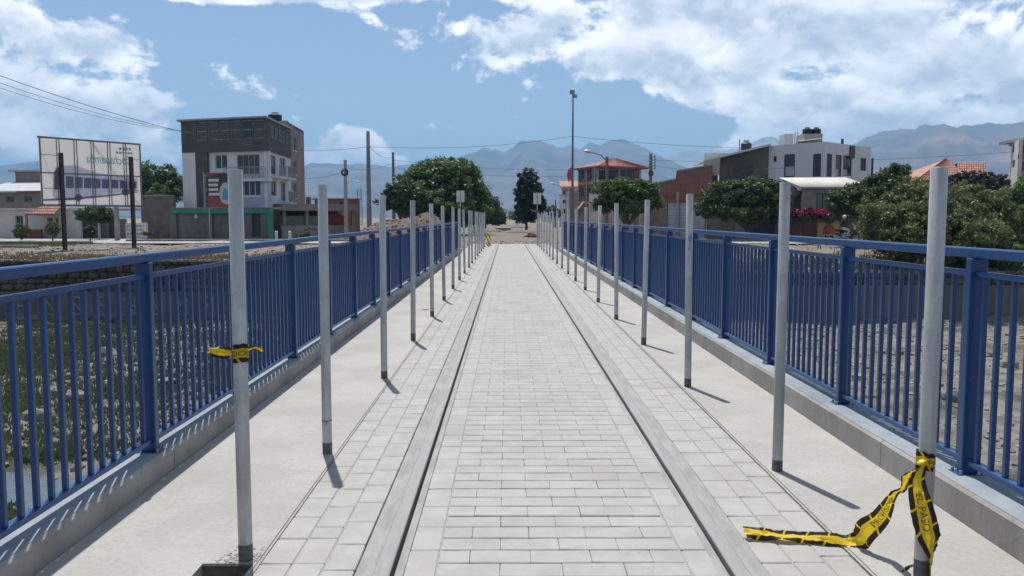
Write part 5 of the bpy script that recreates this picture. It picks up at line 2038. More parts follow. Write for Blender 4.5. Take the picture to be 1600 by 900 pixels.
# more roofs of the town far down the valley road
far_specs = [(738, 334, 9, 4, 330, m_white), (752, 336, 7, 3, 380, m_red_brick), (779, 335, 6, 4, 520, m_cream), (790, 334, 8, 5, 640, m_white), (798, 336, 7, 4, 560, m_redroof),
             (806, 336, 6, 4, 600, m_cream), (814, 335, 7, 4, 700, m_white), (860, 334, 8, 6, 260, m_cream), (851, 336, 8, 5, 300, m_white), (786, 331, 5, 4, 900, m_cream), (801, 331, 6, 3, 1000, m_white),
             (771, 337, 6, 4, 420, m_brown)]
NTH = ['leftmost', 'second', 'third', 'fourth', 'fifth', 'sixth', 'seventh', 'eighth', 'ninth', 'tenth', 'eleventh', 'rightmost']
for i, (x, y, w_, h_, Y, mt) in enumerate(sorted(far_specs)):
    c = at(x, y, Y)
    k = Y / FPX
    b_ = thing('town_building', 'small far building at the end of the track, %s from the left' % NTH[i] if 0 < i < 11 else 'small far building at the end of the track, the %s one' % NTH[i], 'building', (c.x, Y, GZ), 'far town buildings down the track')
    zt9 = c.z + h_ * k * 0.5 + 1.5
    MB().box(c.x - w_ * k / 2, c.x + w_ * k / 2, Y, Y + w_ * k, GZ - 3, zt9).build('wall', mt, b_)
    MB().box(c.x - w_ * k / 2 - 0.3, c.x + w_ * k / 2 + 0.3, Y - 0.4, Y + w_ * k + .3, zt9 + .002, zt9 + 0.35).build('roof', m_conc_b if i % 3 else m_tile, b_)

# ------------------------------------------------------------------ trees
m_bark = M('bark', (0.07, 0.055, 0.045), (0.13, 0.105, 0.085), 6, 0.95, 0.01, 20)
m_leaf_dark = leaf_mat('leaf_dark', (0.034, 0.062, 0.02), (0.092, 0.138, 0.045), 0.35)
m_leaf_mid = leaf_mat('leaf_mid', (0.05, 0.095, 0.027), (0.135, 0.20, 0.06), 0.4)
m_leaf_olive = leaf_mat('leaf_olive', (0.052, 0.082, 0.026), (0.19, 0.225, 0.085), 0.38)
m_leaf_cyp = leaf_mat('leaf_cypress', (0.016, 0.03, 0.015), (0.038, 0.055, 0.026), 0.18)


def leaf_mesh(name, cen, out, size, mat, seed, droop=0.0, slim=0.45):
    g = np.random.default_rng(seed)
    n = len(cen)
    nrm = out * 0.7 + g.normal(0, 1, (n, 3)) * 0.75 + np.array([0, 0, 0.35])
    nrm /= np.linalg.norm(nrm, axis=1, keepdims=True) + 1e-9
    ax = g.normal(0, 1, (n, 3))
    ax[:, 2] -= droop
    ax -= nrm * np.sum(ax * nrm, axis=1, keepdims=True)
    ax /= np.linalg.norm(ax, axis=1, keepdims=True) + 1e-9
    bx_ = np.cross(nrm, ax)
    s = size * g.uniform(0.5, 1.5, (n, 1))
    v = np.empty((n, 4, 3))
    v[:, 0] = cen - ax * s
    v[:, 1] = cen + bx_ * s * slim + nrm * s * 0.12
    v[:, 2] = cen + ax * s
    v[:, 3] = cen - bx_ * s * slim + nrm * s * 0.12
    me = bpy.data.meshes.new(name)
    me.vertices.add(n * 4)
    me.vertices.foreach_set('co', v.reshape(-1))
    me.loops.add(n * 4)
    me.loops.foreach_set('vertex_index', np.arange(n * 4))
    me.polygons.add(n)
    me.polygons.foreach_set('loop_start', np.arange(n) * 4)
    me.polygons.foreach_set('loop_total', np.full(n, 4))
    me.materials.append(mat)
    me.update()
    me.validate()
    return me


def crown_points(blobs, n, clump_r, seed, per=60, shell=0.45):
    """leaf positions gathered in clumps through the volume of several ellipsoids"""
    g = np.random.default_rng(seed)
    vol = np.array([b_[3] * b_[4] * b_[5] for b_ in blobs]) ** 0.67
    cnt = np.maximum(1, (vol / vol.sum() * n / per)).astype(int)
    C_, O_, tips = [], [], []
    for b_, k in zip(blobs, cnt):
        c = np.array(b_[:3])
        rad = np.array(b_[3:6])
        d = g.normal(0, 1, (k, 3))
        d /= np.linalg.norm(d, axis=1, keepdims=True)
        rr_ = (shell + (1 - shell) * g.random((k, 1)) ** 0.55) * g.uniform(0.80, 1.13, (k, 1))
        cc = c + d * rad * rr_
        for q, dd in zip(cc, d):
            m = int(per * g.uniform(0.6, 1.4))
            r_ = clump_r * g.uniform(0.6, 1.35)
            o = g.normal(0, 1, (m, 3))
            o /= np.linalg.norm(o, axis=1, keepdims=True)
            pos = q + o * r_ * (g.random((m, 1)) ** 0.45) * np.array([1, 1, 0.75])
            C_.append(pos)
            O_.append(o * 0.6 + dd * 0.6)
            tips.append(q)
    return np.concatenate(C_), np.concatenate(O_), np.array(tips)


def tree(name, label, base, blobs, n, size, mat, seed, clump=0.45, trunk_r=0.16, forks=3, group=None, cat='tree', droop=0.0, per=60, fork_z=None,
         bark=None, slim=0.45, limbs=14, shell=0.45):
    base = Vector(base)
    root = thing(name, label, cat, base, group)
    pos, out, tips = crown_points(blobs, n, clump, seed, per, shell)
    o = bpy.data.objects.new('crown', leaf_mesh('crown', pos, out, size, mat, seed + 1, droop, slim))
    C.objects.link(o)
    place(o, root)
    rr_ = random.Random(seed)
    cz = min(b_[2] - b_[5] for b_ in blobs)
    fz = fork_z if fork_z is not None else max(base.z + 0.3, cz + 0.1)
    top = Vector((base.x, base.y, fz))
    mb = MB()
    mb.tube([base - Vector((0, 0, 0.1)), base.lerp(top, 0.5) + Vector((rr_.uniform(-.06, .06), rr_.uniform(-.06, .06), 0)), top], [trunk_r * 1.25, trunk_r, trunk_r * 0.85], 9)
    mb.build('trunk', bark or m_bark, root, smooth='auto')
    lm = MB()
    idx = rr_.sample(range(len(tips)), min(limbs, len(tips)))
    for i in idx:
        t_ = Vector(tips[i])
        mid = top.lerp(t_, 0.5) + Vector((rr_.uniform(-.2, .2), rr_.uniform(-.2, .2), rr_.uniform(0, .3)))
        lm.tube([top - Vector((0, 0, 0.1)), mid, t_], [trunk_r * 0.55, trunk_r * 0.32, trunk_r * 0.1], 6)
    lm.build('limbs', bark or m_bark, root, smooth='auto')
    return root


def B(px, py, Y, rx_px, rz_px, ry=None):
    c = at(px, py, Y)
    k = Y / FPX
    return (c.x, c.y, c.z, rx_px * k, ry or rx_px * k, rz_px * k)


g_ = lambda x, Y: (at(x, 350, Y).x, Y, ground_z(at(x, 350, Y).x, Y) - 0.02)
# round tree left of the track, and the smaller one before it
tree('round_tree', 'large dense round crowned tree left of the track behind the gravel mound', g_(692, 76),
     [B(688, 306, 76, 70, 54), B(650, 306, 76, 36, 36), B(732, 308, 77, 34, 42), B(700, 270, 76, 44, 22), B(668, 276, 76, 34, 24), B(722, 282, 76, 30, 26), B(690, 325, 75, 70, 30)],
     52000, 0.15, m_leaf_mid, 101, 0.50, 0.35, limbs=22, shell=0.55)
tree('small_tree', 'small tree with forked trunk standing just behind the gravel mound', g_(627, 68),
     [B(632, 305, 68, 30, 24), B(612, 312, 68, 22, 16), B(650, 312, 68, 20, 18)], 11000, 0.12, m_leaf_dark, 102, 0.32, 0.10, fork_z=0.9, limbs=12)
tree('dark_tree', 'dark tree right of the large round tree beside the left row of posts', g_(757, 110),
     [B(757, 325, 110, 22, 24), B(768, 330, 112, 14, 20), B(745, 330, 110, 18, 20)], 16000, 0.17, m_leaf_dark, 103, 0.6, 0.2)
tree('dark_tree', 'small far dark tree nearest the vanishing dirt track on the left', g_(779, 150), [B(777, 338, 150, 10, 12), B(783, 342, 150, 6, 8)], 6000, 0.2, m_leaf_dark, 104, 0.5, 0.2)
# cypress
cyp = [B(827, 328, 95, 22, 20), B(827, 302, 95, 20, 22), B(824, 286, 95, 15, 16), B(811, 285, 95, 3, 15), B(818, 274, 95, 3, 13), B(824, 270, 95, 2.5, 12), B(831, 275, 95, 3, 14), B(838, 285, 95, 3.5, 15), B(844, 300, 95, 4, 17), B(848, 318, 95, 4, 18), B(808, 312, 95, 5, 22)]
tree('cypress_tree', 'dark conical cypress with ragged top right of the track', g_(822, 95), cyp, 42000, 0.11, m_leaf_cyp, 105, 0.24, 0.16, droop=-1.5, slim=0.3, limbs=16)
tree('shrub', 'low green shrubs at the foot of the cypress beside the track', g_(808, 140), [B(808, 338, 140, 8, 9), B(815, 341, 138, 6, 6)], 2500, 0.14, m_leaf_mid, 106, 0.4, 0.06, cat='shrub', limbs=4)
tree('dry_bush', 'reddish dry bush on the dirt right of the track end', g_(830, 66), [B(830, 370, 66, 11, 6)], 2600, 0.06, leaf_mat('dry_leaf', (0.16, 0.08, 0.05), (0.26, 0.15, 0.10), 0.25), 107, 0.16, 0.03, cat='bush', limbs=8, fork_z=-0.1)
# right street trees
tree('street_tree', 'spreading street tree before the red roofed house and brick building', g_(980, 56),
     [B(950, 302, 56, 24, 20), B(978, 296, 56, 26, 18), B(1008, 303, 56, 24, 20), B(985, 318, 56, 34, 15), B(940, 320, 56, 14, 12), B(1022, 318, 56, 12, 12)], 20000, 0.11, m_leaf_mid, 108, 0.30, 0.12, fork_z=0.9, limbs=18)
tree('street_tree', 'broad dark tree hiding the wall below the sloping dark wing', g_(1168, 59),
     [B(1128, 312, 59, 32, 26), B(1168, 304, 59, 32, 28), B(1208, 308, 59, 28, 28), B(1165, 330, 59, 50, 16), B(1105, 325, 59, 18, 16), B(1215, 334, 59, 18, 14)], 30000, 0.115, m_leaf_dark, 109, 0.34, 0.16, fork_z=0.7, limbs=20)
tree('street_tree', 'round leafed tree with domed top right of the corrugated roof', g_(1385, 50),
     [B(1330, 312, 50, 34, 24), B(1375, 300, 50, 34, 26), B(1398, 272, 50, 19, 17), B(1362, 326, 50, 36, 20), B(1400, 320, 50, 30, 26), B(1308, 318, 50, 18, 14)], 28000, 0.11, m_leaf_dark, 110, 0.32, 0.16, fork_z=0.6, limbs=20)
tree('pepper_tree', 'big feathery light green bush on the right bank near the railing', g_(1465, 39.5),
     [B(1385, 345, 39, 48, 42), B(1430, 322, 39.5, 52, 44), B(1500, 330, 40, 60, 50), B(1560, 345, 40, 45, 50), B(1470, 365, 38.5, 95, 42), B(1400, 385, 38.5, 46, 34), B(1545, 395, 38.6, 55, 36)],
     70000, 0.098, m_leaf_olive, 111, 0.30, 0.18, fork_z=-0.2, droop=0.8, slim=0.28, limbs=26, per=80)
tree('dark_tree', 'dark tree before the pink tiled roof', g_(1518, 66), [B(1500, 292, 66, 30, 20), B(1530, 286, 66, 26, 20), B(1552, 290, 67, 22, 18), B(1475, 300, 66, 18, 16)], 12000, 0.13, leaf_mat('leaf_purple', (0.022, 0.028, 0.018), (0.06, 0.055, 0.04), 0.25), 112, 0.32, 0.14)
tree('light_tree', 'light green drooping tree at the right edge of the view', g_(1605, 46), [B(1592, 312, 46, 26, 30), B(1625, 305, 46, 34, 36), B(1600, 340, 46, 30, 26)], 16000, 0.11, m_leaf_mid, 113, 0.32, 0.14, droop=1.2, slim=0.3)
tree('shrub', 'row of small distant shrubs right of the last posts', g_(866, 150), [B(862, 330, 150, 9, 9), B(872, 334, 150, 8, 8)], 2500, 0.15, m_leaf_dark, 114, 0.4, 0.06, cat='shrub', limbs=4)
# left side
tree('bushy_tree', 'bushy green tree between billboard and apartment block', g_(245, 92), [B(235, 280, 92, 28, 26), B(262, 285, 92, 28, 24), B(215, 292, 92, 22, 24), B(250, 300, 92, 40, 18)], 20000, 0.16, m_leaf_mid, 115, 0.5, 0.2)
tree('garden_tree', 'dark garden tree with whitewashed trunk under the billboard', g_(154, 62), [B(148, 333, 62, 26, 13), B(165, 337, 62, 15, 10), B(130, 336, 62, 12, 9)], 7000, 0.085, m_leaf_dark, 116, 0.26, 0.08,
     bark=M('whitewash', (0.5, 0.5, 0.48), (0.4, 0.4, 0.38), 5, 0.9), fork_z=1.35, limbs=8)
for i, (x, y, r_, lab) in enumerate(((33, 361, 11, 'left of the three'), (82, 358, 10.5, 'middle of the three'), (140, 361, 8.5, 'right of the three'))):
    tree('ball_shrub', 'clipped ball shaped shrub on a short stem, %s before the cream house' % lab, g_(x, 58), [B(x, y, 58, r_, r_)], 5200, 0.055, m_leaf_olive if i < 2 else m_leaf_dark, 120 + i, 0.10, 0.05, group='clipped ball shrubs', cat='shrub', limbs=6, shell=0.75, per=40)
tree('yucca', 'small spiky yellow green plant before the boundary wall', g_(230, 60), [B(230, 363, 60, 6, 5)], 500, 0.10, m_leaf_olive, 125, 0.12, 0.03, cat='plant', limbs=3, slim=0.2)
tree('shrub', 'dark low shrub beside the white kerb posts before the shelter', g_(472, 60), [B(470, 369, 60, 12, 5), B(480, 368, 60, 7, 5)], 2200, 0.06, m_leaf_dark, 126, 0.14, 0.03, cat='shrub', limbs=5)
# bougainvillea along the garden wall
bw = thing('bougainvillea', 'magenta bougainvillea hedge over the brown gate and ochre wall', 'hedge', (22, 59.4, GZ))
bl = [B(x, 333 + random.uniform(-2, 2), 59.3, 10, 7, 0.5) for x in range(1240, 1316, 9)]
pos, out, tips = crown_points(bl, 5200, 0.16, 130, 40)
o = bpy.data.objects.new('flowers', leaf_mesh('flowers', pos, out, 0.06, leaf_mat('bract', (0.17, 0.010, 0.04), (0.28, 0.025, 0.08), 0.3), 131, 0, 0.7))
C.objects.link(o)
place(o, bw)
bl = [B(x, 341 + random.uniform(-2, 2), 59.4, 11, 6, 0.5) for x in range(1238, 1330, 9)]
pos, out, tips = crown_points(bl, 4200, 0.18, 132, 40)
o = bpy.data.objects.new('foliage', leaf_mesh('foliage', pos, out, 0.06, m_leaf_dark, 133))
C.objects.link(o)
place(o, bw)
for x in (1242, 1262, 1290, 1312):
    q = at(x, 345, 59.4)
    MB().tube([(q.x, 59.4, GZ), (q.x + 0.05, 59.4, 0.6), (q.x, 59.4, q.z + 0.2)], 0.03, 6).build('stem', m_bark, bw)
# weeds and low scrub strips on the banks
sp = []
while len(sp) < 5200:
    a = random.random()
    if a < 0.55:
        x, y = random.uniform(-52, -27), random.uniform(47.8, 53.2)
    else:
        x, y = random.uniform(-26, -7), random.uniform(58.3, 61.5)
    sp.append((x, y, ground_z(x, y), random.uniform(0.6, 1.3)))
tag(blades('lawn', sp, leaf_mat('lawn_blade', (0.07, 0.10, 0.03), (0.16, 0.18, 0.06), 0.3), 0.16, 0.05, 6, 0.3), 'strips of thin green lawn along the left street', 'grass', kind='stuff')
sp = []
while len(sp) < 900:
    x, y = random.uniform(5, 30), 37.3 + abs(random.gauss(0, 3.5))
    sp.append((x, y, ground_z(x, y), random.uniform(0.6, 1.6)))
tag(blades('weeds', sp, m_grass, 0.28, 0.03, 7, 0.18), 'green weeds along the edge of the right bank', 'weeds', kind='stuff')

# ------------------------------------------------------------------ streets, kerbs, mound
m_road = M('pale_road', (0.26, 0.256, 0.245), (0.32, 0.315, 0.30), 0.5, 0.9, 0.004, 10, c3=(0.29, 0.28, 0.265), fine=0.08)


def sheet(name, x0, x1, y0, y1, mat, lift=0.03, nx_=40, ny_=8):
    mb = MB()
    vs = [(x0 + (x1 - x0) * i / nx_, y0 + (y1 - y0) * j / ny_, 0) for j in range(ny_ + 1) for i in range(nx_ + 1)]
    zmax = -0.12
    mb.add([(x, y, max(ground_z(x, y) + lift, zmax)) for x, y, _ in vs], [(j * (nx_ + 1) + i, j * (nx_ + 1) + i + 1, (j + 1) * (nx_ + 1) + i + 1, (j + 1) * (nx_ + 1) + i) for j in range(ny_) for i in range(nx_)])
    return struct(name, mb, mat, smooth=True)


sheet('road', -62, -26.5, 54.4, 64.0, m_road, 0.04, 120, 30)
sheet('road', -26.4, -6, 53.2, 57.4, m_road, 0.04, 80, 16)
sheet('road', 5.5, 62, 52.5, 58.0, m_road, 0.04, 160, 20)
m_kst = M('street_kerb', (0.20, 0.195, 0.185), (0.27, 0.265, 0.25), 1.5, 0.9)
struct('street_kerb', MB().bbox(-52, -26.6, 53.4, 53.6, -0.4, 0.02, 0.02), m_kst)
struct('street_kerb', MB().bbox(-26.3, -6, 57.5, 57.7, -0.4, 0.02, 0.02), m_kst)
struct('street_kerb', MB().bbox(-52, -26.6, 47.2, 47.4, -0.6, -0.03, 0.02), m_kst)
struct('pavement', MB().bbox(5.5, 62, 58.1, 59.0, -0.4, 0.0, 0.02), m_conc_b)

# gravel mound left of the track
mb = MB()
c = at(640, 370, 62.0)
m_mound = M('mound_gravel', (0.105, 0.072, 0.06), (0.18, 0.13, 0.11), 2.2, 0.95, 0.12, 6, c3=(0.085, 0.06, 0.05), fine=0.35)
nxm, nym = 110, 60
W_, D_ = at(715, 370, 64).x - at(530, 370, 64).x, 9.0
x0m = at(530, 370, 64).x
vs = []
for j in range(nym + 1):
    for i in range(nxm + 1):
        x = x0m + W_ * i / nxm
        y = 60.5 + D_ * j / nym
        px_m = 530 + 185 * i / nxm
        prof = np.interp(px_m, [530, 545, 575, 600, 628, 650, 668, 685, 700, 715], [0, 0.35, 1.15, 1.6, 1.75, 1.95, 2.3, 1.75, 0.85, 0])
        t_ = (j / nym - 0.5) * 2
        z = prof * max(0, 1 - abs(t_) ** 1.3) * (1 + 0.12 * fb(x, y, 0.7, 21)) + 0.06 * fb(x, y, 2.2, 22)
        vs.append((x, y, GZ - 0.12 + max(z, -0.05)))
mb.add(vs, [(j * (nxm + 1) + i, j * (nxm + 1) + i + 1, (j + 1) * (nxm + 1) + i + 1, (j + 1) * (nxm + 1) + i) for j in range(nym) for i in range(nxm)])
mo = mb.build('gravel_mound', m_mound, smooth=True)
tag(mo, 'heap of reddish brown gravel behind the left railing', 'mound')
sp = []
for k in range(1400):
    i = random.randrange(len(vs))
    x, y, z = vs[i]
    if z > GZ:
        s = 0.04 + 0.10 * random.random() ** 3
        sp.append((x + random.uniform(-.1, .1), y + random.uniform(-.1, .1), z + s * 0.2, s))
st_ = stones('loose_stones', sp, M('mound_stone', (0.13, 0.095, 0.082), (0.22, 0.17, 0.148), 3, 0.9, vary=0.3))
tag(st_, kind='stuff')
place(st_, mo)

# dirt heaps, slab and broken pieces on the track beyond the paving
cs = at(786, 358, 100.0)
slab_ = MB().bbox(cs.x - 1.0, cs.x + 0.95, 99.0, 103.5, GZ - 0.1, at(786, 355.5, 99).z, 0.03)
tag(slab_.build('concrete_slab', m_conc_b), 'flat concrete slab lying on the dirt track beyond the paving', 'slab')
for k, (x, Y, w_, h_, lab) in enumerate(((812, 85, 2.2, 0.45, 'low dirt heap right of the concrete slab'), (764, 90, 1.8, 0.5, 'low dirt heap left of the concrete slab beside the trees'), (800, 130, 3.0, 0.5, 'far dirt heap in the middle of the track'))):
    q = at(x, 350, Y)
    m_ = MB()
    m_.ball((q.x, Y, GZ), w_, w_ * 0.8, h_, 24, 12, 0.05)
    tag(m_.build('dirt_heap', m_dirt, smooth=True), lab, 'heap')
struct('concrete_path', MB().bbox(at(770, 352, 115).x, at(780, 352, 115).x, 106, 128, GZ - 0.1, GZ + 0.14, 0.02), m_conc_b)
cr = at(834, 348, 112)
car = thing('parked_car', 'small dark car far behind the cypress trunk', 'car', (at(817, 350, 210).x, 210, GZ))
cx_ = at(817, 350, 210).x
m_ = MB()
prof = [(-1.0, 0.25), (1.0, 0.25), (1.02, 0.75), (0.85, 0.85), (0.72, 1.35), (0.5, 1.45), (-0.5, 1.45), (-0.72, 1.35), (-0.85, 0.85), (-1.02, 0.75)]
m_.prism([(cx_ + a, 209, GZ + z) for a, z in prof], (0, 1, 0), 3.8)
m_.build('body', m_dark, car)
MB().box(cx_ - 0.62, cx_ + 0.62, 208.98, 208.995, GZ + 0.88, GZ + 1.30).build('windscreen', glass, car)
for sx in (-0.85, 0.85):
    for yy in (209.7, 212.1):
        m_ = MB().tube([(cx_ + sx - 0.1, yy, GZ + 0.3), (cx_ + sx + 0.1, yy, GZ + 0.3)], 0.3, 14)
        m_.build('wheel', m_black, car)
    MB().box(cx_ + sx * 0.8 - 0.12, cx_ + sx * 0.8 + 0.12, 208.97, 208.995, GZ + 0.6, GZ + 0.72).build('headlight', m_wframe, car)

# ------------------------------------------------------------------ billboard seen from behind
m_vinyl = bpy.data.materials.new('billboard_vinyl')
t, b = nodes_of(m_vinyl)
b.inputs['Base Color'].default_value = (0.66, 0.64, 0.62, 1)
b.inputs['Roughness'].default_value = 0.7
tr = t.nodes.new('ShaderNodeBsdfTranslucent')
tr.inputs[0].default_value = (0.93, 0.90, 0.87, 1)
mx = t.nodes.new('ShaderNodeMixShader')
mx.inputs[0].default_value = 0.7
t.links.new(b.outputs[0], mx.inputs[1])
t.links.new(tr.outputs[0], mx.inputs[2])
t.links.new(mx.outputs[0], t.nodes['Material Output'].inputs[0])
bb = thing('billboard', 'large billboard seen from behind, bus picture and lettering showing through in reverse', 'billboard', at(147, 390, 46))
a0, a1 = at(64, 300, 44.0), at(219.5, 300, 48.5)
FBB = Facade((a0.x, a0.y), (a1.x, a1.y))
zt, zbm = FBB.px(63, 217)[1], FBB.px(66, 320)[1]
zt = (zt + FBB.px(219, 226)[1]) / 2
zbm = (FBB.px(66, 319)[1] + FBB.px(219, 321)[1]) / 2
FBB.box(m_ := MB(), 0, FBB.len, zbm, zt, -0.02, 0.0)
vin = m_.build('vinyl_sheet', m_vinyl, bb)
m_frm = M('billboard_frame', (0.16, 0.15, 0.15), (0.22, 0.21, 0.21), 5, 0.7)
Hh = zt - zbm
for (z0, z1) in ((zt, zt + 0.10), (zbm - 0.10, zbm), (zbm + Hh * 0.47, zbm + Hh * 0.49)):
    FBB.box(m_ := MB(), -0.08, FBB.len + 0.08, z0, z1, 0.012, 0.085)
    m_.build('frame_rail', m_frm, bb)
for i in range(1, 6):
    for dd in (-0.07, 0.07):
        u = FBB.len * i / 6 + dd
        FBB.box(m_ := MB(), u - 0.02, u + 0.02, zbm - 0.002, zt, 0.086, 0.125)
        m_.build('frame_strut', m_frm, bb)
for u in (0.0, FBB.len):
    FBB.box(m_ := MB(), u - 0.04, u + 0.04, zbm, zt, 0.086, 0.125)
    m_.build('frame_strut', m_frm, bb)
for u0, u1 in ((0.0, FBB.len / 6), (FBB.len * 5 / 6, FBB.len)):
    for f_ in (0.24, 0.75):
        FBB.box(m_ := MB(), u0, u1, zbm + Hh * f_, zbm + Hh * f_ + 0.03, 0.012, 0.05)
        m_.build('frame_rail', m_frm, bb)
m_post = M('billboard_post', (0.045, 0.036, 0.033), (0.075, 0.06, 0.055), 5, 0.8)
for x, y0, y1 in ((91.5, 239, 396), (201, 245, 388)):
    u, zt1 = FBB.px(x, y0)
    P0 = FBB.P(u, 0, 0.30)
    zg_ = ground_z(P0.x, P0.y) - 0.1
    mb = MB()
    for du0, du1, d0, d1 in ((-0.09, 0.09, 0.135, 0.155), (-0.09, 0.09, 0.295, 0.315), (-0.015, 0.015, 0.155, 0.295)):
        FBB.box(mb, u + du0, u + du1, zg_, zt1, d0, d1)
    mb.build('post', m_post, bb)


def flat_on(fr, polys, mat, name, parent, d=0.004):
    m_ = MB()
    for poly in polys:
        m_.prism([fr.P(u, z, d) for u, z in poly], fr.n, 0.003)
    return m_.build(name, mat, parent)


def bbp(x, y):
    """billboard picture coordinates: image position to wall position"""
    return FBB.px(x, y)


def print_mat(name, c):
    m = M(name, c, rough=0.8)
    t = m.node_tree
    tr = t.nodes.new('ShaderNodeBsdfTranslucent')
    tr.inputs[0].default_value = (*[min(0.95, x * 1.25) for x in c], 1)
    mx = t.nodes.new('ShaderNodeMixShader')
    mx.inputs[0].default_value = 0.7
    t.links.new(t.nodes['Principled BSDF'].outputs[0], mx.inputs[1])
    t.links.new(tr.outputs[0], mx.inputs[2])
    t.links.new(mx.outputs[0], t.nodes['Material Output'].inputs[0])
    return m


m_b1 = print_mat('print_bus', (0.66, 0.68, 0.74))
m_b2 = print_mat('print_glass', (0.36, 0.37, 0.47))
m_b3 = print_mat('print_dark', (0.34, 0.34, 0.40))
m_b4 = print_mat('print_teal', (0.22, 0.48, 0.50))
body = [bbp(x, y) for x, y in ((82, 306), (83, 270), (88, 260), (118, 258), (150, 270), (215, 279), (215, 298), (160, 304), (120, 312), (88, 312))]
flat_on(FBB, [body], m_b1, 'print_bus_body', vin, 0.0035)
for k in range(8):
    xa, xb = 103 + k * 14, 115 + k * 14
    flat_on(FBB, [[bbp(xa, 294 + k * 0.1), bbp(xa, 275 + k * 1.1), bbp(xb, 276 + k * 1.1), bbp(xb, 294 + k * 0.1)]], m_b2, 'print_bus_window', vin, 0.0075)
for xw, yw in ((122, 309), (196, 300)):
    flat_on(FBB, [[bbp(xw + 6 * math.cos(a), yw + 6 * math.sin(a)) for a in [i * math.pi / 7 for i in range(14)]]], m_b3, 'print_bus_wheel', vin, 0.0115)
flat_on(FBB, [[bbp(*q) for q in ((84, 296), (85, 268), (90, 262), (98, 262), (100, 296))]], m_b3, 'print_bus_front', vin, 0.0075)
flat_on(FBB, [[bbp(*q) for q in ((66, 314), (66, 311), (110, 309), (170, 304), (215, 299), (215, 301), (170, 307), (110, 313))]], m_b2, 'print_stripe', vin, 0.0095)
tv, tf = text_mesh('Cochabamba', 1.0, 0.35, 0.012)
xm = max(p.x for p in tv)
u0, z0 = bbp(135, 254)
u1, z1 = bbp(208, 254)
sc_ = (u1 - u0) / xm
m_ = MB()
m_.add([FBB.P(u1 - p.x * sc_, z0 + p.y * sc_ * 1.35, 0.006) for p in tv], tf)
m_.build('lettering', m_b4, vin)
for row, (y, xa, xb) in enumerate(((240, 181, 206), (234, 186, 204))):
    u0, zz = bbp(xa, y)
    u1, _ = bbp(xb, y)
    m_ = MB()
    u = u0
    while u < u1 - 0.05:
        l = random.uniform(0.08, 0.2)
        m_.prism([FBB.P(u, zz, 0.004), FBB.P(u + l, zz, 0.004), FBB.P(u + l, zz + 0.13, 0.004), FBB.P(u, zz + 0.13, 0.004)], FBB.n, 0.003)
        u += l + 0.06
    m_.build('small_print', m_b4, vin)
q = at(184, 378, 60)
tag(MB().lathe(q.x, 60, [(0.19, GZ - 0.1), (0.15, at(184, 318, 60).z)], 14).build('concrete_pole', m_conc_b, smooth='auto'), 'short grey concrete pole standing under the right half of the billboard', 'pole')
# low white benches or barriers along the left lawn
m_wh = M('white_paint', (0.62, 0.62, 0.60), rough=0.7)
for k, (x0, x1, lab) in enumerate(((30, 55, 'low white rail on short legs before the left clipped shrub'), (86, 104, 'low white rail on short legs before the middle clipped shrub'))):
    a, b_ = at(x0, 377, 56), at(x1, 377, 56)
    t_ = thing('low_rail', lab, 'barrier', (a.x, 56, GZ), 'low white rails along the lawn')
    MB().bbox(a.x, b_.x, 55.95, 56.05, at(x0, 377.5, 56).z, at(x0, 375, 56).z, 0.01).build('bar', m_wh, t_)
    for xx in (a.x + 0.08, (a.x + b_.x) / 2, b_.x - 0.08):
        MB().box(xx - 0.04, xx + 0.04, 55.96, 56.04, GZ - 0.1, at(x0, 377.6, 56).z).build('leg', m_wh, t_)
for k, (x, lab) in enumerate(((432, 'left of the two short white kerb posts before the shelter'), (453, 'right of the two short white kerb posts before the shelter'))):
    a = at(x, 370, 59)
    tag(MB().lathe(a.x, 59, [(0.11, GZ - 0.1), (0.11, at(x, 361, 59).z - 0.03), (0.08, at(x, 361, 59).z)], 12).build('kerb_post', m_wh, smooth='auto'), lab, 'post', 'short white kerb posts')

# ------------------------------------------------------------------ red banner on its post before the block
bn = thing('banner_sign', 'red and black advertising banner on a steel post before the apartment block', 'sign', at(326, 376, 60))
a0, a1 = at(324, 300, 60.2), at(361, 300, 59.6)
FN = Facade((a0.x, a0.y), (a1.x, a1.y))
zt, zb2 = FN.px(340, 270)[1], FN.px(340, 324)[1]
FN.box(m_ := MB(), 0, FN.len, zb2, zt, -0.05, 0.0)
m_.build('panel', M('banner_black', (0.045, 0.035, 0.035), rough=0.6), bn)
m_redb = M('banner_red', (0.21, 0.04, 0.04), (0.26, 0.06, 0.052), 3, 0.6)
flat_on(FN, [[(0, zt - 0.3), (FN.len * 0.55, zt - 0.02), (0, zt - 0.02)]], m_redb, 'red_corner', bn)
flat_on(FN, [[(0, zb2), (FN.len, zb2), (FN.len, zb2 + 0.60), (0, zb2 + 0.8)]], m_redb, 'red_field', bn)
cc = FN.px(353, 300)
flat_on(FN, [[(min(FN.len - 0.01, cc[0] + 0.55 * math.cos(a)), cc[1] - 0.1 + 0.78 * math.sin(a)) for a in [i * math.pi / 10 for i in range(20)]]], M('banner_grey', (0.42, 0.36, 0.34), rough=0.6), 'picture', bn, 0.008)
flat_on(FN, [[(cc[0] - 0.35, cc[1] - 0.55), (FN.len - 0.02, cc[1] - 0.55), (FN.len - 0.02, cc[1] + 0.1), (cc[0] - 0.15, cc[1] + 0.25)]], M('banner_blue', (0.06, 0.26, 0.42), rough=0.6), 'picture', bn, 0.012)
for r_ in range(4):
    zz = zt - 0.62 - r_ * 0.33
    polys = []
    u = 0.14
    end = 0.14 + (0.80, 0.72, 0.78, 0.9)[r_]
    while u < end:
        l = random.uniform(0.07, 0.12)
        polys.append([(u, zz), (u + l, zz), (u + l, zz + 0.19), (u, zz + 0.19)])
        u += l + 0.025
    flat_on(FN, polys, m_wh, 'lettering', bn, 0.016)
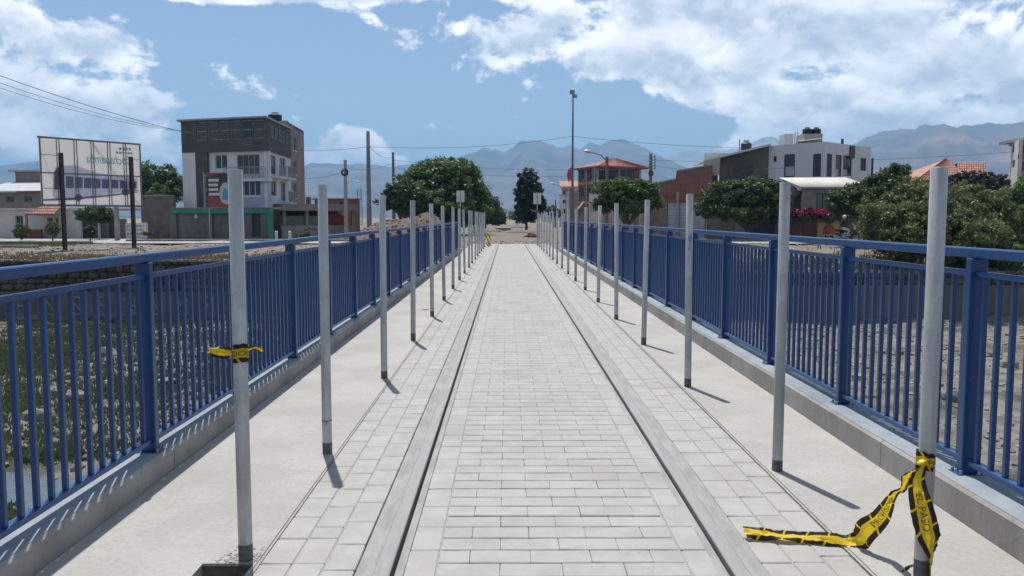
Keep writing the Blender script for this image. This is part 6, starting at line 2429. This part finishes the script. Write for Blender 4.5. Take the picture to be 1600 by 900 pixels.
for u in (-0.32, 0.04):
    FN.box(m_ := MB(), u - 0.05, u + 0.05, zb2 - 0.05 if u < 0 else GZ - 0.1, zt + 0.05, -0.16, -0.06)
    m_.build('post', m_steel, bn)
for f_ in (0.1, 0.5, 0.9):
    z = zb2 + (zt - zb2) * f_
    FN.box(m_ := MB(), -0.27, -0.01, z, z + 0.06, -0.15, -0.08)
    m_.build('brace', m_steel, bn)

# ------------------------------------------------------------------ blank sign boards at the end of the posts
m_signback = M('sign_back', (0.50, 0.50, 0.48), (0.56, 0.56, 0.54), 6, 0.5)
m_tan = M('sign_post', (0.30, 0.24, 0.17), (0.36, 0.29, 0.21), 6, 0.7)
for px, pxp, y0, y1, Y, lab in ((719.5, 720, 298, 316, 45.0, 'back of a pale road sign on a tan post beside the left posts'), (839.5, 839.5, 301.5, 319, 46.0, 'back of a pale road sign on a tan post beside the right posts')):
    c = at(px, 310, Y)
    t_ = thing('road_sign', lab, 'sign', (c.x, Y, ground_z(c.x, Y)), 'pale road signs seen from behind')
    za, zb3 = at(px, y1, Y).z, at(px, y0, Y).z
    MB().bbox(c.x - 0.215, c.x + 0.215, Y - 0.012, Y, za, zb3, 0.003).build('panel', m_signback, t_)
    MB().bbox(c.x - 0.018, c.x + 0.018, Y - 0.04, Y - 0.013, za - 0.02, zb3 - 0.02, 0.003).build('back_brace', m_tan, t_)
    MB().cyl(c.x, Y - 0.065, ground_z(c.x, Y) - 0.2, za + 0.1, 0.024, n=10).build('post', m_tan, t_)

# ------------------------------------------------------------------ lamp mast, lamps, poles, wires
def lampmast():
    c = at(894, 370, 72)
    t_ = thing('lamp_mast', 'tall thin lamp mast with two floodlights rising right of the track', 'lamp post', (c.x, 72, GZ))
    zt_ = at(894, 147, 72).z
    MB().lathe(c.x, 72, [(0.13, GZ - 0.2), (0.11, 4), (0.09, zt_ * 0.55), (0.06, zt_)], 12).build('mast', M('mast_steel', (0.10, 0.11, 0.12), (0.15, 0.16, 0.17), 3, 0.5), t_, smooth='auto')
    h1 = MB().bbox(c.x - 0.28, c.x + 0.12, 71.7, 72.1, zt_ - 0.02, zt_ + 0.36, 0.04)
    h1.build('floodlight', m_steel, t_)
    h2 = MB().bbox(c.x + 0.08, c.x + 0.34, 71.8, 72.2, zt_ - 0.30, zt_ - 0.03, 0.03)
    h2.build('floodlight', m_steel, t_)
    return c, zt_


lc, lz = lampmast()
fl_ = thing('flag', 'red flag hanging from the tall lamp mast', 'flag', (lc.x, 72, at(890, 285, 72).z))
m_ = MB()
vs = []
za, zb4 = at(890, 283, 72).z, at(890, 262, 72).z
for j in range(9):
    for i in range(5):
        f_, g2 = i / 4, j / 8
        vs.append((lc.x - 0.14 - 0.34 * f_ * (0.55 + 0.45 * math.sin(g2 * 3.1)), 71.9 + 0.07 * math.sin(f_ * 7 + j * 0.8), zb4 + (za - zb4) * (g2 * (0.85 + 0.15 * f_)) - 0.10 * f_))
m_.add(vs, [(j * 5 + i, j * 5 + i + 1, j * 5 + i + 6, j * 5 + i + 5) for j in range(8) for i in range(4)])
fo = m_.build('cloth', M('flag_red', (0.48, 0.05, 0.07), (0.55, 0.08, 0.10), 4, 0.7), fl_, smooth=True)
MB().tube([(lc.x - 0.13, 71.9, zb4 + 0.1), (lc.x - 0.13, 71.9, za - 0.1)], 0.012, 6).build('cord', m_dark, fl_)


def street_lamp(x_base, y_top, x_head, y_head, Y, lab, r_=0.07, mat=m_steel):
    c, tpt, hp = at(x_base, 350, Y), at(x_base, y_top, Y), at(x_head, y_head, Y)
    t_ = thing('street_lamp', lab, 'street lamp', (c.x, Y, GZ))
    MB().lathe(c.x, Y, [(r_ * 1.5, GZ - 0.2), (r_, tpt.z)], 10).build('post', mat, t_, smooth='auto')
    MB().tube([(c.x, Y - 0.08, tpt.z - 0.4), (c.x + (hp.x - c.x) * 0.4, Y - 0.08, tpt.z - 0.4 + (hp.z - tpt.z + 0.4) * 0.7), (hp.x, Y - 0.08, hp.z)], 0.045, 7).build('arm', mat, t_)
    d = Vector((hp.x - c.x, 0, (hp.z - tpt.z) * 0.7)).normalized()
    p = Vector((hp.x, Y - 0.08, hp.z))
    m_ = MB()
    m_.tube([p - d * 0.1, p + d * 0.15, p + d * 0.45, p + d * 0.62], [0.06, 0.13, 0.13, 0.05], 10)
    m_.build('lamp_head', m_alu, t_, smooth='auto')
    return t_


street_lamp(947.5, 245, 924, 238, 70, 'street lamp on a wooden pole before the red roofed house', 0.12, M('weathered_pole', (0.13, 0.11, 0.095), (0.19, 0.165, 0.14), 4, 0.9))
street_lamp(884, 296, 867, 288, 120, 'far street lamp with curved arm left of the tall lamp mast')
street_lamp(741, 322, 733, 317, 82, 'left of the two small street lamps before the dark trees')
street_lamp(749, 326, 756, 317, 84, 'right of the two small street lamps before the dark trees')


def pole(x, y0, y1, Y, r0, r1, lab, mat=m_conc_b):
    c = at(x, 350, Y)
    t_ = thing('utility_pole', lab, 'utility pole', (c.x, Y, GZ))
    zt_ = at(x, y0, Y).z
    MB().lathe(c.x, Y, [(r0, GZ - 0.2), (r1, zt_)], 12).build('shaft', mat, t_, smooth='auto')
    return t_, c.x, zt_


PL1 = pole(577, 205, 345, 69, 0.22, 0.14, 'tallest concrete utility pole left of the round tree')
PL2 = pole(541, 250, 365, 66, 0.17, 0.12, 'utility pole with a coiled cable ring before the shelter', M('pink_pole', (0.33, 0.28, 0.25), (0.40, 0.35, 0.32), 3, 0.9))
PL3 = pole(615.5, 238, 300, 92, 0.20, 0.13, 'wooden utility pole rising behind the small tree', M('weathered_pole', (0.13, 0.11, 0.095), (0.19, 0.165, 0.14), 4, 0.9))
PR1 = pole(1015.5, 240, 300, 84, 0.18, 0.14, 'utility pole with insulators and coiled cable right of the red roof', M('weathered_pole', (0.13, 0.11, 0.095)))
PR2 = pole(889, 300, 350, 62, 0.05, 0.04, 'thin steel pole right of the far end of the posts', m_tan)
PR3 = pole(1359.5, 247, 300, 76, 0.12, 0.10, 'dark pole at the right corner of the white house', m_dark)
PR4 = pole(868, 312, 350, 130, 0.10, 0.08, 'distant thin pole beside the cypress', m_dark)
for (t_, x, z), yc, r_ in ((PL2, 269.5, 0.24), (PR1, 271, 0.22)):
    Y = 66 if t_ is PL2[0] else 84
    zc_ = at(541, yc, Y).z
    m_ = MB()
    for k in range(2):
        m_.tube([(x + (r_ - 0.03 * k) * math.cos(a), Y - 0.26 - 0.05 * k, zc_ + (r_ - 0.03 * k) * math.sin(a)) for a in [i * math.pi / 12 for i in range(25)]], 0.06, 6)
    m_.build('cable_coil', m_black, t_)
    MB().tube([(x, Y - 0.1, zc_), (x, Y - 0.3, zc_)], 0.05, 6).build('bracket', m_steel, t_)
MB().tube([(PL2[1], 65.85, at(541, 285, 66).z), (at(559, 283, 66).x, 65.6, at(559, 283, 66).z)], 0.035, 6).build('lamp_arm', m_alu, PL2[0])
q = at(557, 283.5, 65.6)
MB().bbox(q.x - 0.05, q.x + 0.22, 65.5, 65.7, q.z - 0.08, q.z + 0.02, 0.02).build('lamp_head', m_alu, PL2[0])
for k in range(5):
    q = at(1019, 246 + k * 4.5, 84)
    MB().tube([(PR1[1] - 0.25, 83.8, q.z), (PR1[1] + 0.45, 83.8, q.z)], 0.05, 6).build('crossarm', m_steel, PR1[0])
    MB().lathe(PR1[1] + 0.38, 83.8, [(0.07, q.z + 0.05), (0.09, q.z + 0.12), (0.05, q.z + 0.2)], 8).build('insulator', m_brown, PR1[0])
# lattice mast far off behind the shelter
c = at(562, 350, 180)
lm_ = thing('lattice_mast', 'small far lattice mast between the two left utility poles', 'mast', (c.x, 180, GZ))
zt_ = at(562, 295, 180).z
m_ = MB()
for sx in (-1, 1):
    for sy in (-1, 1):
        m_.tube([(c.x + sx * 0.6, 180 + sy * 0.6, GZ), (c.x + sx * 0.35, 180 + sy * 0.35, zt_)], 0.06, 5)
for k in range(8):
    z0, z1 = GZ + (zt_ - GZ) * k / 8, GZ + (zt_ - GZ) * (k + 1) / 8
    m_.tube([(c.x - 0.5, 179.5, z0), (c.x + 0.5, 179.5, z1)], 0.04, 4)
    m_.tube([(c.x + 0.5, 179.5, z0), (c.x - 0.5, 179.5, z1)], 0.04, 4)
m_.build('lattice', m_steel, lm_)

WIRES = 0


def wire(p, q, sag, lab, r_=0.016):
    p, q = Vector(p), Vector(q)
    n = 36
    pts = []
    for i in range(n + 1):
        f_ = i / n
        v = p.lerp(q, f_)
        v.z -= sag * 4 * f_ * (1 - f_)
        pts.append(v)
    m_ = MB()
    m_.tube(pts, r_ * 0.75, 5)
    return tag(m_.build('overhead_wire', m_dark), lab, 'wire', 'overhead wires')


T1 = (PL1[1], 69, at(577, 229, 69).z)
wire(at(-60, 96, 40), at(420, 231, 62), 0.55, 'thick overhead cable sloping down over the billboard to the apartment block', 0.024)
wire(at(-60, 108, 40), at(330, 210, 62), 0.5, 'thin wire just below the thick cable over the billboard')
wire(at(-60, 116, 41), at(300, 206, 63), 0.5, 'lowest thin wire of the bundle over the billboard')
wire(at(420, 231, 62), T1, 0.25, 'overhead cable from the apartment block to the tall concrete pole', 0.022)
wire((PL1[1], 69, at(577, 226, 69).z), (PL3[1], 92, at(615, 245, 92).z), 0.5, 'sagging wire from the tall concrete pole to the wooden pole', 0.022)
wire(T1, (lc.x, 72, at(894, 213, 72).z), 0.45, 'long wire from the tall concrete pole to the lamp mast', 0.02)
wire((lc.x, 72, at(894, 213, 72).z), at(1230, 232, 70), 0.25, 'long wire from the lamp mast to the white house', 0.02)
wire((PL2[1], 66, at(541, 262, 66).z), (PL3[1], 92, at(615, 254, 92).z), 0.4, 'low wire between the ringed pole and the wooden pole', 0.02)
wire(at(455, 276, 66), (PL2[1], 66, at(541, 266, 66).z), 0.35, 'low wire from the apartment block to the ringed pole', 0.02)
wire((PL3[1], 92, at(615, 250, 92).z), (PR1[1], 84, at(1015, 262, 84).z), 0.6, 'long low wire crossing before the mountains above the track', 0.022)
wire((PL3[1], 92, at(615, 262, 92).z), (PR1[1], 84, at(1015, 268, 84).z), 0.7, 'lowest long wire crossing before the mountains above the track', 0.022)
wire((PR1[1], 84, at(1015, 250, 84).z), at(1600, 236, 76), 0.5, 'wire from the insulator pole across the white house front', 0.02)
wire((PR1[1], 84, at(1015, 258, 84).z), at(1225, 262, 64), 0.4, 'wire from the insulator pole down to the low house', 0.02)

# ------------------------------------------------------------------ motorcycle and rider on the right street
RX, RYY = at(1318, 360, 56.0).x, 56.0
RZ = max(ground_z(RX, RYY) + 0.04, -0.12)
mc = thing('motorcycle', 'dark motorcycle ridden along the right street behind the railing', 'motorcycle', (RX, RYY, RZ))
m_rub = M('tyre_rubber', (0.015, 0.015, 0.016), rough=0.85)
m_bike = M('bike_paint', (0.02, 0.018, 0.02), (0.03, 0.027, 0.03), 4, 0.35)
WF, WB = RX + 0.82, RX - 0.48
for wx in (WF, WB):
    m_ = MB()
    n = 22
    ring = [(wx + 0.255 * math.cos(2 * math.pi * i / n), RYY, RZ + 0.30 + 0.255 * math.sin(2 * math.pi * i / n)) for i in range(n + 1)]
    m_.tube(ring, 0.05, 8, False)
    wh_ = m_.build('wheel', m_rub, mc, smooth=True)
    m_ = MB()
    for i in range(6):
        a = math.pi * i / 6
        m_.tube([(wx - 0.22 * math.cos(a), RYY, RZ + 0.30 - 0.22 * math.sin(a)), (wx + 0.22 * math.cos(a), RYY, RZ + 0.30 + 0.22 * math.sin(a))], 0.012, 5)
    m_.tube([(wx, RYY - 0.06, RZ + 0.3), (wx, RYY + 0.06, RZ + 0.3)], 0.05, 10)
    m_.build('spokes', m_steel, wh_)
m_ = MB()
m_.prism([(RX - 0.05, RYY - 0.12, RZ + 0.25), (RX + 0.35, RYY - 0.12, RZ + 0.25), (RX + 0.42, RYY - 0.12, RZ + 0.55), (RX - 0.08, RYY - 0.12, RZ + 0.55)], (0, 1, 0), 0.24)
m_.build('engine', m_steel, mc)
m_ = MB()
m_.ball((RX + 0.30, RYY, RZ + 0.80), 0.28, 0.13, 0.14, 14, 10)
m_.build('fuel_tank', m_bike, mc, smooth=True)
m_ = MB()
m_.tube([(RX - 0.62, RYY, RZ + 0.82), (RX - 0.3, RYY, RZ + 0.78), (RX + 0.12, RYY, RZ + 0.76)], [0.07, 0.11, 0.10], 10)
m_.build('seat', m_rub, mc, smooth=True)
m_ = MB()
m_.tube([(WF, RYY - 0.08, RZ + 0.3), (WF - 0.22, RYY - 0.08, RZ + 0.95)], 0.025, 7)
m_.tube([(WF, RYY + 0.08, RZ + 0.3), (WF - 0.22, RYY + 0.08, RZ + 0.95)], 0.025, 7)
m_.build('front_fork', m_dark, mc)
m_ = MB()
m_.tube([(RX + 0.48, RYY - 0.36, RZ + 1.06), (RX + 0.58, RYY - 0.15, RZ + 1.03), (RX + 0.58, RYY + 0.15, RZ + 1.03), (RX + 0.48, RYY + 0.36, RZ + 1.06)], 0.016, 7)
m_.build('handlebar', m_dark, mc)
m_ = MB()
m_.ball((RX + 0.72, RYY, RZ + 0.93), 0.12, 0.12, 0.11, 12, 8)
m_.build('headlight', m_alu, mc, smooth=True)
m_ = MB()
m_.prism([(RX + 0.70, RYY - 0.14, RZ + 1.0), (RX + 0.80, RYY - 0.14, RZ + 1.05), (RX + 0.62, RYY - 0.14, RZ + 1.24), (RX + 0.58, RYY - 0.14, RZ + 1.22)], (0, 1, 0), 0.28)
m_.build('windshield', m_steel, mc)
m_ = MB()
m_.tube([(RX + 0.5, RYY - 0.25, RZ + 1.05), (RX + 0.5, RYY - 0.3, RZ + 1.18)], 0.008, 5)
m_.ball((RX + 0.5, RYY - 0.3, RZ + 1.22), 0.03, 0.07, 0.045, 8, 6)
m_.build('mirror', m_dark, mc)
m_ = MB()
m_.tube([(WF + 0.24, RYY, RZ + 0.52), (WF, RYY, RZ + 0.64), (WF - 0.22, RYY, RZ + 0.56)], 0.055, 8)
m_.build('mudguard', m_bike, mc)
m_ = MB()
m_.tube([(RX + 0.1, RYY - 0.16, RZ + 0.3), (RX - 0.3, RYY - 0.18, RZ + 0.32), (RX - 0.75, RYY - 0.18, RZ + 0.42)], [0.03, 0.04, 0.05], 8)
m_.build('exhaust', m_steel, mc)

# the rider: one continuous skinned figure
V = {}
sk_v, sk_e, sk_r = [], [], []


def J(name, x, y, z, r_, parent=None):
    V[name] = len(sk_v)
    sk_v.append((RX + x, RYY + y, RZ + z))
    sk_r.append(r_)
    if parent:
        sk_e.append((V[parent], V[name]))


J('pelvis', -0.12, 0, 0.95, 0.155)
J('waist', -0.10, 0, 1.12, 0.14, 'pelvis')
J('chest', -0.03, 0, 1.32, 0.165, 'waist')
J('collar', 0.02, 0, 1.46, 0.10, 'chest')
J('neck', 0.04, 0, 1.54, 0.06, 'collar')
for s, n_ in ((-1, 'r'), (1, 'l')):
    J('shoulder' + n_, 0.0, 0.17 * s, 1.42, 0.075, 'collar')
    J('elbow' + n_, 0.20, 0.29 * s, 1.18, 0.052, 'shoulder' + n_)
    J('wrist' + n_, 0.44, 0.31 * s, 1.08, 0.034, 'elbow' + n_)
    J('palm' + n_, 0.50, 0.31 * s, 1.075, 0.034, 'wrist' + n_)
    J('hip' + n_, -0.08, 0.12 * s, 0.90, 0.115, 'pelvis')
    J('knee' + n_, 0.32, 0.22 * s, 0.80, 0.075, 'hip' + n_)
    J('ankle' + n_, 0.12, 0.20 * s, 0.42, 0.05, 'knee' + n_)
    J('toe' + n_, 0.32, 0.21 * s, 0.34, 0.042, 'ankle' + n_)
me = bpy.data.meshes.new('body')
me.from_pydata(sk_v, sk_e, [])
per = thing('person', 'person in dark jacket, pale trousers and grey helmet riding the motorcycle', 'person', (RX, RYY, RZ + 0.8))
bo = bpy.data.objects.new('body', me)
C.objects.link(bo)
place(bo, per)
md = bo.modifiers.new('skin', 'SKIN')
for i, r_ in enumerate(sk_r):
    me.skin_vertices[0].data[i].radius = (r_, r_)
me.skin_vertices[0].data[V['pelvis']].use_root = True
md.use_smooth_shade = True
sb = bo.modifiers.new('round', 'SUBSURF')
sb.levels = 2
sb.render_levels = 2
dg = bpy.context.evaluated_depsgraph_get()
dg.update()
nm = bpy.data.meshes.new_from_object(bo.evaluated_get(dg))
bo.modifiers.clear()
bo.data = nm
nm.materials.clear()
for m_c in (M('dark_jacket', (0.018, 0.016, 0.018), (0.03, 0.026, 0.028), 6, 0.8), M('pale_trousers', (0.34, 0.33, 0.32), (0.40, 0.39, 0.38), 6, 0.85), M('skin', (0.30, 0.17, 0.12), rough=0.6), m_rub):
    nm.materials.append(m_c)
for p in nm.polygons:
    x, y, z = p.center
    x -= RX
    z -= RZ
    if z < 0.42 and x > 0.0 and z < 0.41:
        p.material_index = 3
    elif z < 0.99 and not (x > 0.4 and z > 0.95):
        p.material_index = 1
    elif x > 0.46 or z > 1.52:
        p.material_index = 2
    else:
        p.material_index = 0
m_ = MB()
m_.ball((RX + 0.07, RYY, RZ + 1.63), 0.085, 0.075, 0.11, 12, 10)
m_.ball((RX + 0.155, RYY, RZ + 1.625), 0.018, 0.014, 0.02, 6, 5)
for s in (-1, 1):
    m_.ball((RX + 0.142, RYY + 0.03 * s, RZ + 1.655), 0.012, 0.014, 0.01, 6, 5)
m_.tube([(RX + 0.143, RYY - 0.025, RZ + 1.575), (RX + 0.148, RYY + 0.025, RZ + 1.575)], 0.007, 5)
m_.build('head', MATS['skin'], per, smooth=True)
m_ = MB()
vs_ = []
m_.ball((RX + 0.05, RYY, RZ + 1.66), 0.15, 0.135, 0.15, 18, 12)
for p in m_.v:                      # open the front below the visor
    if p.z < RZ + 1.63:
        p.x = min(p.x, RX + 0.07)
        p.z = max(p.z, RZ + 1.56)
m_.build('helmet', M('grey_helmet', (0.38, 0.40, 0.41), (0.44, 0.46, 0.47), 5, 0.25), per, smooth=True)
m_ = MB()
m_.prism([(RX + 0.17, RYY - 0.11, RZ + 1.70), (RX + 0.31, RYY - 0.09, RZ + 1.675), (RX + 0.31, RYY + 0.09, RZ + 1.675), (RX + 0.17, RYY + 0.11, RZ + 1.70)], (0, 0, 1), 0.015)
m_.build('visor', m_dark, per)
for s in (-1, 1):
    hand = MB()
    px_h, py_h, pz_h = RX + 0.505, RYY + 0.31 * s, RZ + 1.065
    for k in range(4):
        yk = py_h + (k - 1.5) * 0.021
        l = (0.05, 0.056, 0.053, 0.045)[k]
        hand.tube([(px_h - 0.005, yk, pz_h + 0.02), (px_h + l * 0.7, yk, pz_h + 0.012), (px_h + l * 0.75, yk, pz_h - 0.018), (px_h + 0.02, yk, pz_h - 0.03)], [0.0105, 0.010, 0.009, 0.007], 6)
    hand.tube([(px_h - 0.03, py_h - 0.035 * s, pz_h + 0.0), (px_h, py_h - 0.05 * s, pz_h - 0.012), (px_h + 0.025, py_h - 0.045 * s, pz_h - 0.022)], [0.012, 0.011, 0.008], 6)
    hand.build('hand', MATS['skin'], per, smooth=True)

# ------------------------------------------------------------------ air
m_haze = bpy.data.materials.new('haze')
m_haze.use_nodes = True
t = m_haze.node_tree
t.nodes.clear()
pv = t.nodes.new('ShaderNodeVolumePrincipled')
pv.inputs['Color'].default_value = (0.33, 0.635, 1.0, 1)
pv.inputs['Density'].default_value = 0.00019
pv.inputs['Anisotropy'].default_value = 0.0
out = t.nodes.new('ShaderNodeOutputMaterial')
t.links.new(pv.outputs[0], out.inputs['Volume'])
hz = MB().box(-14000, 14000, -3500, 14000, -60, 640).build('haze', m_haze)
tag(hz, 'pale blue haze filling the valley air', 'haze', kind='stuff')
